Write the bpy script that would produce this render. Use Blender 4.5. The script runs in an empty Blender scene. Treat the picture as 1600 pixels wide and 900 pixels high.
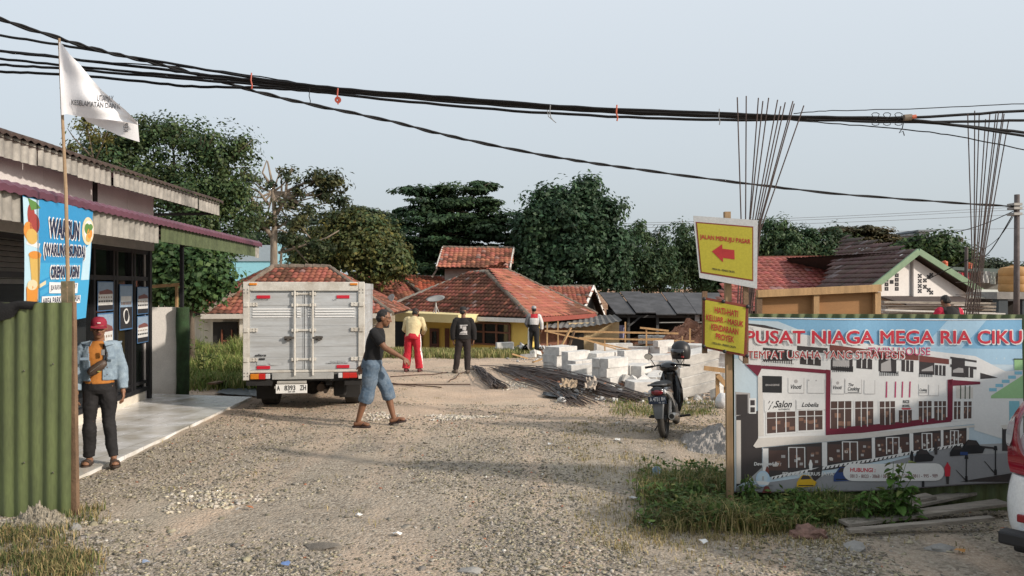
import bpy, bmesh, math, random
import numpy as np
from mathutils import Vector, Matrix, noise as mnoise, Euler

random.seed(7); rng = np.random.default_rng(7)
SC = bpy.context.scene
COL = SC.collection
R = math.radians

# ------------------------------------------------------------------ camera, sky, sun, exposure
F_PX, CAM_H = 1200.0, 2.0
cam = bpy.data.cameras.new('camera'); camo = bpy.data.objects.new('camera', cam); COL.objects.link(camo)
camo.location = (0, 0, CAM_H); camo.rotation_euler = (R(90), 0, 0)
cam.sensor_width = 36.0; cam.lens = 36.0 * F_PX / 1600.0
cam.clip_start = 0.05; cam.clip_end = 6000
SC.camera = camo

SUN_EL, SUN_DX, SUN_DY = 25.5, 0.90, -0.43        # direction towards the sun
az = math.atan2(SUN_DX, SUN_DY)                    # from +Y, clockwise
world = bpy.data.worlds.new('World'); SC.world = world; world.use_nodes = True
wn = world.node_tree; bg = wn.nodes['Background']
sky = wn.nodes.new('ShaderNodeTexSky'); sky.sky_type = 'NISHITA'; sky.sun_disc = False
sky.sun_elevation = R(SUN_EL); sky.sun_rotation = az
sky.air_density = 1.0; sky.dust_density = 6.0; sky.ozone_density = 1.5; sky.altitude = 50
hz = wn.nodes.new('ShaderNodeMix'); hz.data_type = 'RGBA'
hz.inputs[0].default_value = 0.75
hz.inputs[7].default_value = (5.4, 5.95, 6.4, 1)  # milky humid haze of the whole sky
gt = wn.nodes.new('ShaderNodeTexCoord'); gs_ = wn.nodes.new('ShaderNodeSeparateXYZ'); gm_ = wn.nodes.new('ShaderNodeValToRGB')
wn.links.new(gt.outputs['Generated'], gs_.inputs[0]); wn.links.new(gs_.outputs['Z'], gm_.inputs[0])
gm_.color_ramp.elements[0].position = 0.0; gm_.color_ramp.elements[0].color = (.76, .845, .90, 1)   # the haze is duller low down and brighter above
gm_.color_ramp.elements[1].position = 0.42; gm_.color_ramp.elements[1].color = (1.10, 1.18, 1.25, 1)
gx_ = wn.nodes.new('ShaderNodeVectorMath'); gx_.operation = 'SCALE'; gx_.inputs[3].default_value = 6.1
wn.links.new(gm_.outputs[0], gx_.inputs[0]); wn.links.new(gx_.outputs[0], hz.inputs[7])
wn.links.new(sky.outputs[0], hz.inputs[6]); wn.links.new(hz.outputs[2], bg.inputs[0])
bg.inputs[1].default_value = 0.121
sl = bpy.data.lights.new('sun', 'SUN'); sl.energy = 3.7; sl.angle = R(2.5); sl.color = (1.0, 0.895, 0.785)
slo = bpy.data.objects.new('sun', sl); COL.objects.link(slo)
ce = math.cos(R(SUN_EL)); n_ = math.hypot(SUN_DX, SUN_DY)
sdir = Vector((SUN_DX / n_ * ce, SUN_DY / n_ * ce, math.sin(R(SUN_EL))))
slo.rotation_euler = sdir.to_track_quat('Z', 'Y').to_euler(); slo.location = (30, -15, 20)
SC.view_settings.view_transform = 'Standard'; SC.view_settings.look = 'None'
SC.view_settings.exposure = 0.18; SC.view_settings.gamma = 1.0
SC.view_settings.use_curve_mapping = False

# ------------------------------------------------------------------ helpers
SC.cycles.use_denoising = True
def P(px, py, Y):
    return Vector(((px - 800) / F_PX * Y, Y, CAM_H - (py - 450) / F_PX * Y))
def sstep(a, b, x):
    t = np.clip((x - a) / (b - a), 0, 1); return t * t * (3 - 2 * t)
def _hash(ix, iy, s):
    h = (ix * 374761393 + iy * 668265263 + s * 2147483647) & 0xffffffff
    h = ((h ^ (h >> 13)) * 1274126177) & 0xffffffff
    return ((h ^ (h >> 16)) & 0xffff) / 65535.0
def vnoise(x, y, s=0):
    x = np.asarray(x, dtype=float); y = np.asarray(y, dtype=float)
    ix = np.floor(x).astype(np.int64); iy = np.floor(y).astype(np.int64)
    fx = x - ix; fy = y - iy; fx = fx * fx * (3 - 2 * fx); fy = fy * fy * (3 - 2 * fy)
    a = _hash(ix, iy, s); b = _hash(ix + 1, iy, s); c = _hash(ix, iy + 1, s); d = _hash(ix + 1, iy + 1, s)
    return (a * (1 - fx) + b * fx) * (1 - fy) + (c * (1 - fx) + d * fx) * fy - 0.5
def gz(x, y):
    x = np.asarray(x, dtype=float); y = np.asarray(y, dtype=float)
    z = -0.018 * np.clip(y - 12, 0, 14)
    z = z - 1.35 * sstep(26, 36, y) * (1 - sstep(4, 10, x))
    z = z - 0.45 * sstep(34, 42, y) * sstep(4, 10, x)
    z = z - 0.8 * sstep(45, 60, y) * sstep(4, 10, x)
    z = z + 0.16 * sstep(5.2, 7, x) * sstep(8.5, 10.5, y) * (1 - sstep(24, 30, y))
    near = 1 - sstep(40, 60, y)
    z = z + near * (0.10 * vnoise(x * 0.45, y * 0.45, 1) + 0.045 * vnoise(x * 1.7, y * 1.7, 2) + 0.018 * vnoise(x * 6, y * 6, 3)) * 0.8
    return z
def G(x, y): return float(gz(x, y))
def tag(o, label=None, cat=None, group=None, kind=None):
    if label: o['label'] = label
    if cat: o['category'] = cat
    if group: o['group'] = group
    if kind: o['kind'] = kind
    return o
WM = {}
def thing(name, label, cat, loc=(0, 0, 0), rz=0, group=None, scale=1.0, rot=None):
    o = bpy.data.objects.new(name, None); COL.objects.link(o)
    o.empty_display_size = 0.2; o.location = loc; o.rotation_euler = rot if rot else (0, 0, rz); o.scale = (scale,) * 3
    WM[o] = Matrix.LocRotScale(Vector(loc), Euler(o.rotation_euler), Vector((scale,) * 3))
    return tag(o, label, cat, group)

# ---- materials
MATS = {}
def _new(name):
    m = bpy.data.materials.new(name); m.use_nodes = True; nt = m.node_tree
    b = nt.nodes['Principled BSDF']; return m, nt, b
def M(name, col, rough=0.75, metal=0.0, var=0.18, vs=5.0, bump=0.0, bs=60.0, col2=None, thr=(0.35, 0.65), spec=0.4, stretch=None, coat=0.0, fine=0.08):
    """colour varied by two procedural noises, optional second colour in patches, optional bump"""
    if name in MATS: return MATS[name]
    m, nt, b = _new(name); N = nt.nodes.new; L = nt.links.new
    tc = N('ShaderNodeTexCoord'); mp = N('ShaderNodeMapping'); L(tc.outputs['Object'], mp.inputs[0])
    if stretch: mp.inputs['Scale'].default_value = stretch
    n1 = N('ShaderNodeTexNoise'); n1.inputs['Scale'].default_value = vs; n1.inputs['Detail'].default_value = 6; n1.inputs['Roughness'].default_value = .65
    L(mp.outputs[0], n1.inputs['Vector'])
    r = N('ShaderNodeValToRGB'); r.color_ramp.elements[0].position = thr[0]; r.color_ramp.elements[1].position = thr[1]
    c2 = col2 if col2 else tuple(c * (1 - var) for c in col)
    r.color_ramp.elements[0].color = (*c2, 1); r.color_ramp.elements[1].color = (*col, 1)
    L(n1.outputs['Fac'], r.inputs[0])
    n2 = N('ShaderNodeTexNoise'); n2.inputs['Scale'].default_value = bs; n2.inputs['Detail'].default_value = 3
    L(mp.outputs[0], n2.inputs['Vector'])
    hs = N('ShaderNodeHueSaturation'); mr = N('ShaderNodeMapRange')
    mr.inputs[1].default_value = .3; mr.inputs[2].default_value = .7; mr.inputs[3].default_value = 1 - fine; mr.inputs[4].default_value = 1 + fine
    L(n2.outputs['Fac'], mr.inputs[0]); L(mr.outputs[0], hs.inputs['Value']); L(r.outputs[0], hs.inputs['Color'])
    L(hs.outputs[0], b.inputs['Base Color'])
    b.inputs['Roughness'].default_value = rough; b.inputs['Metallic'].default_value = metal
    b.inputs['Specular IOR Level'].default_value = spec; b.inputs['Coat Weight'].default_value = coat
    if bump:
        bp = N('ShaderNodeBump'); bp.inputs['Strength'].default_value = bump; bp.inputs['Distance'].default_value = .02
        L(n2.outputs['Fac'], bp.inputs['Height']); L(bp.outputs[0], b.inputs['Normal'])
    MATS[name] = m; return m
def MA(name, rough=0.7, transl=0.0, spec=0.3, vs=3.0, var=0.25, bump=0.0, bs=30):
    """colour read from the faces' own 'Col' attribute (each leaf, tile or stone has its own colour)"""
    if name in MATS: return MATS[name]
    m, nt, b = _new(name); N = nt.nodes.new; L = nt.links.new
    at = N('ShaderNodeAttribute'); at.attribute_name = 'Col'
    tc = N('ShaderNodeTexCoord'); n1 = N('ShaderNodeTexNoise'); n1.inputs['Scale'].default_value = vs; n1.inputs['Detail'].default_value = 5
    L(tc.outputs['Object'], n1.inputs['Vector'])
    mr = N('ShaderNodeMapRange'); mr.inputs[1].default_value = .3; mr.inputs[2].default_value = .7; mr.inputs[3].default_value = 1 - var; mr.inputs[4].default_value = 1 + var
    hs = N('ShaderNodeHueSaturation'); L(n1.outputs['Fac'], mr.inputs[0]); L(mr.outputs[0], hs.inputs['Value']); L(at.outputs['Color'], hs.inputs['Color'])
    L(hs.outputs[0], b.inputs['Base Color'])
    b.inputs['Roughness'].default_value = rough; b.inputs['Specular IOR Level'].default_value = spec
    if bump:
        n2 = N('ShaderNodeTexNoise'); n2.inputs['Scale'].default_value = bs; L(tc.outputs['Object'], n2.inputs['Vector'])
        bp = N('ShaderNodeBump'); bp.inputs['Strength'].default_value = bump; bp.inputs['Distance'].default_value = .02
        L(n2.outputs['Fac'], bp.inputs['Height']); L(bp.outputs[0], b.inputs['Normal'])
    if transl:
        t = N('ShaderNodeBsdfTranslucent'); mx = N('ShaderNodeMixShader'); mx.inputs[0].default_value = transl
        L(hs.outputs[0], t.inputs['Color']); L(b.outputs[0], mx.inputs[1]); L(t.outputs[0], mx.inputs[2])
        L(mx.outputs[0], nt.nodes['Material Output'].inputs[0])
    MATS[name] = m; return m

# ---- mesh builder
class MB:
    def __init__(s): s.v = []; s.f = []; s.m = []; s.c = []; s.mi = 0; s.col = None
    def vert(s, p): s.v.append(tuple(p)); return len(s.v) - 1
    def face(s, idx): s.f.append(tuple(idx)); s.m.append(s.mi); s.c.append(s.col or (1, 1, 1))
    def quad(s, a, b, c, d): n = len(s.v); s.v += [tuple(a), tuple(b), tuple(c), tuple(d)]; s.face((n, n + 1, n + 2, n + 3)); return s
    def poly(s, pts): n = len(s.v); s.v += [tuple(p) for p in pts]; s.face(range(n, n + len(pts))); return s
    def box(s, lo, hi, mat=None, bev=0.0):
        x0, y0, z0 = lo; x1, y1, z1 = hi
        pts = [(x0, y0, z0), (x1, y0, z0), (x1, y1, z0), (x0, y1, z0), (x0, y0, z1), (x1, y0, z1), (x1, y1, z1), (x0, y1, z1)]
        fs = [(0, 3, 2, 1), (4, 5, 6, 7), (0, 1, 5, 4), (1, 2, 6, 5), (2, 3, 7, 6), (3, 0, 4, 7)]
        if bev > 0:
            bm = bmesh.new(); vs = [bm.verts.new(p) for p in pts]
            for f in fs: bm.faces.new([vs[i] for i in f])
            bmesh.ops.bevel(bm, geom=bm.edges[:], offset=bev, segments=2, affect='EDGES', profile=.5)
            s.addbm(bm, mat); bm.free(); return s
        n = len(s.v)
        s.v += [tuple(mat @ Vector(p)) if mat else p for p in pts]
        for f in fs: s.face([n + i for i in f])
        return s
    def bar(s, a, b, w, h, up=(0, 0, 1), bev=0.0):
        """box-section bar from a to b, width w across, height h along up"""
        a = Vector(a); b = Vector(b); d = b - a; L = d.length
        if L < 1e-6: return s
        y = d / L; u = Vector(up); x = y.cross(u)
        if x.length < 1e-4: x = y.cross(Vector((1, 0, 0)))
        x.normalize(); z = x.cross(y)
        m = Matrix((( x.x, y.x, z.x, a.x), (x.y, y.y, z.y, a.y), (x.z, y.z, z.z, a.z), (0, 0, 0, 1)))
        return s.box((-w / 2, 0, -h / 2), (w / 2, L, h / 2), m, bev)
    def addbm(s, bm, mat=None):
        n = len(s.v); bm.verts.index_update()
        for v in bm.verts: s.v.append(tuple(mat @ v.co) if mat else tuple(v.co))
        for f in bm.faces: s.face([n + v.index for v in f.verts])
        return s
    def tube(s, pts, r, n=8, cap=True, sq=None):
        pts = [Vector(p) for p in pts]; k = len(pts)
        rs = r if isinstance(r, (list, tuple)) else [r] * k
        t = (pts[1] - pts[0]).normalized(); u = t.orthogonal().normalized(); rings = []
        for i, p in enumerate(pts):
            t2 = (pts[min(i + 1, k - 1)] - pts[max(i - 1, 0)])
            if t2.length > 1e-9:
                t2.normalize(); u = (u - t2 * u.dot(t2))
                u = u.normalized() if u.length > 1e-6 else t2.orthogonal().normalized(); t = t2
            w = t.cross(u); n0 = len(s.v)
            for j in range(n):
                a = 2 * math.pi * j / n; s.v.append(tuple(p + (u * math.cos(a) + w * math.sin(a)) * rs[i]))
            rings.append(n0)
        for a, b in zip(rings, rings[1:]):
            for j in range(n): s.face((a + j, a + (j + 1) % n, b + (j + 1) % n, b + j))
        if cap:
            s.face([rings[0] + j for j in reversed(range(n))]); s.face([rings[-1] + j for j in range(n)])
        return s
    def loft(s, secs):
        """secs: list of rings of equal length; closed solid"""
        rings = []
        for ring in secs:
            n0 = len(s.v); s.v += [tuple(p) for p in ring]; rings.append(n0); n = len(ring)
        for a, b in zip(rings, rings[1:]):
            for j in range(n): s.face((a + j, a + (j + 1) % n, b + (j + 1) % n, b + j))
        s.face([rings[0] + j for j in reversed(range(n))]); s.face([rings[-1] + j for j in range(n)])
        return s
    def ell(s, c, r, seg=14, rot=None):
        c = Vector(c); m = rot.to_matrix() if rot else Matrix.Identity(3); rings = []
        nl = max(6, seg // 2 + 1)
        for i in range(1, nl):
            th = math.pi * i / nl
            rings.append([c + m @ Vector((r[0] * math.sin(th) * math.cos(a), r[1] * math.sin(th) * math.sin(a), -r[2] * math.cos(th))) for a in [2 * math.pi * j / seg for j in range(seg)]])
        n0 = len(s.v); s.v.append(tuple(c + m @ Vector((0, 0, -r[2])))); s.v.append(tuple(c + m @ Vector((0, 0, r[2]))))
        idx = []
        for ring in rings: idx.append(len(s.v)); s.v += [tuple(p) for p in ring]
        for a, b in zip(idx, idx[1:]):
            for j in range(seg): s.face((a + j, a + (j + 1) % seg, b + (j + 1) % seg, b + j))
        for j in range(seg):
            s.face((n0, idx[0] + (j + 1) % seg, idx[0] + j)); s.face((n0 + 1, idx[-1] + j, idx[-1] + (j + 1) % seg))
        return s
    def cap(s, a, ra, b, rb, seg=12):
        """tapered capsule"""
        a = Vector(a); b = Vector(b); d = (b - a).normalized(); pts = []; rs = []
        for th in (-80, -50, -25): t = R(th); pts.append(a + d * ra * math.sin(t)); rs.append(ra * math.cos(t))
        pts.append(a); rs.append(ra); pts.append(b); rs.append(rb)
        for th in (25, 50, 80): t = R(th); pts.append(b + d * rb * math.sin(t)); rs.append(rb * math.cos(t))
        return s.tube(pts, rs, seg)
    def lathe(s, prof, seg=24, mat=None, axis='z', closed=False):
        rings = []
        for r, h in prof:
            n0 = len(s.v); rings.append(n0)
            for j in range(seg):
                a = 2 * math.pi * j / seg
                p = Vector((r * math.cos(a), r * math.sin(a), h)) if axis == 'z' else Vector((h, r * math.cos(a), r * math.sin(a)))
                s.v.append(tuple(mat @ p) if mat else tuple(p))
        prs = list(zip(rings, rings[1:])) + ([(rings[-1], rings[0])] if closed else [])
        for a, b in prs:
            for j in range(seg): s.face((a + j, a + (j + 1) % seg, b + (j + 1) % seg, b + j))
        return s
    def prism(s, poly, t, mat):
        """2D polygon (x,z) extruded by t along +y, placed by mat"""
        n = len(poly); n0 = len(s.v)
        s.v += [tuple(mat @ Vector((x, 0, z))) for x, z in poly] + [tuple(mat @ Vector((x, t, z))) for x, z in poly]
        s.face([n0 + i for i in range(n)]); s.face([n0 + n + i for i in reversed(range(n))])
        for i in range(n): j = (i + 1) % n; s.face((n0 + j, n0 + i, n0 + n + i, n0 + n + j))
        return s
    def build(s, name, mats, parent=None, smooth=False, local=False, angle=None):
        me = bpy.data.meshes.new(name)
        vs = s.v
        if parent is not None and not local:
            inv = WM[parent].inverted(); vs = [tuple(inv @ Vector(p)) for p in s.v]
        me.from_pydata(vs, [], s.f); me.validate()
        mats = mats if isinstance(mats, (list, tuple)) else [mats]
        for m in mats: me.materials.append(m)
        if len(me.polygons) == len(s.m):
            me.polygons.foreach_set('material_index', s.m)
            if any(c != (1, 1, 1) for c in s.c):
                at = me.attributes.new('Col', 'FLOAT_COLOR', 'FACE')
                at.data.foreach_set('color', np.array([(*c, 1) for c in s.c], dtype=np.float32).ravel())
        bm = bmesh.new(); bm.from_mesh(me); bmesh.ops.recalc_face_normals(bm, faces=bm.faces[:]) if len(bm.faces) < 60000 else None
        bm.to_mesh(me); bm.free()
        if smooth or angle:
            me.polygons.foreach_set('use_smooth', [True] * len(me.polygons))
            if angle: me.set_sharp_from_angle(angle=R(angle))
        o = bpy.data.objects.new(name, me); COL.objects.link(o)
        if parent is not None: o.parent = parent; WM[o] = WM[parent]
        else: WM[o] = Matrix.Identity(4)
        return o
def np_mesh(name, v, f, cols, mat, parent=None, smooth=False):
    v = np.asarray(v, dtype=np.float32); f = np.asarray(f, dtype=np.int32); k = f.shape[1]
    if parent is not None:
        inv = np.array(WM[parent].inverted()); v = (v @ inv[:3, :3].T + inv[:3, 3]).astype(np.float32)
    me = bpy.data.meshes.new(name); me.vertices.add(len(v)); me.vertices.foreach_set('co', v.ravel())
    me.loops.add(f.size); me.loops.foreach_set('vertex_index', f.ravel())
    me.polygons.add(len(f)); me.polygons.foreach_set('loop_start', np.arange(len(f), dtype=np.int32) * k)
    me.update(calc_edges=True); me.materials.append(mat)
    if cols is not None:
        at = me.attributes.new('Col', 'FLOAT_COLOR', 'FACE')
        at.data.foreach_set('color', np.concatenate([cols, np.ones((len(f), 1))], 1).astype(np.float32).ravel())
    if smooth: me.polygons.foreach_set('use_smooth', np.ones(len(f), dtype=bool))
    o = bpy.data.objects.new(name, me); COL.objects.link(o)
    if parent is not None: o.parent = parent; WM[o] = WM[parent]
    else: WM[o] = Matrix.Identity(4)
    return o
def copy_tree(o, parent=None):
    c = o.copy(); COL.objects.link(c)
    if parent is not None: c.parent = parent
    for ch in list(o.children): copy_tree(ch, c)
    return c

def cr(rows, n=4):
    """smooth a list of section parameters"""
    a = [np.array(r, float) for r in rows]; a = [a[0]] + a + [a[-1]]; out = []
    for i in range(1, len(a) - 2):
        for k in range(n): t = k / n; out.append(.5 * (2 * a[i] + (a[i + 1] - a[i - 1]) * t + (2 * a[i - 1] - 5 * a[i] + 4 * a[i + 1] - a[i + 2]) * t * t + (3 * a[i] - a[i - 1] - 3 * a[i + 1] + a[i + 2]) * t ** 3))
    return out + [a[-1]]
# ---- text as flat polygons
_tc = {}
def text_geo(s, shear=0.0, offset=0.0, spacing=1.0):
    key = (s, shear, offset, spacing)
    if key in _tc: return _tc[key]
    off0 = offset; offset = 0.0
    cu = bpy.data.curves.new('txt', 'FONT'); cu.body = s; cu.shear = shear; cu.offset = offset; cu.space_character = spacing
    cu.resolution_u = 3; cu.fill_mode = 'FRONT'; cu.align_x = 'LEFT'
    o = bpy.data.objects.new('txt', cu); COL.objects.link(o)
    bpy.context.view_layer.update()
    me = o.to_mesh()
    v = [(p.co.x, p.co.y) for p in me.vertices]; f = [tuple(p.vertices) for p in me.polygons]
    o.to_mesh_clear(); bpy.data.objects.remove(o); bpy.data.curves.remove(cu)
    xs = [a for a, b in v] or [0]; ys = [b for a, b in v] or [0]
    x0, x1, y0, y1 = min(xs), max(xs), min(ys), max(ys)
    d = max(0, off0); sh = [(0, 0)]
    for rr in ([d] if d < .022 else [d * .5, d]) if d else []: sh += [(rr * math.cos(t), rr * math.sin(t)) for t in np.linspace(0, 6.2832, 9)[:-1]]
    W, H = max(x1 - x0, 1e-6) + 2 * d, max(y1 - y0, 1e-6) + 2 * d; n = len(v)
    v2 = [((a - x0 + d + p) / W, (b - y0 + d + q) / H, i) for i, (p, q) in enumerate(sh) for a, b in v]
    f2 = [tuple(i * n + k for k in g) for i in range(len(sh)) for g in f]
    _tc[key] = (v2, f2); return v2, f2
def text_on(mb, s, rect, fn, mi=None, world_=True, **kw):
    """put text s into rect (u0,v0,u1,v1) of a surface fn(u,v)->point"""
    v, f = text_geo(s, **kw); n = len(mb.v); u0, v0, u1, v1 = rect
    if mi is not None: mb.mi = mi
    eye = Vector((0, 0, CAM_H))
    for a, b, i in v:
        q = Vector(fn(u0 + a * (u1 - u0), v0 + b * (v1 - v0)))
        if i: q = q + ((eye - q).normalized() if world_ else Vector((0, -1, 0))) * (.00004 * i)
        mb.v.append(tuple(q))
    for q in f: mb.face([n + i for i in q])
# ------------------------------------------------------------------ ground
def ground_material():
    m, nt, b = _new('gravelly_earth'); N = nt.nodes.new; L = nt.links.new
    tc = N('ShaderNodeTexCoord'); co = tc.outputs['Object']
    def noise(sc, det=6, rough=.6, dist=0.0):
        n = N('ShaderNodeTexNoise'); n.inputs['Scale'].default_value = sc; n.inputs['Detail'].default_value = det
        n.inputs['Roughness'].default_value = rough; n.inputs['Distortion'].default_value = dist; L(co, n.inputs['Vector']); return n.outputs['Fac']
    def ramp(fac, stops):
        r = N('ShaderNodeValToRGB'); e = r.color_ramp.elements
        while len(e) < len(stops): e.new(.5)
        for k, (p, c) in zip(e, stops): k.position = p; k.color = (*c, 1) if isinstance(c, tuple) else (c, c, c, 1)
        L(fac, r.inputs[0]); return r.outputs[0]
    def mix(f, a, c, mode='MIX'):
        x = N('ShaderNodeMix'); x.data_type = 'RGBA'; x.blend_type = mode
        if isinstance(f, float): x.inputs[0].default_value = f
        else: L(f, x.inputs[0])
        for i, s in ((6, a), (7, c)):
            if isinstance(s, tuple): x.inputs[i].default_value = (*s, 1)
            else: L(s, x.inputs[i])
        return x.outputs[2]
    def math_(op, a, c, clamp=False):
        x = N('ShaderNodeMath'); x.operation = op; x.use_clamp = clamp
        for i, s in ((0, a), (1, c)):
            if isinstance(s, (int, float)): x.inputs[i].default_value = s
            else: L(s, x.inputs[i])
        return x.outputs[0]
    sp = N('ShaderNodeSeparateXYZ'); L(co, sp.inputs[0])
    big = noise(.35, 4); mid = noise(1.6, 6)
    tm = N('ShaderNodeMapping'); tm.inputs['Scale'].default_value = (1.15, .16, 1); tm.inputs['Rotation'].default_value = (0, 0, R(8)); L(co, tm.inputs[0])
    tn = N('ShaderNodeTexNoise'); tn.inputs['Scale'].default_value = 1.1; tn.inputs['Detail'].default_value = 5; L(tm.outputs[0], tn.inputs['Vector']); track = tn.outputs['Fac']; fine = noise(14, 8, .7); grit = noise(60, 4, .7)
    # crushed stone: voronoi cells, each with its own grey
    vo = N('ShaderNodeTexVoronoi'); vo.inputs['Scale'].default_value = 38; vo.inputs['Randomness'].default_value = 1
    L(co, vo.inputs['Vector'])
    bw = N('ShaderNodeRGBToBW'); L(vo.outputs['Color'], bw.inputs[0])
    stone = ramp(bw.outputs[0], [(0, (.13, .11, .088)), (.4, (.275, .238, .192)), (.8, (.36, .318, .26)), (1, (.46, .42, .36))])
    soil = ramp(fine, [(.25, (.26, .212, .162)), (.5, (.38, .322, .255)), (.75, (.46, .40, .325))])
    stony = ramp(math_('ADD', math_('MULTIPLY', mid, .6), math_('MULTIPLY', fine, .4)), [(.42, 0.0), (.52, 1.0)])
    near = mix(stony, soil, stone)
    dirt = ramp(fine, [(.25, (.36, .26, .185)), (.5, (.50, .385, .29)), (.78, (.57, .455, .355))])
    red = ramp(fine, [(.25, (.16, .07, .04)), (.5, (.29, .135, .08)), (.8, (.38, .21, .14))])
    grey = ramp(mid, [(.35, (.22, .20, .165)), (.7, (.38, .34, .275))])
    # where each kind of ground lies
    def band(v, lo, hi, wob, amt):
        s = math_('ADD', v, math_('MULTIPLY', math_('SUBTRACT', wob, .5), amt))
        mr = N('ShaderNodeMapRange'); mr.interpolation_type = 'SMOOTHSTEP'; mr.inputs[1].default_value = lo; mr.inputs[2].default_value = hi
        L(s, mr.inputs[0]); return mr.outputs[0]
    c = mix(band(sp.outputs['Y'], 9.2, 12.5, big, 5.0), near, mix(math_('MULTIPLY', stony, .25), dirt, stone))
    redm = math_('MULTIPLY', band(sp.outputs['Y'], 15.5, 18, mid, 3), band(sp.outputs['X'], 2.0, 4.0, mid, 3))
    c = mix(redm, c, red)
    c = mix(ramp(track, [(.50, 0.0), (.60, .6)]), c, mix(math_('MULTIPLY', stony, .2), dirt, stone))      # dusty wheel tracks
    patch = ramp(big, [(.52, 0.0), (.62, .55)]); c = mix(patch, c, grey)
    tuft = math_('MULTIPLY', ramp(noise(.8, 5), [(.5, 0.0), (.62, 1.0)]), band(sp.outputs['Y'], 24, 27, mid, 2))
    c = mix(1.0, c, ramp(math_('ADD', math_('MULTIPLY', big, .6), math_('MULTIPLY', noise(.9, 4), .4)), [(.36, (.95, .95, .96)), (.6, (1.32, 1.29, 1.25))]), 'MULTIPLY')      # damp and dusty areas
    c = mix(tuft, c, (.12, .12, .045))
    c = mix(1.0, c, ramp(grit, [(.3, (.72, .72, .72)), (.7, (1.18, 1.18, 1.18))]), 'MULTIPLY')
    L(c, b.inputs['Base Color']); b.inputs['Roughness'].default_value = .95; b.inputs['Specular IOR Level'].default_value = .15
    h = math_('ADD', math_('MULTIPLY', vo.outputs['Distance'], -.5), math_('MULTIPLY', fine, .9))
    h = math_('ADD', h, math_('MULTIPLY', grit, .35))
    bp = N('ShaderNodeBump'); bp.inputs['Strength'].default_value = .85; bp.inputs['Distance'].default_value = .035
    L(h, bp.inputs['Height']); L(bp.outputs[0], b.inputs['Normal'])
    return m
def axis(lo, hi, step, far, neg=True):
    a = list(np.arange(lo, hi + 1e-6, step)); s = step; x = hi
    while x < far: s *= 1.35; x += s; a.append(x)
    if neg:
        s = step; x = lo
        while x > -far: s *= 1.35; x -= s; a.insert(0, x)
    return np.array(a)
xs = axis(-9, 9, .10, 2500); ys = axis(3.5, 28, .10, 3000)
XX, YY = np.meshgrid(xs, ys); ZZ = gz(XX, YY)
nx, ny = len(xs), len(ys)
i = np.arange(nx * ny).reshape(ny, nx)
fq = np.stack([i[:-1, :-1], i[:-1, 1:], i[1:, 1:], i[1:, :-1]], -1).reshape(-1, 4)
gr = np_mesh('ground', np.stack([XX, YY, ZZ], -1).reshape(-1, 3), fq, None, ground_material(), smooth=True)
tag(gr, kind='structure')

# ---- loose stones
ICO = None
def stones(name, xy, size, cols, sink=.35, flat=.55, zoff=None):
    """many little angular stones in one mesh"""
    t = (1 + 5 ** .5) / 2
    bv = np.array([(-1, t, 0), (1, t, 0), (-1, -t, 0), (1, -t, 0), (0, -1, t), (0, 1, t), (0, -1, -t), (0, 1, -t), (t, 0, -1), (t, 0, 1), (-t, 0, -1), (-t, 0, 1)]) / 1.9
    bf = np.array([(0, 11, 5), (0, 5, 1), (0, 1, 7), (0, 7, 10), (0, 10, 11), (1, 5, 9), (5, 11, 4), (11, 10, 2), (10, 7, 6), (7, 1, 8), (3, 9, 4), (3, 4, 2), (3, 2, 6), (3, 6, 8), (3, 8, 9), (4, 9, 5), (2, 4, 11), (6, 2, 10), (8, 6, 7), (9, 8, 1)])
    n = len(xy)
    v = bv[None] * (1 + rng.uniform(-.55, .35, (n, 12, 1)))
    v = v * np.stack([rng.uniform(.7, 1.4, n), rng.uniform(.6, 1.1, n), rng.uniform(.6, 1.2, n) * flat], -1)[:, None, :]
    a = rng.uniform(0, 6.283, n); ca, sa = np.cos(a), np.sin(a)
    tx = rng.normal(0, .25, n)
    x, y, z = v[..., 0], v[..., 1], v[..., 2]; z = z + x * tx[:, None]
    v = np.stack([x * ca[:, None] - y * sa[:, None], x * sa[:, None] + y * ca[:, None], z], -1) * size[:, None, None]
    g = gz(xy[:, 0], xy[:, 1]) if zoff is None else zoff
    v[..., 0] += xy[:, 0:1]; v[..., 1] += xy[:, 1:2]; v[..., 2] += (g + size * flat * (1 - sink) * .5)[:, None]
    f = (bf[None] + (np.arange(n) * 12)[:, None, None]).reshape(-1, 3)
    c = np.repeat(cols, 20, axis=0)
    return np_mesh(name, v.reshape(-1, 3), f, c, MA('stone_bits', .9, var=.2, vs=20, bump=.4, bs=90))
def yard_xy(n, y0, y1, px0=-60, px1=1660, pw=1.0):
    # even in picture-independent metres, thinner with distance
    y = y0 + (y1 - y0) * rng.random(n) ** pw
    x = ((px0 + (px1 - px0) * rng.random(n)) - 800) / F_PX * y
    return np.stack([x, y], -1)
def stone_cols(n, lo=.12, hi=.42, warm=.82):
    g = lo + (hi - lo) * rng.random(n) ** 1.2; w = rng.uniform(warm - .12, 1.0, n)
    c = np.stack([g * 1.05, g * (.90 + .05 * w), g * w * .86], -1)
    k = rng.random(n); c[k > .993] = (.55, .53, .48); c[k < .006] = (.33, .14, .08)
    return c
def off_tile(xy): return ~((xy[:, 0] < -4.45) & (xy[:, 1] < 14.2))
q = yard_xy(120000, 5.0, 13.5, pw=1.35)
dens = vnoise(q[:, 0] * 1.0 + q[:, 1] * .12, q[:, 1] * .22, 14) * 1.1 + vnoise(q[:, 0] * .9, q[:, 1] * .9, 11) + .5 * vnoise(q[:, 0] * 2.6, q[:, 1] * 2.6, 12) + .12
q = q[(dens > rng.uniform(-.15, .5, len(q))) & off_tile(q)]
sz = .005 + .016 * rng.random(len(q)) ** 2.4
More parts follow.
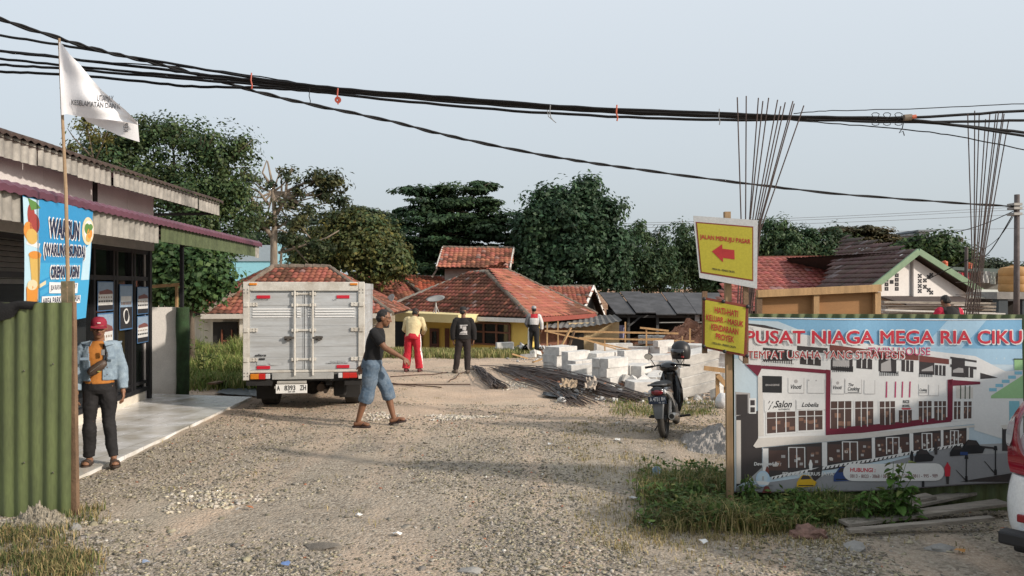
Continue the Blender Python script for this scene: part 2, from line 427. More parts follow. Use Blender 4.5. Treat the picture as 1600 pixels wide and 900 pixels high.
st = stones('gravel', q, sz, stone_cols(len(q), .10, .40), flat=.5, sink=.4); tag(st, kind='stuff', label='small grey and brown crushed stones over the yard', cat='gravel')
q = yard_xy(900, 5.0, 12.5); q = q[off_tile(q)]
sz = .016 + .034 * rng.random(len(q)) ** 3.5
st = stones('rubble', q, sz, stone_cols(len(q), .14, .38), flat=.4, sink=.7); tag(st, kind='stuff', label='larger broken stones scattered over the yard', cat='rubble')
q = yard_xy(12000, 13, 26, 250, 1200); q = q[(vnoise(q[:, 0] * .8, q[:, 1] * .8, 5) > -.02) & off_tile(q)]
st = stones('scattered_pebbles', q, .008 + .018 * rng.random(len(q)) ** 2.5, stone_cols(len(q), .2, .45), flat=.5); tag(st, kind='stuff', label='pebbles over the far dirt of the yard', cat='pebbles')
# pale split stone in spilled patches
def patch(n, cx, cy, rx, ry):
    a = rng.uniform(0, 6.283, n); r = np.sqrt(rng.random(n)); w = 1 + .35 * np.sin(a * 3 + 1) + .2 * np.sin(a * 5)
    return np.stack([cx + rx * r * w * np.cos(a), cy + ry * r * w * np.sin(a)], -1)
pp = [P(712, 655, 11.7), P(800, 600, 16.2), P(595, 655, 11.7), P(330, 790, 7.05), P(70, 810, 6.35)]
q = np.concatenate([patch(420, pp[0].x, 11.75, .44, .22), patch(300, pp[1].x + .1, 16.4, .4, .9), patch(130, pp[2].x, 11.9, .3, .4)])
st = stones('white_gravel', q, .012 + .020 * rng.random(len(q)), stone_cols(len(q), .36, .58, .95), sink=.3, flat=.7); tag(st, kind='stuff', label='pale split stones spilled in patches', cat='gravel')
q = np.concatenate([patch(380, pp[3].x, 7.1, .45, .35), patch(500, pp[4].x, 6.42, .5, .12)])
st = stones('broken_chips', q, .008 + .018 * rng.random(len(q)), stone_cols(len(q), .25, .55, .85), sink=.1, flat=.6); tag(st, kind='stuff', label='pale chips by the left fence', cat='chips')

# ---- grass
def grass(name, xy, h, spread, cols, mat, lean=.5, wid=.006, z=None, dry=None):
    """blades: two-segment triangles strips; xy base points"""
    n = len(xy); a = rng.uniform(0, 6.283, n); ln = rng.uniform(.15, 1.0, n) * lean
    d = np.stack([np.cos(a), np.sin(a)], -1); s = np.stack([-d[:, 1], d[:, 0]], -1)
    g = gz(xy[:, 0], xy[:, 1]) - .01 if z is None else z
    hh = h * rng.uniform(.5, 1.15, n)
    b = np.concatenate([xy, g[:, None]], 1)
    w = wid * rng.uniform(.6, 1.4, n)
    m = b.copy(); m[:, :2] += d * (hh * ln * .3)[:, None]; m[:, 2] += hh * .62
    t = b.copy(); t[:, :2] += d * (hh * ln)[:, None]; t[:, 2] += hh * (1 - .35 * ln)
    S = np.concatenate([s, np.zeros((n, 1))], 1)
    v = np.stack([b - S * w[:, None], b + S * w[:, None], m + S * (w * .8)[:, None], m - S * (w * .8)[:, None], t + S * (w * .12)[:, None], t - S * (w * .12)[:, None]], 1).reshape(-1, 3)
    k = np.arange(n) * 6
    f = np.concatenate([np.stack([k, k + 1, k + 2, k + 3], -1), np.stack([k + 3, k + 2, k + 4, k + 5], -1)])
    return np_mesh(name, v, f, np.concatenate([cols, cols]), mat)
GM = MA('grass_blade', .6, transl=.25, spec=.2, vs=1.5, var=.2)
def gcols(n, green=(.075, .12, .03), dry=(.28, .22, .09), p=.3):
    t = (rng.random(n) < p) * rng.uniform(.5, 1, n) + rng.random(n) * .15
    c = np.array(green)[None] * (1 - t[:, None]) + np.array(dry)[None] * t[:, None]
    return c * rng.uniform(.6, 1.35, (n, 1))
def tufts(cent, per, rad):
    c = np.repeat(cent, per, axis=0); return c + rng.normal(0, 1, c.shape) * rad
def pxy(px, py):
    """ground point under a pixel (level ground)"""
    Y = 2400.0 / (np.asarray(py, float) - 450); return np.stack([(np.asarray(px, float) - 800) / F_PX * Y, Y], -1)
# verge in front of the printed hoarding
u = rng.random(800); cx = 1000 + 400 * u ** .9; cy = 742 + rng.random(800) ** 1.0 * 92 + (cx > 1240) * -14
cc = pxy(cx, cy); keep = ~((cc[:, 0] > 2.75) & (cc[:, 1] < 6.45))
cc = cc[keep][:560]
q = tufts(cc, 30, .07); hv = .085 + .16 * np.clip(.5 + 1.6 * vnoise(q[:, 0] * 1.8, q[:, 1] * 3, 31) + .5 * vnoise(q[:, 0] * 6, q[:, 1] * 6, 32), .0, 1.2); q = q[(mk := hv > .1)]; hv = hv[mk]; k = (q[:, 0] - 1.1) * .5 + rng.normal(0, .4, len(q))
cols = gcols(len(q), (.085, .135, .034), (.32, .27, .12), .2); edge = (k < .5) & (rng.random(len(q)) < .7) | (q[:, 1] < 6.3)
cols[edge] = gcols(int(edge.sum()), (.13, .14, .04), (.38, .30, .14), .65)
tag(grass('verge_grass', q, hv, .1, cols, GM, 1.1, .0034), kind='stuff', label='green grass along the foot of the printed hoarding', cat='grass')
# broad leaves low in the verge
c2 = cc[rng.integers(0, len(cc), 300)]; c2 = c2[c2[:, 1] > 6.3]; q = tufts(c2, 40, .07); n = len(q); L = rng.uniform(.014, .034, (n, 1))
d = rng.normal(0, 1, (n, 3)); d[:, 2] = np.abs(d[:, 2]) * .5 - .1; d /= np.linalg.norm(d, axis=1, keepdims=True); s_ = np.cross(d, rng.normal(0, .3, (n, 3)) + [0, 0, 1]); s_ /= np.linalg.norm(s_, axis=1, keepdims=True)
p = np.concatenate([q, (gz(q[:, 0], q[:, 1]) + rng.random(n) ** 1.3 * .17)[:, None]], 1)
tag(np_mesh('verge_leaves', np.stack([p, p + d * L + s_ * L * .55, p + d * L * 2.2, p + d * L - s_ * L * .55], 1).reshape(-1, 3), np.arange(n * 4).reshape(-1, 4), gcols(n, (.07, .125, .032), (.2, .2, .06), .12), GM), kind='stuff', label='low broad leafed weeds mixed in the verge grass', cat='weeds')
# bottom left
cc = np.concatenate([pxy(rng.uniform(-20, 110, 90), rng.uniform(835, 905, 90)), pxy(rng.uniform(100, 160, 14), rng.uniform(800, 835, 14)), pxy(rng.uniform(60, 150, 40), rng.uniform(870, 905, 40))])
q = tufts(cc, 24, .05)
tag(grass('corner_grass', q, .10, .1, gcols(len(q), (.08, .115, .035), (.36, .27, .13), .55), GM, .9, .0035), kind='stuff', label='mixed green and dry grass in front of the left fence', cat='grass')
# dry wisps all over
cc = np.concatenate([pxy(rng.uniform(880, 1140, 150), rng.uniform(640, 735, 150)), pxy(rng.uniform(900, 1040, 90), rng.uniform(715, 850, 90)), pxy(rng.uniform(960, 1330, 90), rng.uniform(822, 860, 90)), pxy(rng.uniform(960, 1330, 60), rng.uniform(800, 890, 60)), yard_xy(110, 5.2, 16)])
cc = cc[off_tile(cc)]
q = tufts(cc, 16, .07)
tag(grass('dry_grass', q, .06, .1, gcols(len(q), (.15, .15, .05), (.42, .33, .17), .75), GM, 1.2, .0032), kind='stuff', label='short dry grass wisps in the gravel', cat='grass')
# grass around the rods and behind the scooter
cc = np.concatenate([pxy(rng.uniform(960, 1120, 150), rng.uniform(622, 650, 150))])
q = tufts(cc, 18, .09)
tag(grass('low_grass', q, .09, .1, gcols(len(q), (.10, .15, .04), (.36, .28, .14), .4), GM, .9, .005), kind='stuff', label='low grass between the blocks and the motorcycle', cat='grass')
# crest strip before the houses and the overgrown patch on the left
y = rng.uniform(24.5, 28, 900); x = (rng.uniform(560, 830, 900) - 800) / F_PX * y
q = tufts(np.stack([x, y], -1), 12, .12)
tag(grass('crest_grass', q, .25, .1, gcols(len(q), (.14, .17, .05), (.36, .31, .14), .5), GM, .5, .014), kind='stuff', label='pale grass strip in front of the yellow house', cat='grass')
y = rng.uniform(15.6, 25, 1500); x = (rng.uniform(285, 470, 1500) - 800) / F_PX * y
q = tufts(np.stack([x, y], -1), 14, .14); hh = .26 + .28 * np.clip((y.repeat(14) - 16) / 8, 0, 1)
hh = hh * (1 + .7 * vnoise(q[:, 0] * 1.3, q[:, 1] * 1.3, 44) * 2)
tag(grass('wild_grass', q, np.clip(hh, .1, .9), .1, gcols(len(q), (.13, .19, .045), (.33, .30, .12), .35), GM, .7, .012), kind='stuff', label='wild grass in front of the left tiled house', cat='grass')
# ------------------------------------------------------------------ building helpers
def inpoly(px, py, poly):
    ins = np.zeros(px.shape, bool); n = len(poly)
    for a in range(n):
        x0, y0 = poly[a]; x1, y1 = poly[(a + 1) % n]
        c = ((y0 > py) != (y1 > py)) & (px < (x1 - x0) * (py - y0) / (y1 - y0 + 1e-12) + x0); ins ^= c
    return ins
TILE = MA('clay_tile', .85, spec=.2, vs=.8, var=.2)
UNDER = M('roof_underside', (.07, .05, .04), .9)
def tiles(name, poly, parent, tw=.26, tl=.33, base=(.265, .102, .066), moss_shade=.40, seed=1, prof=.045, mat=None, jit=.012):
    """clay tiles laid over a sloping polygon whose first edge is the eave; every tile has its own colour"""
    p = [Vector(q) for q in poly]; u = (p[1] - p[0]); u.normalize()
    nrm = u.cross(p[2] - p[0]).normalized()
    if nrm.z < 0: nrm = -nrm
    v = nrm.cross(u).normalized()
    if v.z < 0: v = -v
    uv = [((q - p[0]).dot(u), (q - p[0]).dot(v)) for q in p]
    U0, U1 = min(a for a, b in uv), max(a for a, b in uv); V1 = max(b for a, b in uv)
    ni, nj = int((U1 - U0) / tw) + 2, int(V1 / tl) + 2
    I, J = np.meshgrid(np.arange(ni), np.arange(nj)); I = I.ravel(); J = J.ravel()
    off = (J % 2) * 0.0
    cu_, cv_ = U0 + (I + .5 + off) * tw, (J + .5) * tl
    ok = inpoly(cu_, cv_, uv); I, J, cu_, cv_ = I[ok], J[ok], cu_[ok], cv_[ok]; n = len(I)
    rr = np.random.default_rng(seed)
    prf = np.array([(-.5, .0), (-.25, .75), (0, 1.0), (.22, .35), (.38, -.15), (.5, .0)]); k = len(prf)
    lift = rr.uniform(0, jit, n)
    V = np.zeros((n, 2, k, 3)); 
    for e, (dv, dz) in enumerate(((-.56 * tl, .045), (.5 * tl, .0))):
        V[:, e, :, 0] = cu_[:, None] + prf[None, :, 0] * tw * 1.02 + rr.normal(0, .006, n)[:, None]
        V[:, e, :, 1] = (cv_ + dv)[:, None] + rr.normal(0, .008, n)[:, None]
        V[:, e, :, 2] = prf[None, :, 1] * prof + dz + lift[:, None] + .01
    # tail lip: a short drop at the lower edge
    lip = V[:, 0:1].copy(); lip[..., 2] -= .035
    V = np.concatenate([lip, V], 1)
    W = np.array(p[0])[None, None, None] + V[..., 0:1] * np.array(u) + V[..., 1:2] * np.array(v) + V[..., 2:3] * np.array(nrm)
    kk = np.arange(n)[:, None] * (3 * k)
    fs = []
    for e in (0, 1):
        for j in range(k - 1): fs.append(kk[:, 0:1] + np.array([[e * k + j, e * k + j + 1, (e + 1) * k + j + 1, (e + 1) * k + j]]))
    f = np.stack(fs, 1).reshape(-1, 4)
    b = np.array(base); br = rr.uniform(.78, 1.15, (n, 1)); c = b[None] * br
    c[:, 1] *= rr.uniform(.82, 1.08, n); 
    mm = vnoise(cu_ * .55, cv_ * .9, seed + 3) + .35 * vnoise(cu_ * 2.3, cv_ * 2.3, seed + 4)
    dark = (mm > .30 - moss_shade * .8) & (rr.random(n) < .75)
    c[dark] = c[dark] * .38 + np.array((.018, .016, .010))
    pale = rr.random(n) < .04; c[pale] = c[pale] * .7 + .09
    o = np_mesh(name, W.reshape(-1, 3), f, np.repeat(c, 2 * (k - 1), axis=0), mat or TILE, parent)
    mb = MB(); mb.poly([q - nrm * .02 for q in p]); mb.poly([q - nrm * .09 for q in reversed(p)]); mb.build('roof_deck', UNDER, parent)
    return o
def ridge(mb, a, b, r=.11, step=.36):
    a = Vector(a); b = Vector(b); L = (b - a).length; n = max(1, int(L / step)); d = (b - a) / n
    for i in range(n):
        p, q = a + d * i, a + d * (i + 1.08); t = random.uniform(-.015, .015)
        mb.tube([p + Vector((0, 0, t + .02)), q + Vector((0, 0, t))], [r * 1.12, r], 8)
def corrugated(mb, a, b, z0, z1, pitch=.12, depth=.03, z0b=None, z1b=None, wav=0.0, steps=1, up=None):
    """wavy sheet standing on the line a-b (xy), from z0 to z1"""
    a = Vector(a); b = Vector(b); L = (b - a).length; d = (b - a) / L; nrm = Vector((d.y, -d.x, 0)); n = int(L / pitch * 8); rows = []
    z0b = z0 if z0b is None else z0b; z1b = z1 if z1b is None else z1b
    for r in range(steps + 1):
        f = r / steps; row = []
        for i in range(n + 1):
            s = L * i / n; w = depth * .5 * math.cos(2 * math.pi * s / pitch) + wav * math.sin(s * 2.3 + f * 2)
            p = a + d * s + nrm * w
            lo = z0 + (z0b - z0) * i / n; hi = z1 + (z1b - z1) * i / n
            q = Vector((p.x, p.y, lo + (hi - lo) * f))
            if up is not None: q += up * f
            row.append(mb.vert(q))
        rows.append(row)
    for r0, r1 in zip(rows, rows[1:]):
        for i in range(n): mb.face((r0[i], r0[i + 1], r1[i + 1], r1[i]))
def wall_quad(mb, a, b, z0, z1, t=.12, side=1):
    """upright slab between two xy points"""
    a = Vector((a[0], a[1], 0)); b = Vector((b[0], b[1], 0)); d = (b - a).normalized(); n = Vector((d.y, -d.x, 0)) * t * side
    mb.prism([(0, z0), ((b - a).length, z0), ((b - a).length, z1), (0, z1)], t, Matrix(((d.x, -n.x / t, 0, a.x), (d.y, -n.y / t, 0, a.y), (0, 0, 1, 0), (0, 0, 0, 1))))
WOOD = M('raw_timber', (.50, .31, .15), .8, var=.35, vs=3, bs=50, stretch=(4, 4, .6), bump=.2)
WOODG = M('weathered_timber', (.35, .31, .26), .9, var=.5, vs=2.5, bs=40, stretch=(1, 6, 6), bump=.4)
WOODB = M('old_brown_wood', (.20, .125, .075), .9, var=.4, vs=3, bump=.3)
GREENF = M('green_painted_steel', (.105, .132, .052), .5, var=.22, vs=3.2, bs=45, stretch=(1.5, 1.5, .3), col2=(.07, .085, .04), thr=(.25, .6), fine=.12)
BLACK = M('black_paint', (.018, .018, .02), .45)
DARK = M('dark_interior', (.02, .018, .016), .9)  # near-black; also stands for the shade inside rooms and openings
WHITE = M('white_plaster', (.74, .72, .69), .85, var=.12, vs=2, bs=20)
PINKW = M('pinkish_plaster', (.60, .565, .545), .85, var=.1, vs=1.5)
ZINC = M('zinc_sheet', (.42, .40, .36), .5, .35, var=.35, vs=3, bs=18, fine=.12)
ZINCW = M('bright_zinc_sheet', (.42, .395, .35), .5, .25, var=.42, vs=3.5, bs=18, fine=.1)
MAROON = M('maroon_roof_sheet', (.15, .055, .08), .5, .2, var=.3, vs=4)
RUST = M('rusty_brown_sheet', (.075, .05, .04), .8, var=.5, vs=5)
MOSSG = M('mossy_green_sheet', (.10, .125, .06), .6, .2, var=.4, vs=6)
GLASSB = M('dark_window_glass', (.010, .011, .012), .06, spec=.6, var=.1, fine=.02)
BEIGE = M('beige_render', (.52, .46, .36), .9, var=.25, vs=1.5)
YEL = M('yellow_render', (.80, .57, .15), .85, var=.12, vs=1.2)
CREAM = M('cream_render', (.72, .60, .31), .85, var=.15, vs=1.2)
BROWN = M('brown_door_paint', (.16, .055, .03), .6)
GREYR = M('mossy_ridge_mortar', (.20, .16, .125), .95, var=.5, vs=4)
CONC = M('raw_concrete', (.30, .29, .27), .9, var=.3, vs=3, bump=.2)

# ------------------------------------------------------------------ left fence (green corrugated sheets on posts)
fz = G(-4, 6.6)
t = thing('corrugated_fence', 'green corrugated metal fence with a raw wooden end post at the left edge', 'fence', (-4.6, 6.6, fz))
mb = MB(); corrugated(mb, (-7.2, 6.62, 0), (-3.79, 6.60, 0), fz - .1, 1.875, .124, .024, steps=6, wav=.012)
mb.build('sheeting', GREENF, t, smooth=True)
mb = MB()
for k in range(16):
    x = -3.93 - (k % 8) * .2485; z = (.42, 1.25)[k // 8] + .1 * math.sin(k); mb = MB(); mb.ell((x, 6.577, z), (.009, .006, .009), 8); mb.build('screw', M('screw_heads', (.12, .12, .09), .6, .5), t, smooth=True)
mb = MB(); mb.bar((-3.785, 6.65, fz - .15), (-3.815, 6.65, 1.88), .062, .05, (0, 1, 0)); mb.build('end_post', WOODB, t)
mb = MB(); mb.bar((-3.86, 6.70, .9), (-3.875, 6.70, 2.06), .105, .03, (0, 1, 0)); mb.build('post_board', M('grey_mossy_board', (.22, .17, .11), .95, var=.5, vs=9, col2=(.09, .09, .05)), t)
mb = MB(); mb.bar((-7.2, 6.66, 1.45), (-3.83, 6.66, 1.45), .05, .06); mb.bar((-7.2, 6.66, .4), (-3.83, 6.66, .4), .05, .06); mb.build('rail', WOODB, t)
# black cloth hung over the fence top
mb = MB(); rows = []
for i in range(19):
    x = -5.2 + 1.13 * i / 18; r = []
    for j in range(9):
        f = j / 8; sag = .02 * math.sin(i * 1.3) + .015 * math.sin(i * 2.9 + 1)
        drop = (.145 + .05 * math.sin(i * .7)) * (1 - .55 * max(0, (i - 14) / 4))
        r.append(mb.vert((x + .05 * f * math.sin(i), 6.575 - .022 * math.sin(f * 3) - .012 * math.sin(i * 1.9 + f * 3) if f > .12 else 6.62, 1.885 + sag * .3 - drop * f)))
    rows.append(r)
for a, b in zip(rows, rows[1:]):
    for j in range(8): mb.face((a[j], a[j + 1], b[j + 1], b[j]))
tag(mb.build('black_cloth', M('black_cloth', (.012, .012, .013), .9, bump=.3), smooth=True), 'black cloth draped over the top of the green left fence', 'cloth')
# white rag end of the cloth
# ------------------------------------------------------------------ tiled walkway (setting)
TILEF = None
def tile_floor_mat():
    m, nt, b = _new('glazed_floor_tile'); N = nt.nodes.new; L = nt.links.new
    tc = N('ShaderNodeTexCoord'); br = N('ShaderNodeTexBrick'); mp = N('ShaderNodeMapping'); mp.inputs['Rotation'].default_value = (0, 0, R(5))
    L(tc.outputs['Object'], mp.inputs[0]); L(mp.outputs[0], br.inputs['Vector'])
    br.offset = 0; br.inputs['Scale'].default_value = 1.0; br.inputs['Brick Width'].default_value = .5; br.inputs['Row Height'].default_value = .5
    br.inputs['Mortar Size'].default_value = .004; br.inputs['Color1'].default_value = (.76, .76, .75, 1); br.inputs['Color2'].default_value = (.71, .71, .70, 1); br.inputs['Mortar'].default_value = (.3, .29, .27, 1)
    n = N('ShaderNodeTexNoise'); n.inputs['Scale'].default_value = 2.5; n.inputs['Detail'].default_value = 8; L(tc.outputs['Object'], n.inputs['Vector'])
    r = N('ShaderNodeValToRGB'); r.color_ramp.elements[0].position = .35; r.color_ramp.elements[0].color = (.72, .68, .60, 1); r.color_ramp.elements[1].position = .6; r.color_ramp.elements[1].color = (1, 1, 1, 1)
    L(n.outputs['Fac'], r.inputs[0]); x = N('ShaderNodeMix'); x.data_type = 'RGBA'; x.blend_type = 'MULTIPLY'; x.inputs[0].default_value = 1
    L(br.outputs['Color'], x.inputs[6]); L(r.outputs[0], x.inputs[7]); L(x.outputs[2], b.inputs['Base Color'])
    mr = N('ShaderNodeMapRange'); mr.inputs[3].default_value = .08; mr.inputs[4].default_value = .4; L(n.outputs['Fac'], mr.inputs[0]); L(mr.outputs[0], b.inputs['Roughness'])
    return m
mb = MB(); e0, e1 = (-4.42, 6.2), (-4.66, 13.75); pts = [e0, e1, (-7.4, 14.35), (-8.2, 6.2)]
mb.loft([[(x, y, -.35) for x, y in pts], [(x, y, .052) for x, y in pts]])
tag(mb.build('walkway', tile_floor_mat()), kind='structure')

# ------------------------------------------------------------------ left shop building
sh = thing('shop_building', 'low shop with dark glass front and maroon canopy beside the white tiled walkway', 'building', (-6.4, 10, .05))
FA, FB = Vector((-6.45, 13.6, 0)), Vector((-5.75, 7.1, 0))        # front line far end, near end
fd = (FB - FA).normalized(); fn = Vector((-fd.y, fd.x, 0)); fn = fn if fn.x > 0 else -fn
def fp(s, z, o=0.0): q = FA + fd * s + fn * o; return Vector((q.x, q.y, z))
def fbar(mb, s0, z0, s1, z1, w, dpt, o=0.0): mb.bar(fp(s0, z0, o), fp(s1, z1, o), w, dpt, fn)
def fquad(mb, s0, s1, z0, z1, o): mb.quad(fp(s0, z0, o), fp(s1, z0, o), fp(s1, z1, o), fp(s0, z1, o))
Lf = (FB - FA).length
mb = MB()   # body: back and side walls, upper wall
wall_quad(mb, (FA.x, FA.y), (FA.x - 4.5, FA.y - .5), .0, 3.7, .12)
for s0, s1 in ((.0, 1.20), (1.20, 2.42), (2.42, 3.9), (3.9, Lf)):
    a, b = fp(s0 + .004, 0), fp(s1 - .004, 0); wall_quad(mb, (a.x, a.y), (b.x, b.y), 2.92, 3.78, .1, 1)
mb.build('upper_wall', PINKW, sh)
mb = MB(); a, b = fp(0, 0), fp(Lf, 0); wall_quad(mb, (a.x, a.y), (b.x, b.y), 2.655, 2.915, .11, 1)
mb.build('lintel_panel', M('lintel_grey_panel', (.50, .47, .42), .7), sh)
mb = MB(); a, b = fp(0, 0), fp(Lf, 0); wall_quad(mb, (a.x, a.y), (b.x, b.y), .0, .20, .13, -1)
mb.build('plinth', M('cream_plinth', (.72, .66, .56), .6), sh)
mb = MB(); fquad(mb, .05, Lf, .26, 2.66, -.02); mb.build('shopfront_glass', GLASSB, sh)
mb = MB()
for s in (.06, .68, .80, 1.42, 1.54, 2.25, 2.95, 3.6): mb.bar(fp(s, .20), fp(s, 2.65), .07, .07, fn)
for z in (.24, 2.16, 2.62): fbar(mb, 0, z, Lf, z, .07, .06, .003)
for s0, s1 in ((.09, .65), (.83, 1.39)): fbar(mb, s0, .36, s1, .36, .05, .04)
mb.bar(fp(0.0, .0), fp(0.0, 2.92), .11, .11, fn)
mb.build('shopfront_frame', BLACK, sh)
mb = MB()
for i in range(9):
    z = 2.05 + i * .065; mb.quad(fp(3.2, z, .02), fp(Lf, z, .02), fp(Lf, z + .06, -.02), fp(3.2, z + .06, -.02))
mb.build('shutter', M('grey_roller_shutter', (.36, .35, .33), .5, .4), sh)
mb = MB(); a, b = fp(2.6, 0), fp(Lf, 0); wall_quad(mb, (a.x - 1.2, a.y), (b.x - 1.2, b.y), .0, 2.7, .1); mb.build('inner_wall', DARK, sh)
# posters on the glass
PW = M('poster_paper', (.72, .72, .70), .5); PSKY = M('poster_sky', (.28, .38, .50), .45); PDK = M('poster_dark', (.03, .03, .035), .4)
PRED = M('poster_red', (.22, .09, .08), .5); PBLUE = M('poster_blue', (.07, .17, .34), .5); PBRN = M('poster_brown', (.22, .13, .08), .5)
def poster(s0, s1, z0, z1, kind, label):
    mb = MB(); o = .052
    def f(u, v, k=0): return fp(s1 + (s0 - s1) * u, z0 + (z1 - z0) * v, o + .001 * k)
    def q(u0, v0, u1, v1, mi, k=1): mb.mi = mi; mb.quad(f(u0, v0, k), f(u1, v0, k), f(u1, v1, k), f(u0, v1, k))
    q(0, 0, 1, 1, 4, 0)
    if kind == 'bw':
        q(.04, .03, .96, .5, 2); q(.04, .5, .96, .97, 1); q(.1, .62, .9, .74, 0, 2)
        mb.mi = 0; mb.poly([f(.5 + .22 * math.cos(a) * (1 - .2 * math.sin(2 * a)), .30 + .17 * math.sin(a), 3) for a in np.linspace(0, 6.2, 24)])
        mb.mi = 2; mb.poly([f(.5 + .16 * math.cos(a), .31 + .13 * math.sin(a), 4) for a in np.linspace(0, 6.2, 16)])
        for k in range(7): q(.12 + k * .11, .55, .19 + k * .11, .61, 5, 3)
    else:
        q(.04, .03, .96, .97, 0); q(.04, .6, .96, .97, 1, 2); q(.04, .03, .96, .2, 2, 2)
        for k in range(6): q(.06 + k * .15, .30, .17 + k * .15, .36, 2, 3); q(.06 + k * .15, .44, .13 + k * .15, .49, 5, 3)
        mb.mi = 3; mb.poly([f(.1, .56, 4), f(.96, .58, 4), f(.9, .68, 4), f(.6, .74, 4), f(.1, .66, 4)])
    tag(mb.build('poster', [PW, PSKY, PDK, PRED, PBLUE, PBRN]), label, 'poster', 'posters on the shop glass')
poster(.84, 1.38, 1.32, 2.06, 'bw', 'blue bordered poster with a pale ring on black, taped to the left door glass')
poster(.12, .64, 1.55, 2.02, 'a', 'upper building poster with a red roof on the far door glass')
poster(.12, .64, 1.06, 1.52, 'b', 'lower building poster on the far door glass')
poster(1.62, 2.2, .95, 1.62, 'a', 'building poster half hidden behind the man in the red cap')
poster(1.62, 2.2, 1.65, 2.1, 'b', 'white poster high on the glass above the man in the red cap')
# maroon canopy and its skirt
EA, EB = Vector((-4.94, 15.0, 0)), Vector((-4.16, 5.3, 0)); ed = (EB - EA).normalized(); en = Vector((-ed.y, ed.x, 0)); en = en if en.x > 0 else -en
EL = (EB - EA).length
def ep(s, z, o=0.0): q = EA + ed * s + en * o; return Vector((q.x, q.y, z))
mb = MB(); n = int(EL / .03); prev = None
for i in range(n + 1):
    s = EL * i / n; w = .007 * math.cos(2 * math.pi * s / .15)
    a = ep(s, 2.862 + w, .06); b = ep(s, 2.905 + w, .0); c_ = ep(s, 2.96 + w, -1.75); ids = [mb.vert(a - Vector((0, 0, .062))), mb.vert(a), mb.vert(b), mb.vert(c_)]
    if prev:
        for j in range(3): mb.face((prev[j], ids[j], ids[j + 1], prev[j + 1]))
    prev = ids
mb.build('canopy_sheet', MAROON, sh)
mb = MB(); corrugated(mb, ep(5.15, 0), ep(EL, 0), 2.57, 2.815, .15, .025, steps=2); mb.build('canopy_skirt', ZINCW, sh, smooth=True); mb = MB(); corrugated(mb, ep(-.0, 0, .004), ep(.28, 0, .004), 2.585, 2.83, .15, .025); mb.build('canopy_skirt', ZINCW, sh, smooth=True)
mb = MB(); corrugated(mb, ep(.28, 0, .002), ep(5.15, 0, .002), 2.60, 2.82, .15, .028, steps=2); mb.build('canopy_skirt', MOSSG, sh, smooth=True)
mb = MB()
for s in np.arange(.3, EL, 1.6): mb.bar(ep(s, 2.80, -.02), ep(s, 2.86, -1.6), .05, .05)
mb.bar(ep(0, 2.80, -.06), ep(EL, 2.80, -.06), .05, .07); mb.build('canopy_beam', BLACK, sh)
mb = MB(); mb.bar((-6.17, 14.35, 1.5), (-6.17, 14.35, 2.85), .06, .06, (0, 1, 0)); mb.bar((-6.17, 14.35, 2.8), (-4.9, 14.6, 2.8), .05, .06); mb.build('canopy_post', BLACK, sh)
# green netting round the post foot
mb = MB(); mb.loft([[(-6.15 + (.115 + .012 * math.sin(k * 3 + i)) * math.cos(k * .5236), 14.35 + (.115 + .012 * math.cos(k * 2 + i * 2)) * math.sin(k * .5236), z) for k in range(12)] for i, z in enumerate(np.linspace(-.05, 1.64, 8))])
mb.build('post_wrap', M('green_netting', (.035, .075, .03), .9, var=.5, vs=6, bump=.5, col2=(.02, .035, .015)), sh, smooth=True)
mb = MB(); wall_quad(mb, (-6.86, 14.32), (-6.27, 14.42), -.1, 1.64, .1); mb.build('half_wall', M('white_half_wall', (.80, .77, .72), .9, var=.1), sh)
t2 = thing('timber_frame', 'light timber frame standing on the low white wall by the shop', 'frame', (-6.55, 14.42, 1.64))
mb = MB(); mb.bar((-6.83, 14.42, 1.64), (-6.83, 14.42, 2.02), .04, .04, (0, 1, 0)); mb.build('post', WOOD, t2)
mb = MB(); mb.bar((-6.33, 14.5, 1.64), (-6.33, 14.5, 2.06), .045, .04, (0, 1, 0)); mb.build('post', WOOD, t2)
mb = MB(); mb.bar((-6.88, 14.45, 2.02), (-6.20, 14.5, 2.07), .05, .06); mb.build('rail', WOOD, t2)
# upper roof: corrugated verge in zinc, dark sheets over it
UA, UB = Vector((-5.82, 15.3, 0)), Vector((-5.50, 5.4, 0)); ud = (UB - UA).normalized(); un = Vector((-ud.y, ud.x, 0)); un = un if un.x > 0 else -un
UL = (UB - UA).length
def upp(s, z, o=0.0): q = UA + ud * s + un * o; return Vector((q.x, q.y, z))
mb = MB()
for k, (s0, s1) in enumerate(((0, 1.15), (1.15, 4.4), (4.4, 5.3), (5.3, 6.2), (6.2, UL))):
    corrugated(mb, upp(s0, 0, .006 * (k % 2)), upp(s1 - .01, 0, .006 * (k % 2)), 3.44 + .015 * (k % 2), 3.69, .15, .026, steps=2)
mb.build('roof_skirt', ZINCW, sh, smooth=True)
mb = MB(); prev = None; n = int(UL / .03)
for i in range(n + 1):
    s = UL * i / n; w = .014 * math.cos(2 * math.pi * s / .15) + .012 * mnoise.noise((s * .9, 0, 3))
    ids = [mb.vert(upp(s, 3.685 + w, .07)), mb.vert(upp(s, 3.72 + w, .07)), mb.vert(upp(s, 4.45 + w, -2.3)), mb.vert(upp(s, 4.41 + w, -2.3))]
    if prev:
        for j in range(3): mb.face((prev[j], ids[j], ids[j + 1], prev[j + 1]))
    prev = ids
mb.build('roof_sheet', RUST, sh)
mb = MB(); mb.quad(upp(0.02, 3.65, .03), upp(UL, 3.65, .03), upp(UL, 4.36, -2.3), upp(.02, 4.36, -2.3)); mb.build('bounce_sheet', M('pale_bounce_sheet', (.62, .59, .55), .8), sh)  # pale sheet added under the roof to lighten the shaded upper wall
mb = MB()
for s in np.arange(.05, UL, 1.3): mb.bar(upp(s, 3.52, -.04), upp(s, 3.76, -.55), .05, .06)
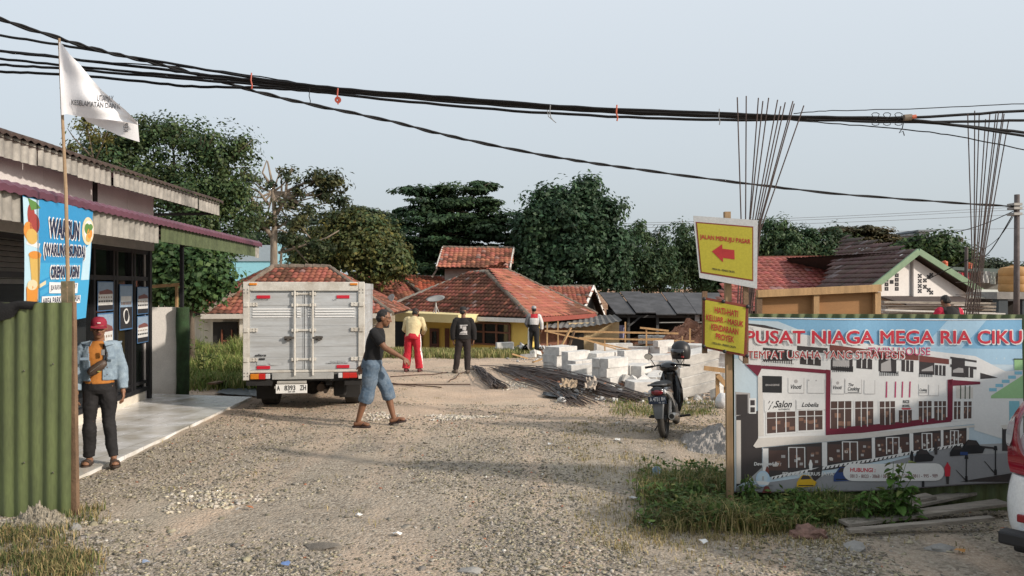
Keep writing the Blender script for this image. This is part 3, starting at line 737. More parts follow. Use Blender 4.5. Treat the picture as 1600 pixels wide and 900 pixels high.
mb.bar(upp(0, 3.49, -.05), upp(UL, 3.49, -.05), .05, .05); mb.bar(upp(.1, 3.47, -.1), fp(-.1, 3.3, -.3), .04, .05); mb.build('roof_beam', BLACK, sh)
mb = MB(); mb.bar(fp(2.42, 2.9, .06), fp(2.42, 3.6, .06), .12, .12, fn); mb.build('wall_post', DARK, sh)

# ------------------------------------------------------------------ houses behind
def hipface(*a, **k): return tiles(*a, **k)
# left tiled house
hz0 = G(-12, 33)
h1 = thing('tiled_house', 'beige house with a red hipped tile roof left of the truck', 'house', (-10, 33, hz0))
FL, FR = P(318, 491, 32), P(612, 490, 32.5); A, B = P(427, 417, 36.5), P(514, 417.5, 36.8); BL = P(278, 486, 38.5)
tiles('roof', [FL, FR, B, A], h1, seed=11, moss_shade=.35)
tiles('roof', [BL, FL, A], h1, seed=12, moss_shade=.5, base=(.36, .10, .055))
RB = P(640, 484, 39); tiles('roof', [FR, RB, B], h1, seed=13)
mb = MB(); ridge(mb, A, B, .13); ridge(mb, A, FL, .12); ridge(mb, B, FR, .11); ridge(mb, A, BL, .10); mb.build('ridge_tiles', GREYR, h1)
mb = MB(); wall_quad(mb, (FL.x + .5, 32.9), (FR.x, 33.3), hz0 - .6, FL.z - .1, .15); wall_quad(mb, (BL.x + .7, 38.2), (FL.x + .5, 32.9), hz0 - .9, FL.z - .1, .15); wall_quad(mb, (BL.x - 3, 39.5), (BL.x + .7, 38.2), hz0 - .9, FL.z - .3, .15); mb.build('wall', BEIGE, h1)
mb = MB(); mb.bar(FL + Vector((-.1, -.05, -.09)), FR + Vector((0, -.05, -.09)), .03, .2, (0, 0, 1)); mb.build('fascia', M('grey_fascia', (.5, .47, .42), .8), h1)
q0, q1 = P(330, 503, 32.8), P(352, 545, 32.8)
mb = MB(); mb.box((q0.x + .1, 32.72, hz0 - .2), (P(386, 500, 32.8).x - .4, 32.86, q0.z)); mb.build('veranda_opening', DARK, h1)  # solid dark box on the wall; the opening's shade is its colour
mb = MB(); x = P(378, 500, 32.2).x; mb.box((x - .14, 32.3, hz0 - .6), (x + .14, 32.6, FL.z - .12)); mb.bar((x, 32.4, FL.z - .6), (x + .5, 32.4, FL.z - .15), .12, .12); mb.build('veranda_post', M('pale_post', (.62, .58, .5), .85), h1)
mb = MB(); x0 = P(345, 500, 32.6).x; 
for dx in (0, .42, .84): mb.box((x0 + dx, 32.62, hz0 + .1), (x0 + dx + .05, 32.7, hz0 + 1.5))
mb.box((x0, 32.63, hz0 + 1.0), (x0 + .88, 32.69, hz0 + 1.06)); mb.build('window_frame', BROWN, h1)
# middle wing between the two houses
h2 = thing('tiled_wing', 'low red tiled roof wing between truck and yellow house', 'house', (-6, 46, -1.6))
a0, a1 = P(545, 488, 44), P(690, 480, 46); r0, r1 = P(540, 433, 49), P(626, 433.5, 49)
tiles('roof', [a0, a1, r1, r0], h2, seed=21, moss_shade=.35)
r2 = P(735, 434, 50); v0 = P(668, 465, 46.3); tiles('roof', [v0, P(760, 470, 47), r2, r1], h2, seed=22, moss_shade=.6, base=(.30, .085, .045))
mb = MB(); ridge(mb, r0, r1, .12); ridge(mb, r1, r2, .12); ridge(mb, r1, v0, .13); mb.build('ridge_tiles', GREYR, h2)
mb = MB(); wall_quad(mb, (a0.x, 45.2), (a1.x, 47), -2.3, a0.z - .05, .15); mb.build('wall', BEIGE, h2)
# yellow house
hz3 = -1.62
h3 = thing('yellow_house', 'yellow house with a large red hipped tile roof in the middle', 'house', (-1, 38, hz3))
C0, C1, C2 = P(590, 487, 42.5), P(829, 497, 35.6), P(932, 490.5, 41.0)
A0, A1, A2 = P(735, 428, 43.2), P(760, 425, 42.2), P(793, 422.5, 43.4)
tiles('roof', [C0, C1, A1, A0], h3, seed=31, moss_shade=.52, base=(.225, .088, .058))  # grazing light put into the colour: darker base, more dark tiles
tiles('roof', [C1, C2, A2, A1], h3, seed=32, moss_shade=.05, base=(.31, .122, .080))  # sunlit slope: the light is in the brighter base and few dark tiles
C3 = P(800, 480, 49); tiles('roof', [C2, C3, A2], h3, seed=33); tiles('roof', [C3, C0, A0, A2], h3, seed=34)
mb = MB(); ridge(mb, A1, C1, .12); mb.build('ridge_tiles', GREYR, h3)
mb = MB(); ridge(mb, A0, C0, .15); ridge(mb, A0, A1, .13); mb.build('ridge_tiles', M('pale_ridge_mortar', (.36, .32, .27), .95, var=.4, vs=4), h3)
mb = MB(); ridge(mb, A1, A2, .11); ridge(mb, A2, C2, .12); mb.build('ridge_tiles', GREYR, h3)
ed3 = (C1 - C0); ed3.z = 0; ed3.normalize(); in3 = Vector((-ed3.y, ed3.x, 0)); in3 = in3 if in3.y > 0 else -in3
def w3(s, z, o=0): q = Vector((C1.x, C1.y, 0)) - ed3 * s + in3 * (.58 - o); return Vector((q.x, q.y, z))
ez = C1.z
mb = MB(); a, b = w3(.6, 0, -.17), w3(10.3, 0, -.17); wall_quad(mb, (a.x, a.y), (b.x, b.y), hz3 - .8, ez - .1, .15, 1)
rd = (C2 - C1); rd.z = 0; rd.normalize(); e_ = Vector((a.x, a.y, 0)) + rd * 4.6; wall_quad(mb, (a.x, a.y), (e_.x, e_.y), hz3 - .8, ez - .1, .15, 1)
mb.build('wall', YEL, h3)
mb = MB(); o_ = in3 * -.02; mb.bar(C1 + o_ + Vector((0, 0, -.12)), C1 - ed3 * 4.3 + o_ + Vector((0, 0, -.12)), .08, .2); mb.build('gutter', M('white_gutter', (.75, .74, .72), .5), h3)
def p3(mb, px0, px1, py0, py1, o, m=0):
    """rectangle on the yellow wall plane under the given pixels"""
    def s_of(px):
        base = Vector((C1.x, C1.y, 0)) + in3 * (.58 - o); k = (px - 800) / F_PX
        # base - ed3*s : x = k*y
        return (base.x - k * base.y) / (ed3.x - k * ed3.y)
    s0, s1 = s_of(px0), s_of(px1); ymid = w3((s0 + s1) / 2, 0, o).y
    z0 = 2 - (py1 - 450) / 1200 * ymid; z1 = 2 - (py0 - 450) / 1200 * ymid
    mb.mi = m; mb.quad(w3(s0, z0, o), w3(s1, z0, o), w3(s1, z1, o), w3(s0, z1, o)); return s0, s1, z0, z1
wi = MB(); s0, s1, z0, z1 = p3(wi, 737, 797, 505, 538, .02); win = wi.build('window', GLASSB, h3)
mb = MB()
for k in range(4):
    s = s0 + (s1 - s0) * k / 3; mb.bar(w3(s, z0, .05), w3(s, z1, .05), .09, .08, in3)
for z in (z0, z1 - .42 * (z1 - z0), z1): mb.bar(w3(s0, z, .055), w3(s1, z, .055), .08, .08, in3)
mb.build('frame', M('window_frame_brown', (.17, .075, .05), .6), win)
for (x0, x1, y0, y1) in ((671, 686, 513, 545), (695, 702, 513, 545), (655, 660, 514, 545)):
    d = MB(); s0, s1, z0, z1 = p3(d, x0, x1, y0, y1, .03); dd = d.build('door', BROWN, h3)
    if x1 - x0 > 10: d = MB(); p3(d, x0 + 4, x1 - 4, y0 + 5, y1 - 8, .05); d.build('pane', GLASSB, dd)
d = MB(); p3(d, 598, 640, 502, 550, .04); d.build('carport_opening', DARK, h3)  # flat dark sheet; the carport's shade is put into its colour
# flat cream canopy along the left half
q0, q1 = P(577, 499, 39.5), P(716, 505, 36.6)
mb = MB(); mb.loft([[q0 + Vector((0, 0, z)), q1 + Vector((0, 0, z)), q1 + in3 * 2.2 + Vector((0, 0, z)), q0 + in3 * 2.2 + Vector((0, 0, z))] for z in (0, .40)])
mb.build('canopy_slab', CREAM, h3)
mb = MB()
for f in (.05, .5, .97): q = q0.lerp(q1, f) + in3 * .3; mb.box((q.x - .1, q.y - .1, hz3 - .7), (q.x + .1, q.y + .1, q.z))
mb.build('canopy_post', CREAM, h3)
# red bargeboard of the right eave, curved a little
mb = MB(); mb.bar(C1 + Vector((.1, 0, -.1)), C2 + Vector((0, 0, -.08)), .06, .22); mb.build('fascia', M('red_fascia', (.28, .07, .05), .7), h3)
# dish
ds = thing('satellite_dish', 'shallow round satellite dish on a pole over the yellow house eave', 'dish', P(681, 490, 37.2))
dc = P(681, 470, 37.0); rt = Euler((R(18), R(-6), 0)).to_matrix().to_4x4(); rt.translation = dc
mb = MB(); mb.lathe([(0.001, 0), (.2, .02), (.36, .07), (.44, .12), (.45, .135), (.36, .09), (.2, .04), (.001, .02)], 24, rt); mb.build('bowl', M('grey_dish', (.25, .25, .24), .6), ds, smooth=True)
mb = MB(); mb.tube([P(681, 489, 37.2), dc], .035, 8); mb.tube([P(677, 489, 37.2), dc.lerp(P(681, 489, 37.2), .3)], .02, 6); mb.tube([P(686, 489, 37.2), dc.lerp(P(681, 489, 37.2), .3)], .02, 6); mb.build('mast', M('white_mast', (.6, .6, .6), .5), ds)
d2 = thing('satellite_dish', 'tilted pale satellite dish low on the tiled wing roof', 'dish', P(612, 473, 38))
rt = Euler((R(40), R(-50), 0)).to_matrix().to_4x4(); rt.translation = P(612, 468, 37.2); mb = MB()
mb.lathe([(0.001, 0), (.14, .02), (.25, .08), (.26, .1), (.14, .04), (.001, .02)], 20, rt); mb.build('bowl', M('pale_dish', (.42, .41, .38), .6), d2, smooth=True)
mb = MB(); mb.tube([P(612, 480, 37.9), P(612, 468, 37.2)], .03, 6); mb.build('mast', M('pale_dish', (.4, .4, .4)), d2)
# raised little roof behind
h4 = thing('roof_tower', 'small raised gable roof of bright tiles on white walls behind the yellow house', 'house', P(745, 440, 50))
e0, e1, t1, t0 = P(682, 418, 48), P(797, 419.5, 48), P(803, 388, 51), P(692, 387, 51)
tiles('roof', [e0, e1, t1, t0], h4, seed=41, moss_shade=.12, base=(.33, .13, .083), tw=.3, tl=.36)
b0, b1 = P(686, 418, 55), P(808, 420, 55); tiles('roof', [b1, b0, t0, t1], h4, seed=42)
mb = MB(); ridge(mb, t0, t1, .1); mb.build('ridge_tiles', GREYR, h4)
mb = MB(); x0, x1 = P(695, 0, 49).x, P(790, 0, 49).x; mb.box((x0, 49, -1.5), (x1, 53.5, e0.z + .02)); mb.build('wall', M('stained_white_wall', (.55, .53, .50), .9, var=.3, vs=2), h4)
mb = MB(); mb.poly([e1 + Vector((-.15, .25, -.05)), b1 + Vector((-.15, -.3, -.05)), t1 + Vector((-.15, 0, -.1))]); mb.build('gable', M('brown_gable_boards', (.16, .08, .06), .9), h4)
mb = MB(); mb.bar(e1, t1, .08, .18); mb.bar(b1, t1, .08, .18); mb.bar(e0, t0, .08, .18); mb.build('bargeboard', M('pale_bargeboard', (.58, .55, .5), .8), h4)
mb = MB(); mb.bar(P(675, 433, 48.5), P(684, 419, 48.5), .12, .1); mb.build('strut', WOODG, h4)
# right gable behind
h5 = thing('gable_house', 'small red tiled house with white bargeboards right of the yellow house', 'house', P(905, 500, 44))
e0, e1, t1, t0 = P(872, 482, 42.5), P(912, 482, 42.5), P(928, 448, 46), P(850, 449, 46)
tiles('roof', [e0, e1, t1, t0], h5, seed=51, moss_shade=.2)
bk = P(946, 496, 50); bk2 = P(850, 490, 50); tiles('roof', [bk, bk2, t0, t1], h5, seed=52)
mb = MB(); ridge(mb, t0, t1, .1); mb.build('ridge_tiles', GREYR, h5)
mb = MB(); mb.bar(e1 + Vector((0, 0, -.1)), t1, .06, .2); mb.bar(t1, bk, .06, .2); mb.build('bargeboard', WHITE, h5)
mb = MB(); mb.poly([e1 + Vector((-.3, 0, -.1)), bk + Vector((-.4, 0, -.1)), t1 + Vector((-.3, 0, -.1))]); mb.poly([e1 + Vector((-.3, .2, -2)), bk + Vector((-.4, 0, -2)), bk + Vector((-.4, 0, -.1)), e1 + Vector((-.3, .2, -.1))]); mb.build('gable', DARK, h5)
mb = MB(); wall_quad(mb, (e0.x, 43.4), (e1.x - .2, 43.4), -2, e0.z, .15); mb.build('wall', BEIGE, h5)
h6 = thing('far_tiled_roof', 'sliver of red tiled roof behind the yellow house ridge', 'house', P(845, 470, 52))
e0, e1, t1, t0 = P(822, 452, 50), P(874, 452, 50), P(862, 440.5, 52), P(832, 440.5, 52); tiles('roof', [e0, e1, t1, t0], h6, seed=61)
mb = MB(); mb.box((e0.x + .2, 50.6, -2), (e1.x - .2, 53, e0.z)); mb.build('wall', BEIGE, h6)
# sagging asbestos lean-to on the right flank
l1 = thing('lean_to', 'lean-to of grey sagging sheets on beige walls right of the yellow house', 'shed', P(910, 530, 38))
mb = MB(); k0, k1, k2, k3 = P(850, 512, 35.8), P(972, 501, 37.5), P(960, 492, 41.5), P(870, 494, 41.5); rows = []
for i in range(13):
    f = i / 12; r = []
    for j in range(49):
        g = j / 48; q = k0.lerp(k1, g).lerp(k3.lerp(k2, g), f); q = q + Vector((0, 0, -.12 * math.sin(g * 3.14) * (1 - f) + .03 * math.cos(g * 48 * 1.57)))
        r.append(mb.vert(q))
    rows.append(r)
for a, b in zip(rows, rows[1:]):
    for j in range(48): mb.face((a[j], a[j + 1], b[j + 1], b[j]))
mb.build('roof_sheet', M('grey_asbestos', (.17, .165, .155), .9, var=.5, vs=2, fine=.15), l1)
mb = MB(); wall_quad(mb, (P(888, 0, 38).x, 37.7), (P(968, 0, 38.5).x, 38.6), -1.5, k1.z - .12, .12); mb.build('wall', M('ochre_wall', (.55, .42, .24), .9, var=.2), l1)
mb = MB(); x0, x1 = P(890, 0, 37.6).x, P(912, 0, 37.6).x; mb.box((x0, 37.5, -1.2), (x1, 37.62, -.1)); mb.build('doorway', DARK, l1)  # dark box on the wall, coloured as the shade within a doorway
mb = MB(); wall_quad(mb, (P(835, 0, 37).x, 37.2), (P(888, 0, 38).x, 37.6), -1.5, .2, .12); mb.build('back_wall', M('dull_brick', (.26, .12, .08), .9, var=.3), l1)
# black shed on the right
s1_ = thing('black_shed', 'long dark shed with a black sheet roof on thin posts behind the dirt heap', 'shed', P(1030, 530, 44))
BSH = M('black_roof_sheet', (.085, .085, .09), .75, var=.5, vs=1.5, fine=.15)
mb = MB()
for k in range(7):
    f0, f1 = k / 7, (k + 1) / 7 - .004; dz = .05 * (k % 2) + .03 * math.sin(k * 2)
    a, b = P(962, 491, 42), P(1185, 493, 42); c_, d_ = P(1165, 460, 47), P(936, 458, 47)
    mb.loft([[q + Vector((0, 0, dz + e)) for q in (a.lerp(b, f0), a.lerp(b, f1), d_.lerp(c_, f1), d_.lerp(c_, f0))] for e in (0, .05)])
mb.build('roof', BSH, s1_)
mb = MB()
for px in (982, 1027, 1075, 1120, 1160): q = P(px, 490, 42.6); mb.box((q.x - .07, 42.5, -1.4), (q.x + .07, 42.64, q.z + .1))
mb.bar(P(982, 510, 42.5), P(1002, 494, 42.5), .09, .09); mb.bar(P(965, 494, 42.6), P(1180, 496, 42.6), .1, .14); mb.build('post', M('grey_shed_posts', (.10, .10, .10), .8), s1_)
mb = MB(); wall_quad(mb, (P(950, 0, 46.5).x, 46.5), (P(1180, 0, 46.5).x, 46.5), -1.6, 1.2, .1); wall_quad(mb, (P(962, 0, 43).x, 43), (P(950, 0, 46.5).x, 46.5), -1.6, .7, .1); mb.build('back_wall', DARK, s1_)
mb = MB(); mb.bar(P(1030, 504, 42.4), P(1120, 503, 42.4), .04, .05); mb.build('rail', M('pale_conduit', (.4, .4, .38)), s1_)
mb = MB(); mb.box((P(1086, 0, 42.4).x, 42.38, P(0, 502, 42.4).z), (P(1093, 0, 42.4).x, 42.48, P(0, 492, 42.4).z), bev=.02); mb.build('meter_box', M('pale_box', (.5, .52, .55)), s1_)
# pale blue building far left
cb = thing('blue_building', 'pale blue flat walled building seen between the trees above the left tiled roof', 'building', P(420, 450, 52))
mb = MB(); x0, x1 = P(340, 0, 52).x, P(452, 0, 52).x; mb.box((x0, 52, -2), (x1, 60, P(0, 408, 52).z)); mb.build('wall', M('pale_blue_wall', (.30, .62, .72), .85, var=.08), cb)
mb = MB(); mb.box((x0 - .1, 51.9, P(0, 408, 52).z), (x1 - 1.0, 60, P(0, 383, 52).z)); mb.build('upper_wall', M('grey_blue_sheet', (.33, .40, .45), .7, var=.1), cb)
mb = MB(); mb.box((x1 - 1.0, 51.85, P(0, 420, 52).z), (x1 + .25, 60, P(0, 380, 52).z)); mb.build('end_wall', M('sky_blue_wall', (.36, .66, .76), .85, var=.08), cb)
# ------------------------------------------------------------------ right: house with the vent-block gable
hh = thing('gable_house', 'white gabled house with green bargeboards and vent holes shaped as two letters', 'house', P(1440, 500, 32))
apx = P(1417, 393, 30.5); gl = P(1335, 458, 29.3); gr_ = P(1560, 483, 32.0)
gd = Vector((gr_.x - gl.x, gr_.y - gl.y, 0)).normalized(); gn = Vector((gd.y, -gd.x, 0)); gn = gn if gn.y < 0 else -gn
GBK = -gn * 7 + Vector((0, 0, 0))
ROOFB = MA('brown_metal_tile', .6, spec=.3, vs=1.5, var=.25)
lb = P(1278, 457, 31.5); lt = P(1336, 402, 37)
tiles('roof', [lb, gl + gn * .5, apx + gn * .5, lt], hh, tw=.21, tl=.38, base=(.10, .060, .048), moss_shade=.1, seed=71, prof=.02, mat=ROOFB, jit=.006)
tiles('roof', [gr_ + gn * .5, gr_ + GBK, apx + GBK, apx + gn * .5], hh, tw=.21, tl=.38, base=(.12, .065, .05), moss_shade=.1, seed=72, prof=.02, mat=ROOFB)
GRB = M('green_bargeboard', (.16, .25, .15), .6, var=.2)
mb = MB()
for a, b in ((gl, apx), (apx, gr_)): mb.bar(a + gn * .55 + Vector((0, 0, -.02)), b + gn * .55 + Vector((0, 0, -.02)), .07, .24)
mb.build('bargeboard', GRB, hh)
gm = Matrix(((gd.x, -gn.x, 0, gl.x), (gd.y, -gn.y, 0, gl.y), (0, 0, 1, 0), (0, 0, 0, 1)))
def gs(px):
    k = (px - 800) / F_PX; return (k * gl.y - gl.x) / (gd.x - k * gd.y)
def gpt(px, py): s = gs(px); q = gl + gd * s; return s, 2 - (py - 450) / 1200 * q.y
sA, zA = gpt(1417, 397); sL, zL = gpt(1338, 462); sR, zR = gpt(1552, 486); sm, _ = gpt(1427, 450)
def zroof(s): return zL + (zA - zL) * (s - sL) / (sA - sL) if s < sA else zA + (zR - zA) * (s - sA) / (sR - sA)
mb = MB(); mb.prism([(sL, -1), (sm - .02, -1), (sm - .02, zroof(sm)), (sA, zA), (sL, zL)], .15, gm @ Matrix.Translation((0, .12, 0))); mb.build('wall', M('white_gable_wall', (.68, .65, .62), .85, var=.08), hh)
mb = MB(); mb.prism([(sm + .02, -1), (sR, -1), (sR, zR), (sm + .02, zroof(sm + .02))], .15, gm); mb.build('wall', M('white_gable_wall', (.68, .65, .62)), hh)
VENT = M('vent_hole_dark', (.035, .035, .04), .9); VENTP = M('vent_hole_grid', (.28, .26, .25), .9)
mb = MB()
def blk(px0, px1, py0, py1, off, m=0, inset=0):
    s0, z1 = gpt(px0, py0); s1, z0 = gpt(px1, py1); mb.mi = m
    mb.quad(*[gm @ Vector(q) for q in ((s0, off, z0), (s1, off, z0), (s1, off, z1), (s0, off, z1))])
for cx in (1386, 1402):
    for r in range(4):
        y = 427 + r * 7.1; blk(cx, cx + 6, y, y + 6, .115, 0); blk(cx + 2.2, cx + 3.8, y + 2, y + 4, .112, 1)
blk(1394, 1400, 437.5, 443.5, .115)
for r in range(4):
    y = 428 + r * 7.8
    for a, b in ((0, 0), (3.6, 0), (0, 3.8), (3.6, 3.8), (1.8, 1.9)): blk(1434 + a, 1436.6 + a, y + b, y + b + 2.6, -.006)
for i, (cx, cy) in enumerate(((1443, 436), (1449, 430.5), (1453, 427.5), (1443, 446), (1449, 451), (1453, 455))):
    for a, b in ((0, 0), (3.4, 0), (0, 3.6), (3.4, 3.6), (1.7, 1.8)): blk(cx + a - 1, cx + a + 1.6, cy + b - 1, cy + b + 1.7, -.006)
mb.build('vent_blocks', [VENT, VENTP], hh)
mb = MB(); s0, z0 = gpt(1376, 474); s1, z1 = gpt(1500, 462); mb.loft([[gm @ Vector((s0, o, z)) for o, z in ((.1, z1), (-1.2, z1 - .28), (-1.2, z1 - .33), (.1, z1 - .05))], [gm @ Vector((s1, o, z)) for o, z in ((.1, z1), (-1.2, z1 - .28), (-1.2, z1 - .33), (.1, z1 - .05))]])
mb.build('awning', M('dark_brown_awning', (.08, .06, .055), .8, var=.4), hh)
rr_ = thing('red_metal_roof_house', 'low house with a long faded red metal tile roof behind the signs', 'house', P(1250, 470, 36))
e0, e1, t1, t0 = P(1120, 487, 31.5), P(1296, 487, 31.5), P(1333, 401, 38), P(1135, 402, 38)
tiles('roof', [e0, e1, t1, t0], rr_, tw=.3, tl=.40, base=(.26, .075, .055), moss_shade=.08, seed=81, prof=.03, mat=MA('red_metal_tile', .5, spec=.4, vs=1.2, var=.3), jit=.004)
mb = MB(); wall_quad(mb, (e0.x, 32.3), (e1.x, 32.3), -1.3, e0.z, .15); mb.build('wall', BEIGE, rr_)
mb = MB(); mb.bar(t0, t1, .2, .1); mb.build('ridge_cap', M('red_ridge_cap', (.22, .07, .05), .5), rr_)

# junk roof line between the hoarding and the gabled house
jr = thing('awning_roof', 'low dark awning of planks and pale sheets under the vent gable', 'awning', P(1440, 497, 22))
mb = MB()
for k in range(5):
    a, b = P(1376 + k * 3, 472 + k * 5 + (k % 2) * 2, 22 + .5 * k), P(1550, 474 + k * 5, 22.4 + .4 * k); mb.bar(a, b, .35, .06)
mb.build('plank', WOODG, jr)
mb = MB(); a, b = P(1374, 484, 21), P(1560, 490, 21.6); mb.bar(a, b, .5, .04); mb.build('pale_sheet', M('pale_sheet', (.5, .49, .46), .7), jr)
mb = MB()
for px in (1380, 1465, 1550): q = P(px, 490, 21.6); mb.box((q.x - .06, 21.55, -.6), (q.x + .06, 21.67, q.z))
mb.build('post', WOODB, jr)
# plywood formwork behind the hoarding
pf = thing('plywood_formwork', 'long orange plywood panel with a timber cap rail behind the printed hoarding', 'formwork', P(1280, 520, 9.6))
PLY = M('orange_plywood', (.36, .185, .075), .75, var=.2, vs=1.5, stretch=(1, 1, 5))
a, b = P(1183, 459, 9.6), P(1375, 450, 9.6)
mb = MB(); mb.prism([(a.x, 0), (b.x, 0), (b.x, b.z - .02), (a.x, a.z - .02)], .02, Matrix.Translation((0, 9.66, 0))); mb.build('panel', PLY, pf)
mb = MB(); mb.bar(a, b, .09, .09); mb.build('cap_rail', WOOD, pf)
for px in (1186, 1275, 1371):
    x = (px - 800) / 1200 * 9.6; zt = a.z + (b.z - a.z) * (px - 1183) / 192 - .05
    mb = MB(); mb.box((x - .035, 9.58, 0), (x + .035, 9.655, zt)); mb.build('stud', WOOD if px > 1200 else WOODB, pf)
# ------------------------------------------------------------------ trees
LEAF = MA('leaf', .55, transl=.34, spec=.28, vs=.5, var=.15)
BARK = M('bark', (.15, .12, .09), .95, var=.4, vs=4, bump=.4, stretch=(2, 2, .5))
BARKP = M('pale_bark', (.27, .22, .17), .95, var=.4, vs=4, bump=.3, stretch=(2, 2, .5))
def tree(name, label, Y, blobs, n, leaf, green, trunk=None, limbs=(), group=None, clump=.5, per=26, flat=0, seed=0, dep=.8, asp=1.7, bark=None, fill=.55, warm=.25, droop=0.0, cat='tree'):
    """blobs: (px, py, rx_px, ry_px[, dY]) outline lobes of the crown in the photograph, given real depth"""
    rg = np.random.default_rng(100 + seed); s = Y / F_PX; leaf *= .66; n = int(n * 2.1); per = int(per * 2.6)
    base = trunk[0] if trunk else (blobs[0][0], 520)
    x0 = (base[0] - 800) / F_PX * Y; t = thing(name, label, cat, (x0, Y, G(x0, Y)), 0, group)
    cen = []; rad = []; wt = []
    for b in blobs:
        c = P(b[0], b[1], Y); c.y += b[4] if len(b) > 4 else 0; cen.append(c); r = (b[2] * s, max(b[2], b[3]) * s * dep, b[3] * s); rad.append(r); wt.append((r[0] * r[1] * r[2]) ** (.62))
    wt = np.array(wt) / sum(wt); nc = max(8, n // per); bi = rg.choice(len(blobs), nc, p=wt)
    d = rg.normal(0, 1, (nc, 3)); d /= np.linalg.norm(d, axis=1, keepdims=True)
    rr = fill + (1 - fill) * rg.random(nc) ** .6
    rr = rr * (1 + .18 * rg.normal(0, 1, nc)) * (1 + .12 * np.sin(d[:, 0] * 5 + seed) * np.cos(d[:, 2] * 6 + seed))
    C = np.array([tuple(c) for c in cen])[bi]; Rd = np.array(rad)[bi]
    cc = C + d * Rd * rr[:, None]
    cs = clump * rg.choice([.5, .7, .95, 1.3, 1.7], nc, p=[.25, .25, .25, .15, .1])
    k = rg.integers(0, nc, n)
    dl = rg.normal(0, 1, (n, 3)); dl /= np.linalg.norm(dl, axis=1, keepdims=True); du = dl.copy(); dl *= (cs[k] * rg.random(n) ** .45)[:, None]
    dl[:, 2] *= (.22 if flat else .8)
    p = cc[k] + dl
    out = d[k] * .3 + du * .8 + rg.normal(0, .4, (n, 3)) + np.array([0, 0, .45 if not flat else 1.2])
    out /= np.linalg.norm(out, axis=1, keepdims=True)
    a = rg.normal(0, 1, (n, 3)); a[:, 2] -= droop; a -= out * (a * out).sum(1, keepdims=True); a /= np.linalg.norm(a, axis=1, keepdims=True)
    b = np.cross(out, a); L = leaf * rg.uniform(.6, 1.35, n)[:, None]; W = L / asp * .5
    v = np.stack([p - a * L * .5, p + b * W + out * L * .1, p + a * L * .5, p - b * W + out * L * .1], 1).reshape(-1, 3)
    f = np.arange(n * 4).reshape(-1, 4)
    g = np.array(green); cb = rg.uniform(.65, 1.4, nc)[k] * rg.uniform(.7, 1.3, n)
    cw = np.clip(rg.normal(0, 1, nc)[k] * .5 + rg.normal(0, .4, n), -1, 1.6) * warm
    col = g[None] * cb[:, None]; col[:, 0] *= 1 + cw * .9; col[:, 1] *= 1 + cw * .25; col[:, 2] *= 1 - cw * .2
    np_mesh('crown', v, f, np.clip(col, .004, .6), LEAF, t)
    mb = MB(); bk = bark or BARK
    tr = trunk if trunk else [(base[0], 520), (blobs[0][0], blobs[0][1])]
    pts = [P(q[0], q[1], Y + (q[3] if len(q) > 3 else 0)) for q in tr]; w0 = tr[0][2] * s if len(tr[0]) > 2 else .25
    pts[0].z = min(pts[0].z, G(pts[0].x, pts[0].y) - .1)
    mb.tube(pts, [w0 * (1 - .65 * i / max(1, len(pts) - 1)) for i in range(len(pts))], 8)
    if limbs:
        for lm in limbs: q = [P(e[0], e[1], Y + (e[2] if len(e) > 2 else 0)) for e in lm[1:]]; mb.tube(q, [lm[0] * s * (1 - .7 * i / (len(q) - 1)) for i in range(len(q))], 6)
    # hidden limbs towards the lobes
    st = pts[-1]
    for c, r in zip(cen, rad):
        m = st.lerp(c, .5) + Vector((0, 0, -.15 * abs((c - st).x))); mb.tube([st, m, c], [w0 * .32, w0 * .2, w0 * .06], 5)
        for j in range(3):
            e = c + Vector((rg.normal() * r[0] * .5, rg.normal() * r[1] * .5, abs(rg.normal()) * r[2] * .5)); mb.tube([m.lerp(c, .6), e], [w0 * .12, w0 * .03], 4)
    mb.build('trunk', bk, t, smooth=True)
    return t
TG = 'trees behind the houses'
tree('broadleaf_tree', 'large dark broadleaf tree rising behind the shop roof', 24,
     [(170, 235, 42, 26), (215, 215, 40, 28), (268, 208, 42, 26), (320, 235, 46, 36), (365, 235, 34, 24), (230, 275, 70, 45), (310, 295, 80, 50), (352, 300, 30, 36), (290, 360, 80, 40), (370, 340, 30, 24), (150, 260, 30, 25), (260, 400, 60, 35, 1), (330, 375, 40, 22, 1)],
     21000, .18, (.060, .094, .036), trunk=[(285, 560, 12), (290, 430), (280, 330)], group=None, clump=.55, seed=1, warm=.35, fill=.25)
tree('leafy_tree', 'fresh green small tree behind the black canopy post', 21, [(310, 420, 40, 28), (335, 440, 22, 14), (260, 430, 40, 40), (290, 455, 40, 25), (250, 395, 30, 20)], 8000, .24, (.055, .105, .034), trunk=[(300, 560, 6), (300, 440)], clump=.5, seed=2, asp=1.5)
tree('yellowing_shrub', 'thin bare twigged shrub top beside the flag, over the shop roof', 22, [(115, 232, 10, 8), (135, 195, 8, 10), (140, 215, 10, 8), (165, 215, 14, 8)], 330, .16, (.10, .10, .03), trunk=[(150, 420, 2), (148, 260), (135, 190)], limbs=[(1.4, (148, 250), (115, 215), (105, 200)), (1.2, (150, 250), (170, 200), (178, 190))], clump=.35, seed=3)
lim = [(5.2, (428, 372), (410, 350), (402, 325), (400, 315)), (4.2, (430, 350), (428, 310), (424, 280), (418, 252)), (3.6, (432, 335), (446, 310), (448, 285), (456, 262)), (3.6, (436, 318), (462, 305), (490, 305), (520, 300)), (3.0, (420, 320), (405, 300), (385, 290)), (2.5, (440, 350), (470, 355), (485, 372)), (2.4, (424, 290), (410, 270), (417, 250)), (3, (402, 325), (388, 300), (376, 292)), (2.5, (446, 300), (478, 285), (500, 280)), (2, (440, 305), (440, 280), (430, 262)), (2.2, (428, 360), (450, 345), (480, 340))]
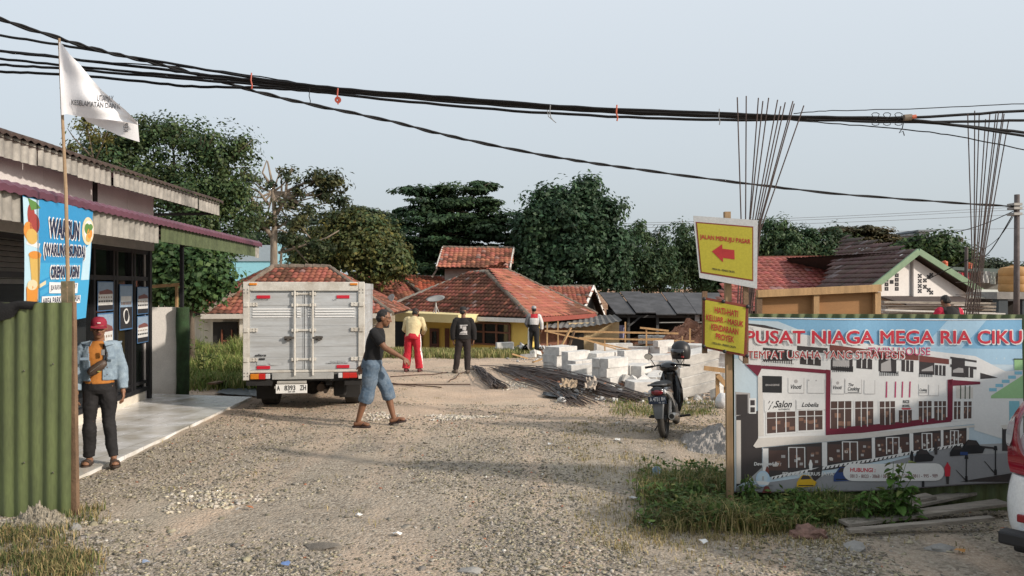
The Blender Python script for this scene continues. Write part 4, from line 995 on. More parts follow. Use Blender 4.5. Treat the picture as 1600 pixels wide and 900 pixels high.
tree('sparse_tree', 'half bare tree with visible pale branches above the left tiled roof', 40, [(400, 285, 22, 9), (385, 305, 16, 10), (425, 285, 18, 8), (455, 272, 12, 12), (438, 265, 8, 6), (500, 280, 22, 10), (520, 285, 18, 14), (528, 315, 14, 10), (505, 305, 14, 8), (470, 300, 12, 6), (450, 320, 24, 8), (480, 330, 16, 8), (415, 345, 28, 10), (455, 350, 24, 10), (395, 325, 14, 8), (470, 340, 20, 7), (385, 275, 14, 8)],
     2300, .40, (.066, .080, .036), trunk=[(428, 428, 7), (428, 372), (430, 340), (426, 300)], limbs=lim, bark=BARKP, clump=.55, seed=4, fill=.2, asp=2.4, per=18, warm=.4)
tree('dead_tree', 'bare twiggy grey tree top beside the blue wall', 43, [(455, 375, 20, 8), (500, 385, 18, 8)], 900, .3, (.05, .07, .03), trunk=[(430, 430, 3), (440, 390), (470, 372)], limbs=[(2.5, (435, 395), (470, 385), (510, 372), (530, 360)), (2, (450, 375), (470, 398), (482, 412)), (2, (465, 372), (440, 360), (425, 362))], bark=BARKP, clump=.5, seed=5)
tree('mango_tree', 'round olive green mango tree behind the left tiled roof', 46, [(560, 385, 55, 40), (590, 390, 40, 40), (530, 375, 38, 32), (560, 355, 35, 20), (500, 395, 34, 30), (480, 400, 22, 24), (612, 405, 24, 28)], 17000, .40, (.092, .106, .036), trunk=[(560, 470, 7), (560, 410)], clump=.75, seed=6, warm=.45, fill=.6)
tree('layered_tree', 'broad dark tree with flat layered branches behind the raised roof', 56, [(640, 298, 26, 7), (672, 303, 32, 8), (720, 297, 44, 9), (752, 290, 26, 7), (700, 320, 60, 9), (660, 330, 44, 8), (740, 318, 46, 9), (765, 335, 36, 10), (700, 345, 80, 10), (650, 358, 40, 9), (740, 358, 60, 11), (690, 378, 76, 12), (770, 365, 34, 12), (650, 395, 50, 14), (720, 402, 70, 16), (790, 350, 22, 12), (785, 395, 40, 25), (660, 420, 60, 14)],
     22000, .46, (.044, .080, .036), trunk=[(700, 480, 9), (700, 390), (706, 320)], limbs=[(3, (700, 390), (660, 400), (620, 408)), (3, (700, 370), (650, 372), (615, 400)), (2.5, (705, 330), (735, 310), (760, 295)), (2.5, (700, 340), (665, 320), (640, 300))], bark=BARKP, clump=.75, flat=1, seed=7, warm=.2, asp=1.6)
tree('dense_tree', 'dense dark green tree with a tufted top behind the gable roofs', 52, [(850, 318, 24, 20), (880, 312, 24, 20), (920, 295, 14, 14), (908, 300, 8, 14), (895, 340, 55, 34), (930, 335, 35, 26), (850, 350, 44, 30), (900, 385, 70, 40), (945, 385, 36, 40), (840, 395, 40, 40), (880, 430, 70, 26), (955, 425, 28, 30), (820, 360, 18, 16)], 25000, .46, (.042, .082, .040), trunk=[(890, 490, 9), (890, 400), (895, 340)], clump=.85, seed=8, warm=.18, fill=.55)
fg = 'tall slender bamboo like trees'
bl = [(975, 400, 10, 46), (994, 390, 10, 50), (1012, 408, 11, 42), (1034, 396, 8, 44), (1024, 415, 16, 36), (985, 425, 24, 30), (1044, 420, 12, 34), (1018, 435, 44, 22), (962, 410, 10, 32)]
tree('bamboo_clump', 'feathery bamboo clump right of the dense dark tree', 60, bl, 7000, .5, (.054, .092, .042), trunk=[(1000, 480, 3), (1000, 400)], limbs=[(1.2, (1000, 420), (994, 345)), (1.2, (1005, 420), (1033, 355)), (1.2, (990, 420), (972, 355))], clump=.8, seed=9, droop=1.2, asp=2.6, group=None)
tree('bamboo_clump', 'feathery bamboo clump just left of the arrow sign', 62, [(1065, 390, 8, 50), (1055, 410, 9, 36), (1082, 400, 9, 44), (1098, 405, 11, 44), (1075, 425, 30, 26), (1110, 420, 26, 28)], 6000, .5, (.052, .09, .041), trunk=[(1070, 480, 3), (1070, 400)], limbs=[(1.2, (1070, 420), (1066, 342))], clump=.8, seed=10, droop=1.2, asp=2.6)
tree('far_canopy_tree', 'grey green spreading tree far behind the mango tree', 75, [(560, 335, 34, 10), (590, 340, 30, 10), (615, 345, 22, 10), (530, 340, 24, 10), (600, 360, 40, 14), (545, 360, 40, 16), (500, 350, 30, 16)], 7000, .6, (.055, .075, .045), trunk=[(575, 470, 4), (575, 370)], limbs=[(2, (575, 380), (610, 365), (640, 360))], clump=.9, seed=11, warm=.2, bark=BARKP, flat=1)
tree('far_dark_tree', 'dark tree mass filling the gap behind the sparse tree', 70, [(470, 388, 50, 20), (420, 385, 40, 22), (385, 380, 34, 24), (520, 385, 40, 24), (450, 400, 60, 25), (640, 400, 50, 40), (590, 390, 40, 20)], 9000, .6, (.034, .055, .026), trunk=[(450, 470, 4), (450, 390)], clump=.9, seed=12)
tree('bamboo_clump', 'tall bamboo clump right of the yellow arrow sign', 62, [(1200, 375, 13, 24), (1220, 370, 12, 24), (1242, 375, 14, 24), (1263, 380, 13, 21), (1293, 380, 14, 22), (1318, 386, 14, 16), (1230, 394, 40, 14), (1290, 396, 36, 12)], 7500, .5, (.056, .096, .042), trunk=[(1240, 480, 3), (1240, 395)], limbs=[(1.2, (1240, 395), (1222, 350)), (1.2, (1290, 400), (1292, 362))], clump=.75, seed=13, droop=1.0, asp=2.4)
tree('rain_tree', 'flat topped brownish rain tree behind the bamboo on the right', 78, [(1310, 360, 22, 6), (1345, 362, 32, 7), (1375, 368, 24, 7), (1395, 376, 16, 6), (1350, 378, 40, 8), (1385, 388, 26, 7), (1320, 374, 22, 8)], 6500, .55, (.075, .068, .032), trunk=[(1350, 480, 3), (1352, 396)], limbs=[(1.5, (1352, 400), (1330, 380), (1310, 364)), (1.5, (1352, 400), (1372, 385), (1395, 378)), (1.5, (1352, 398), (1350, 366))], clump=.8, flat=1, seed=14, warm=.3)
tree('leafy_tree', 'green tree behind the green bargeboard ridge on the right', 58, [(1440, 385, 24, 14), (1475, 380, 18, 10), (1465, 395, 34, 14), (1500, 398, 18, 10), (1420, 392, 20, 12), (1490, 408, 26, 10)], 7000, .5, (.045, .080, .026), trunk=[(1460, 480, 3), (1460, 400)], clump=.75, seed=15)
tree('far_canopy_tree', 'low hazy tree row behind the shacks at the right edge', 90, [(1560, 420, 30, 10), (1590, 425, 30, 10), (1530, 415, 20, 8)], 2500, .6, (.05, .07, .04), trunk=[(1560, 480, 3), (1560, 425)], clump=.9, seed=16)
tree('far_canopy_tree', 'dark tree mass behind the arrow sign and the red metal roof', 66, [(1130, 400, 40, 30), (1170, 405, 40, 26), (1110, 430, 60, 30)], 5000, .55, (.036, .068, .027), trunk=[(1140, 480, 4), (1140, 420)], clump=.9, seed=17)
# big leafed weed before the hoarding
def weed(label, px, base_py, top_py, Y, n, ls, seed, name='leafy_weed', green=(.085, .165, .035)):
    rg = random.Random(seed); b = P(px, base_py, Y); b.z = G(b.x, b.y); H = (P(px, top_py, Y) - b).z
    t = thing(name, label, 'plant', b); st = MB(); lf = MB()
    for s in range(max(3, n // 14)):
        a = rg.uniform(0, 6.28); sp = rg.uniform(.05, .35) * H * 1.1; h = H * rg.uniform(.45, 1.0) if s else H
        if s == 0: sp = .05
        tip = b + Vector((math.cos(a) * sp, math.sin(a) * sp * .6, h)); mid = b.lerp(tip, .5) + Vector((0, 0, .06)); st.tube([b, mid, tip], [.006, .005, .002], 5)
        for k in range(14):
            f = rg.uniform(.2, 1); q = b.lerp(mid, f * 2) if f < .5 else mid.lerp(tip, f * 2 - 1); al = rg.uniform(0, 6.28)
            d = Vector((math.cos(al), math.sin(al), rg.uniform(-.3, .5))).normalized(); sd = d.cross(Vector((0, 0, 1))).normalized(); up = sd.cross(d)
            L = ls * rg.uniform(.6, 1.3) * (1.2 - .6 * f); w = L * .36; c = rg.uniform(.65, 1.35); lf.col = tuple(g * c for g in (green if f < .9 else (.16, .19, .06)))
            q2 = q + d * .02; pts = [q2, q2 + d * L * .3 + sd * w + up * .01, q2 + d * L * .7 + sd * w * .7 - up * .005, q2 + d * L - up * .03, q2 + d * L * .7 - sd * w * .7 - up * .005, q2 + d * L * .3 - sd * w + up * .01]
            mid_ = q2 + d * L * .5 - up * .012; n0 = len(lf.v); lf.v += [tuple(x) for x in pts] + [tuple(mid_)]
            for i in range(6): lf.face((n0 + i, n0 + (i + 1) % 6, n0 + 6))
    st.build('stem', M('weed_stem', (.10, .14, .05), .7), t); lf.build('leaves', LEAF, t)
weed('tall broad leafed weed standing against the printed hoarding', 1392, 800, 722, 6.55, 95, .10, 1)
weed('low leafy weed just left of the tall weed by the hoarding', 1352, 808, 762, 6.5, 55, .08, 2)
weed('low leafy weed right of the tall weed by the hoarding', 1425, 806, 765, 6.5, 50, .08, 3)
weed('bushy weed with small leaves around the sign post foot', 1165, 790, 742, 7.0, 70, .045, 4)
weed('small leafed weed at the middle of the verge', 1250, 800, 760, 6.75, 60, .05, 5)
weed('upright weed with narrow leaves left of the sign post', 1085, 790, 752, 7.05, 56, .05, 6, green=(.10, .16, .04))
weed('tall yellowing weed among the wild grass by the netted post', 318, 545, 490, 17.5, 60, .16, 7, green=(.14, .17, .05))
# ------------------------------------------------------------------ box truck
ALU = M('brushed_aluminium_panel', (.50, .525, .54), .45, .15, col2=(.38, .385, .38), vs=2.2, bs=30, stretch=(.4, 1, 5), fine=.06)
FRAME = M('pale_box_frame', (.58, .56, .51), .5, .1, col2=(.40, .365, .31), vs=3.5, thr=(.3, .55))
RUBBER = M('tyre_rubber', (.022, .021, .020), .85, var=.3, vs=8, col2=(.05, .045, .038))
STEEL = M('grey_steel', (.35, .34, .32), .45, .6)
CHASSIS = M('black_chassis', (.02, .019, .018), .8)
REDREF = M('red_reflector', (.55, .02, .04), .3); AMBER = M('amber_lens', (.60, .20, .02), .25); REDL = M('red_lens', (.50, .02, .015), .2, coat=.5); CLEARL = M('clear_lens', (.55, .55, .55), .15)
WHITEP = M('white_paint', (.78, .78, .77), .35, coat=.3, var=.05); DECALB = M('black_decal', (.03, .03, .03), .5); DECALG = M('grey_decal', (.30, .32, .33), .5)
PLATEW = M('white_plate', (.78, .77, .73), .5, var=.08)
def wheel(parent, x, y, r, w, mat=None, axis='x', rim=.55, mtx=None, rimmat=None):
    mt = (mtx or Matrix.Identity(4)) @ Matrix.Translation((x, y, r))
    mb = MB(); mb.lathe([(r * rim, -w / 2), (r * .86, -w / 2), (r * .96, -w * .46), (r, -w * .36), (r, w * .36), (r * .96, w * .46), (r * .86, w / 2), (r * rim, w / 2)], 32, mt, 'x', closed=True)
    ty = mb.build('tyre', RUBBER, parent, local=True, angle=35)
    mb = MB(); mb.lathe([(.001, w * .15), (r * .16, w * .2), (r * .2, w * .05), (r * .5, w * .0), (r * (rim + .02), w * .35), (r * (rim + .02), -w * .45), (r * .5, -w * .1), (.001, -w * .1)], 24, mt, 'x'); rm = mb.build('rim', rimmat or STEEL, ty, local=True, angle=35)
    return ty
tq = P(475, 640, 12.25); tz = G(tq.x, 12.6)
tr = thing('box_truck', 'silver box truck with closed rear doors parked beside the tiled walkway', 'truck', (tq.x, 12.28, tz), R(7.5))
def tb(name, mat, fn, parent=None, **k):
    mb = MB(); fn(mb); return mb.build(name, mat, parent or tr, local=True, **k)
body = MB()
body.box((-.93, .03, .60), (.93, 2.95, 2.06), bev=.01)
bx = body.build('cargo_box', ALU, tr, local=True)
def side_ribs(mb):
    for sx in (-1, 1):
        for z in np.arange(.75, 2.0, .16): mb.box((sx * .93 - .006, .1, z), (sx * .93 + .006, 2.88, z + .015))
        mb.box((sx * .93 - .012, .02, .53), (sx * .93 + .012, 2.95, .66)); mb.box((sx * .93 - .012, .02, 1.96), (sx * .93 + .012, 2.95, 2.07))
tb('side_rail', ALU, side_ribs, bx)
fr = tb('rear_frame', FRAME, lambda m: (m.box((-.945, -.03, .53), (-.845, .06, 2.09), bev=.008), m.box((.845, -.03, .53), (.945, .06, 2.09), bev=.008), m.box((-.842, -.028, 1.945), (.842, .06, 2.088), bev=.008), m.box((-.842, -.02, .645), (.842, .06, .685), bev=.006)))
def grooves(x0, x1):
    def f(m):
        z = .69
        for k, h in enumerate((.20, .165, .165, .165, .165, .165, .20)):
            m.box((x0, -.006 - .0006 * (k % 2), z + .0012), (x1, .03, z + h - .0008), bev=.002); z += h
        m.box((x0 - .0, -.014, .688), (x0 + .012, .02, 1.935)); m.box((x1 - .012, -.014, .688), (x1, .02, 1.935))
    return f
for x0, x1 in ((-.84, -.006), (.006, .84)):
    d = tb('rear_door', ALU, grooves(x0, x1))
    sg = -1 if x0 < 0 else 1; xr = -.148 if sg < 0 else .132
    rod = MB(); rod.tube([(xr, -.045, .60), (xr, -.045, 1.95)], .0155, 10); rod.build('lock_rod', FRAME, d, local=True, angle=40)
    for z in (1.72, 1.32, .855, 1.90): m = MB(); m.box((xr - .05, -.05, z - .025), (xr + .05, -.012, z + .025), bev=.006); m.box((min(xr, xr - sg * .14), -.028, z - .016), (max(xr, xr - sg * .14), -.010, z + .016), bev=.003); m.build('rod_bracket', FRAME, d, local=True)
    xh = xr + sg * .10
    m = MB(); m.box((xh - .06, -.035, 1.16), (xh + .045, -.01, 1.225), bev=.008); m.bar((xr, -.05, 1.195), (xh + sg * .06, -.055, 1.205), .02, .03); m.box((xh - .02, -.062, 1.145), (xh + .02, -.03, 1.185), bev=.006); m.build('handle', M('dirty_handle', (.10, .09, .08), .6, .4), d, local=True)
    for z in (1.73, 1.325, .855):
        m = MB(); xo = sg * .86
        m.box((min(xo - sg * .0, xo + sg * .075), -.05, z - .035), (max(xo, xo + sg * .075), -.02, z + .035), bev=.006)
        m.box((min(xo, xo - sg * .135), -.03, z - .03), (max(xo, xo - sg * .135), -.012, z + .03), bev=.004)
        for a in (-.07, -.12):
            for b in (-.018, .018): m.ell((xo + sg * a, -.033, z + b), (.011, .006, .011), 8)
        m.build('hinge', FRAME, d, local=True)
    xa, xb = (-.735, -.53) if sg < 0 else (.505, .705)
    for z0, z1 in ((1.825, 1.875), (.705, .755)): m = MB(); m.box((xa, -.020, z0), (xb, -.008, z1)); m.build('reflector', REDREF, d, local=True)
    m = MB()
    for k in range(4):
        z = 1.525 + k * .041
        for a, b in (((-.80, -.18), (-.115, -.06)) if sg < 0 else ((.055, .10), (.165, .785))): m.box((a, -.0185, z), (b, -.007, z + .019))
    m.build('stripes', WHITEP, d, local=True)
    m = MB(); f = lambda u, v: Vector((u, -.0165, v))
    if sg < 0:
        text_on(m, 'ANDRIO6', (-.78, 1.795, -.56, 1.818), f, 0, False, spacing=1.1); text_on(m, 'elitra', (-.765, .905, -.59, .945), f, 0, False, shear=.25, offset=.03)
        m.quad(f(-.70, .85), f(-.61, .85), f(-.61, .878), f(-.70, .878))
    else:
        text_on(m, 'TURBO INTERCOOLER', (.33, .775, .68, .792), f, 0, False, shear=.2, offset=.02); text_on(m, 'UC', (.44, 1.79, .51, 1.812), f, 0, False)
    m.build('lettering', DECALB, d, local=True)
    m = MB()
    if sg < 0:
        m.poly([f(-.46 + .085 * math.cos(a), .79 + .028 * math.sin(a)) for a in np.linspace(0, 6.28, 20)]); text_on(m, 'A', (-.345, .765, -.31, .812), f, 0, False)
        m.quad(f(-.73, .77), f(-.58, .77), f(-.58, .84), f(-.73, .84))
    else: text_on(m, 'ULTRA', (.42, .80, .66, .832), f, 0, False, offset=.04)
    m.build('faded_sticker', M('pale_sticker', (.46, .48, .48), .5), d, local=True)
for x in (-.79, .775): tb('marker_light', AMBER, lambda m, x=x: m.box((x - .06, -.045, 2.035), (x + .06, -.02, 2.07), bev=.006))
tb('rear_bolts', STEEL, lambda m: [m.ell((sx * .895 + dx, -.033, z + dz), (.011, .005, .011), 8) for sx in (-1, 1) for z in (1.94, .62) for dx in (-.025, .025) for dz in (-.025, .025)])
tb('sill', M('dull_grey_sill', (.42, .42, .40), .55, .2), lambda m: (m.box((-.50, -.025, .535), (.455, .05, .64), bev=.006)))
for sg in (-1, 1):
    c = tb('tail_light', REDL, lambda m: m.box((min(sg * .60, sg * .70), -.05, .545), (max(sg * .60, sg * .70), .02, .635), bev=.008))
    m = MB(); m.box((min(sg * .70, sg * .83), -.048, .548), (max(sg * .70, sg * .83), .02, .632), bev=.008); m.build('amber_lens', AMBER if sg < 0 else REDL, c, local=True)
    m = MB(); m.box((min(sg * .53, sg * .597), -.048, .55), (max(sg * .53, sg * .597), .02, .63), bev=.008); m.build('reverse_lens', CLEARL, c, local=True)
pl = tb('number_plate', PLATEW, lambda m: m.box((-.44, -.035, .315), (.045, -.022, .462), bev=.004))
m = MB(); f = lambda u, v: Vector((u, -.0385, v))
text_on(m, 'A', (-.42, .362, -.375, .443), f, 0, False, offset=.02); text_on(m, '8393', (-.305, .362, -.135, .443), f, 0, False, offset=.02); text_on(m, 'ZH', (-.065, .362, .03, .443), f, 0, False, offset=.02); text_on(m, '04 29', (-.245, .330, -.14, .352), f, 0, False, offset=.02)
m.build('lettering', DECALB, pl, local=True)
tb('plate_bracket', M('plate_bracket', (.40, .38, .34), .6), lambda m: (m.box((-.42, -.05, .47), (.03, .02, .51), bev=.005), m.box((-.46, -.03, .395), (-.425, .0, .43))))
tb('chassis', CHASSIS, lambda m: (m.box((-.42, .1, .42), (-.32, 4.2, .56)), m.box((.32, .1, .42), (.42, 4.2, .56)), m.box((-.8, .02, .50), (.8, .1, .60)), m.box((-.4, 1.2, .36), (.4, 1.3, .54)), m.box((.42, .35, .2), (.62, .7, .48), bev=.03), m.box((-.9, .0, .44), (-.5, .04, .535)), m.box((.62, .02, .42), (.9, .32, .53), bev=.01)))
tb('rear_axle', CHASSIS, lambda m: (m.tube([(-.8, .98, .33), (.8, .98, .33)], .055, 12), m.ell((0, .98, .33), (.17, .17, .17), 16)), smooth=True)
tb('leaf_spring', CHASSIS, lambda m: [m.tube([(s * .45, .4, .47), (s * .45, .98, .38), (s * .45, 1.55, .47)], .03, 6) for s in (-1, 1)])
for s in (-1, 1): tb('mud_flap', CHASSIS, lambda m: m.box((s * .67 - .17, .52, .16), (s * .67 + .17, .535, .5)))
tb('exhaust', M('rusty_exhaust', (.14, .11, .09), .8, .3), lambda m: (m.tube([(.30, .25, .30), (.30, .9, .34), (.30, 2.2, .36)], .035, 10), m.tube([(.2, .5, .33), (.2, 1.0, .33)], .07, 10)))
for x in (-.68, .70): wheel(tr, x, .98, .34, .27)
for x in (-.72, .72): wheel(tr, x, 3.55, .32, .18)
cabm = M('white_cab_paint', (.70, .70, .69), .3, coat=.5, var=.06)
def cab(m):
    sec = lambda y, z0, z1, w, wt: [(-w, y, z0), (w, y, z0), (w, y, z0 + (z1 - z0) * .5), (wt, y, z1), (-wt, y, z1), (-w, y, z0 + (z1 - z0) * .5)]
    m.loft([sec(3.05, .42, 1.86, .82, .72), sec(4.2, .42, 1.9, .82, .70), sec(4.62, .42, 1.35, .82, .78), sec(4.75, .42, 1.0, .80, .78)])
cb_ = tb('cab', cabm, cab)
tb('windscreen', GLASSB, lambda m: m.poly([(-.70, 4.66, 1.36), (.70, 4.66, 1.36), (.64, 4.27, 1.84), (-.64, 4.27, 1.84)]), cb_)
for s in (-1, 1):
    tb('side_window', GLASSB, lambda m: m.poly([(s * .826, 3.5, 1.2), (s * .826, 4.3, 1.2), (s * .75, 4.15, 1.75), (s * .75, 3.5, 1.75)]), cb_)
    mr_ = tb('mirror', BLACK, lambda m: (m.box((s * 1.13 - .09, 4.32, 1.12), (s * 1.13 + .09, 4.38, 1.36), bev=.025), m.tube([(s * .8, 4.4, 1.15), (s * 1.1, 4.36, 1.2)], .014, 6)), cb_)
    tb('headlight', CLEARL, lambda m: m.box((s * .6 - .14, 4.70, .7), (s * .6 + .14, 4.78, .88), bev=.02), cb_)

# ------------------------------------------------------------------ motorcycle
mq = (pxy(1034, 690)[0], pxy(1034, 690)[1]); mz = G(*mq)
mk = thing('motorcycle', 'small black step-through motorcycle leaning on its side stand in front of the white blocks', 'motorcycle', (mq[0], mq[1], mz), scale=.93, rot=(0, R(-5), R(-20)))
MBK = M('black_gloss_fairing', (.015, .015, .016), .25, coat=.6); MGR = M('dark_grey_mudguard', (.075, .08, .085), .45); MSI = M('silver_fairing', (.62, .62, .60), .3, .4, coat=.4); SEATM = M('black_seat_vinyl', (.02, .02, .02), .6); CHR = M('exhaust_metal', (.45, .42, .38), .3, .85)
def kb(name, mat, fn, parent=None, **k):
    mb = MB(); fn(mb); return mb.build(name, mat, parent or mk, local=True, **k)
def mwheel(nm, y, w):
    r = .275; mt = Matrix.Translation((0, y, r)); m = MB(); m.lathe([(r * .74, -w * .3), (r * .86, -w / 2), (r * .95, -w * .42), (r, -w * .15), (r, w * .15), (r * .95, w * .42), (r * .86, w / 2), (r * .74, w * .3)], 32, mt, 'x', closed=True)
    t_ = m.build('tyre', RUBBER, mk, local=True, angle=50); m = MB(); m.lathe([(r * .76, -w * .28), (r * .70, -w * .2), (r * .70, w * .2), (r * .76, w * .28)], 28, mt, 'x', closed=True)
    for k in range(5):
        a = k * 1.2566; m.bar((0, y, r), (0, y + math.cos(a) * r * .72, r + math.sin(a) * r * .72), .03, .03, (1, 0, 0))
    m.tube([(-.06, y, r), (.06, y, r)], .05, 12); m.build('rim', M('dark_alloy', (.10, .10, .10), .4, .6), t_, local=True, angle=40)
mwheel('rear', .275, .095); mwheel('front', 1.50, .085)
def arc(y, z, r, a0, a1, n=9): return [(0, y + r * math.cos(R(a)), z + r * math.sin(R(a))) for a in np.linspace(a0, a1, n)]
def strip(m, pts, w, t=.006):
    for a, b in zip(pts, pts[1:]): m.bar(a, b, w, t, (0, 0, 1))
kb('rear_mudguard', MGR, lambda m: m.loft([[(-w, y, z), (-w * .8, y - .022, z), (w * .8, y - .022, z), (w, y, z), (w * .9, y + .03, z), (-w * .9, y + .03, z)] for w, y, z in ((.060, -.055, .33), (.072, -.05, .42), (.082, -.02, .52), (.085, .03, .60), (.07, .10, .66))]), angle=40)
kb('tail_fairing', MBK, lambda m: m.loft([[(w * math.cos(a), y, z + h * math.sin(a)) for a in np.linspace(0, 6.283, 13)[:-1]] for w, h, y, z in ((.05, .03, -.06, .72), (.105, .075, -.02, .70), (.125, .10, .15, .68), (.14, .12, .40, .64), (.13, .13, .62, .60), (.10, .12, .80, .56), (.07, .10, .92, .50))]), smooth=True)
kb('tail_light', M('dark_red_lens', (.16, .01, .015), .12, coat=.6), lambda m: m.ell((0, -.035, .695), (.085, .035, .048), 18), smooth=True)
for s in (-1, 1): kb('indicator', CLEARL, lambda m: m.ell((s * .10, -.015, .695), (.03, .03, .035), 12), smooth=True)
kb('grab_rail', MGR, lambda m: m.tube([(-.11, .16, .78), (-.115, -.03, .795), (-.07, -.075, .80), (.07, -.075, .80), (.115, -.03, .795), (.11, .16, .78)], .014, 8), smooth=True)
kb('seat', SEATM, lambda m: m.loft([[(w * math.cos(a), y, z + h * math.sin(a)) for a in np.linspace(0, 6.283, 13)[:-1]] for w, h, y, z in ((.08, .03, .0, .785), (.115, .045, .1, .785), (.125, .05, .35, .765), (.12, .05, .55, .74), (.10, .045, .72, .74), (.05, .03, .82, .745))]), smooth=True)
for s in (-1, 1): kb('side_stripe', MSI, lambda m: m.loft([[(s * (x + .012), y, z - h), (s * (x + .014), y, z + h), (s * (x - .02), y, z + h), (s * (x - .02), y, z - h)] for x, y, z, h in ((.10, .0, .70, .006), (.125, .12, .66, .025), (.135, .3, .60, .04), (.125, .5, .50, .04), (.12, .62, .40, .012))]))
npl = kb('number_plate', M('blue_black_plate', (.015, .025, .05), .5), lambda m: m.box((-.125, -.085, .535), (.125, -.078, .645), bev=.003))
m = MB(); f = lambda u, v: Vector((u, -.0885, v)); text_on(m, 'A 4731', (-.10, .575, .035, .632), f, 0, False, offset=.01); text_on(m, 'BH', (.06, .585, .112, .632), f, 0, False, offset=.01); text_on(m, '03 26', (.02, .548, .10, .566), f, 0, False)
m.build('lettering', M('plate_white', (.62, .64, .66), .5), npl, local=True)
kb('engine', M('grey_engine', (.12, .115, .11), .5, .5, var=.4), lambda m: (m.box((-.13, .62, .20), (.13, .95, .42), bev=.04), m.tube([(0, .9, .33), (0, 1.18, .38)], .085, 12), m.box((-.02, .0, .0), (.02, .01, .01))))
kb('swing_arm', CHASSIS, lambda m: [m.bar((s * .085, .275, .275), (s * .09, .72, .33), .03, .045) for s in (-1, 1)])
for s in (-1, 1): kb('shock_absorber', M('white_spring', (.55, .54, .52), .4), lambda m: m.tube([(s * .10, .29, .29), (s * .105, .36, .58)], .024, 10))
kb('exhaust', CHR, lambda m: (m.tube([(.155, .08, .335), (.155, .16, .325), (.15, .50, .27), (.12, .62, .24)], [.045, .058, .058, .025], 14), m.tube([(.12, .60, .24), (.1, .9, .2), (.04, 1.15, .3)], .018, 8)), angle=40)
kb('exhaust_guard', CHASSIS, lambda m: m.tube([(.155, .07, .337), (.155, .085, .336)], .036, 14))
kb('leg_shield', MBK, lambda m: m.loft([[(-w, y, z), (-w * .5, y + .09, z), (w * .5, y + .09, z), (w, y, z), (w * .5, y + .05, z), (-w * .5, y + .05, z)] for w, y, z in ((.14, 1.05, .26), (.20, 1.08, .42), (.19, 1.14, .60), (.14, 1.18, .76), (.10, 1.19, .86))]), smooth=True)
kb('frame_tube', CHASSIS, lambda m: m.tube([(0, .70, .60), (0, .9, .44), (0, 1.08, .46), (0, 1.2, .82)], .045, 10), smooth=True)
kb('front_fork', CHASSIS, lambda m: [m.tube([(s * .075, 1.50, .275), (s * .075, 1.25, .80)], .02, 8) for s in (-1, 1)])
kb('front_mudguard', MBK, lambda m: strip(m, arc(1.50, .275, .305, 15, 165), .11))
kb('handlebar_cowl', MBK, lambda m: (m.ell((0, 1.20, .93), (.15, .12, .085), 16), m.ell((0, 1.28, .80), (.12, .10, .14), 14)), smooth=True)
kb('handlebar', CHASSIS, lambda m: (m.tube([(-.34, 1.06, .95), (-.15, 1.16, .965), (.15, 1.16, .965), (.34, 1.06, .95)], .011, 8), m.tube([(-.34, 1.06, .95), (-.23, 1.12, .958)], .018, 10), m.tube([(.34, 1.06, .95), (.23, 1.12, .958)], .018, 10)), smooth=True)
for s in (-1, 1):
    mm_ = kb('mirror', MBK, lambda m: (m.tube([(s * .20, 1.14, .965), (s * .25, 1.15, 1.05), (s * .27, 1.12, 1.10)], .007, 6), m.ell((s * .285, 1.11, 1.115), (.068, .022, .048), 16)), smooth=True)
    kb('mirror_glass', M('mirror_glass', (.75, .78, .80), .05, 1.0), lambda m: m.poly([(s * .285 + .058 * math.cos(a), 1.086, 1.115 + .04 * math.sin(a)) for a in np.linspace(0, 6.283, 20)[:-1]]), mm_)
for s in (-1, 1): kb('foot_peg', CHASSIS, lambda m: (m.tube([(s * .10, .95, .2), (s * .30, .95, .22)], .018, 8), m.tube([(s * .1, .55, .26), (s * .24, .50, .27)], .015, 8)))
kb('side_stand', CHASSIS, lambda m: m.tube([(-.10, .85, .2), (-.26, .72, -.02)], .011, 6))
he = thing('helmet', 'matte black helmet hung over the right mirror of the motorcycle', 'helmet', WM[mk] @ Vector((.21, 1.10, 1.07)), R(-50))
def hb(name, mat, fn, **k): mb = MB(); fn(mb); return mb.build(name, mat, he, local=True, **k)
def shell(m):
    for k, (r0, z) in enumerate(()): pass
    prof = [(.001, .245), (.05, .238), (.095, .212), (.126, .165), (.137, .11), (.137, .06), (.130, .01), (.122, -.012), (.11, -.008), (.112, .05), (.001, .06)]
    m.lathe(prof, 28)
hb('shell', M('matte_black_shell', (.022, .022, .023), .42), shell, smooth=True)
hb('visor', M('dark_visor', (.01, .01, .011), .08, coat=1), lambda m: m.loft([[(r * math.cos(a), r * math.sin(a), z) for a in list(np.linspace(-2.5, -.6, 12))] + [((r - .012) * math.cos(a), (r - .012) * math.sin(a), z) for a in list(np.linspace(-.6, -2.5, 12))] for r, z in ((.139, .04), (.145, .08), (.138, .13))]), smooth=True)
hb('strap', BLACK, lambda m: (m.bar((.08, -.02, .0), (.06, -.03, -.13), .02, .004), m.bar((-.08, -.02, .0), (-.02, -.02, -.07), .02, .004)))
hb('chin_badge', M('dull_red_sticker', (.25, .03, .03)), lambda m: m.box((.09, -.115, .012), (.125, -.09, .035), bev=.004))

# ------------------------------------------------------------------ white car at the right edge
car = thing('white_car', 'white people carrier cut by the right edge with only its rear corner showing', 'car', (3.92, 4.58, G(3.9, 5)), R(-50))
CW = M('white_car_paint', (.74, .76, .77), .25, coat=.8, var=.04)
def carb(name, mat, fn, parent=None, **k): mb = MB(); fn(mb); return mb.build(name, mat, parent or car, local=True, **k)
W_ = .87
def csec(y, zb, zs, zt, w, wt):
    return [(-w * .93, y, zb), (w * .93, y, zb), (w, y, zb + .18), (w * .995, y, zs - .1), (w * .96, y, zs), (wt, y, zt - .07), (wt * .88, y, zt), (-wt * .88, y, zt), (-wt, y, zt - .07), (-w * .96, y, zs), (-w * .995, y, zs - .1), (-w, y, zb + .18)]
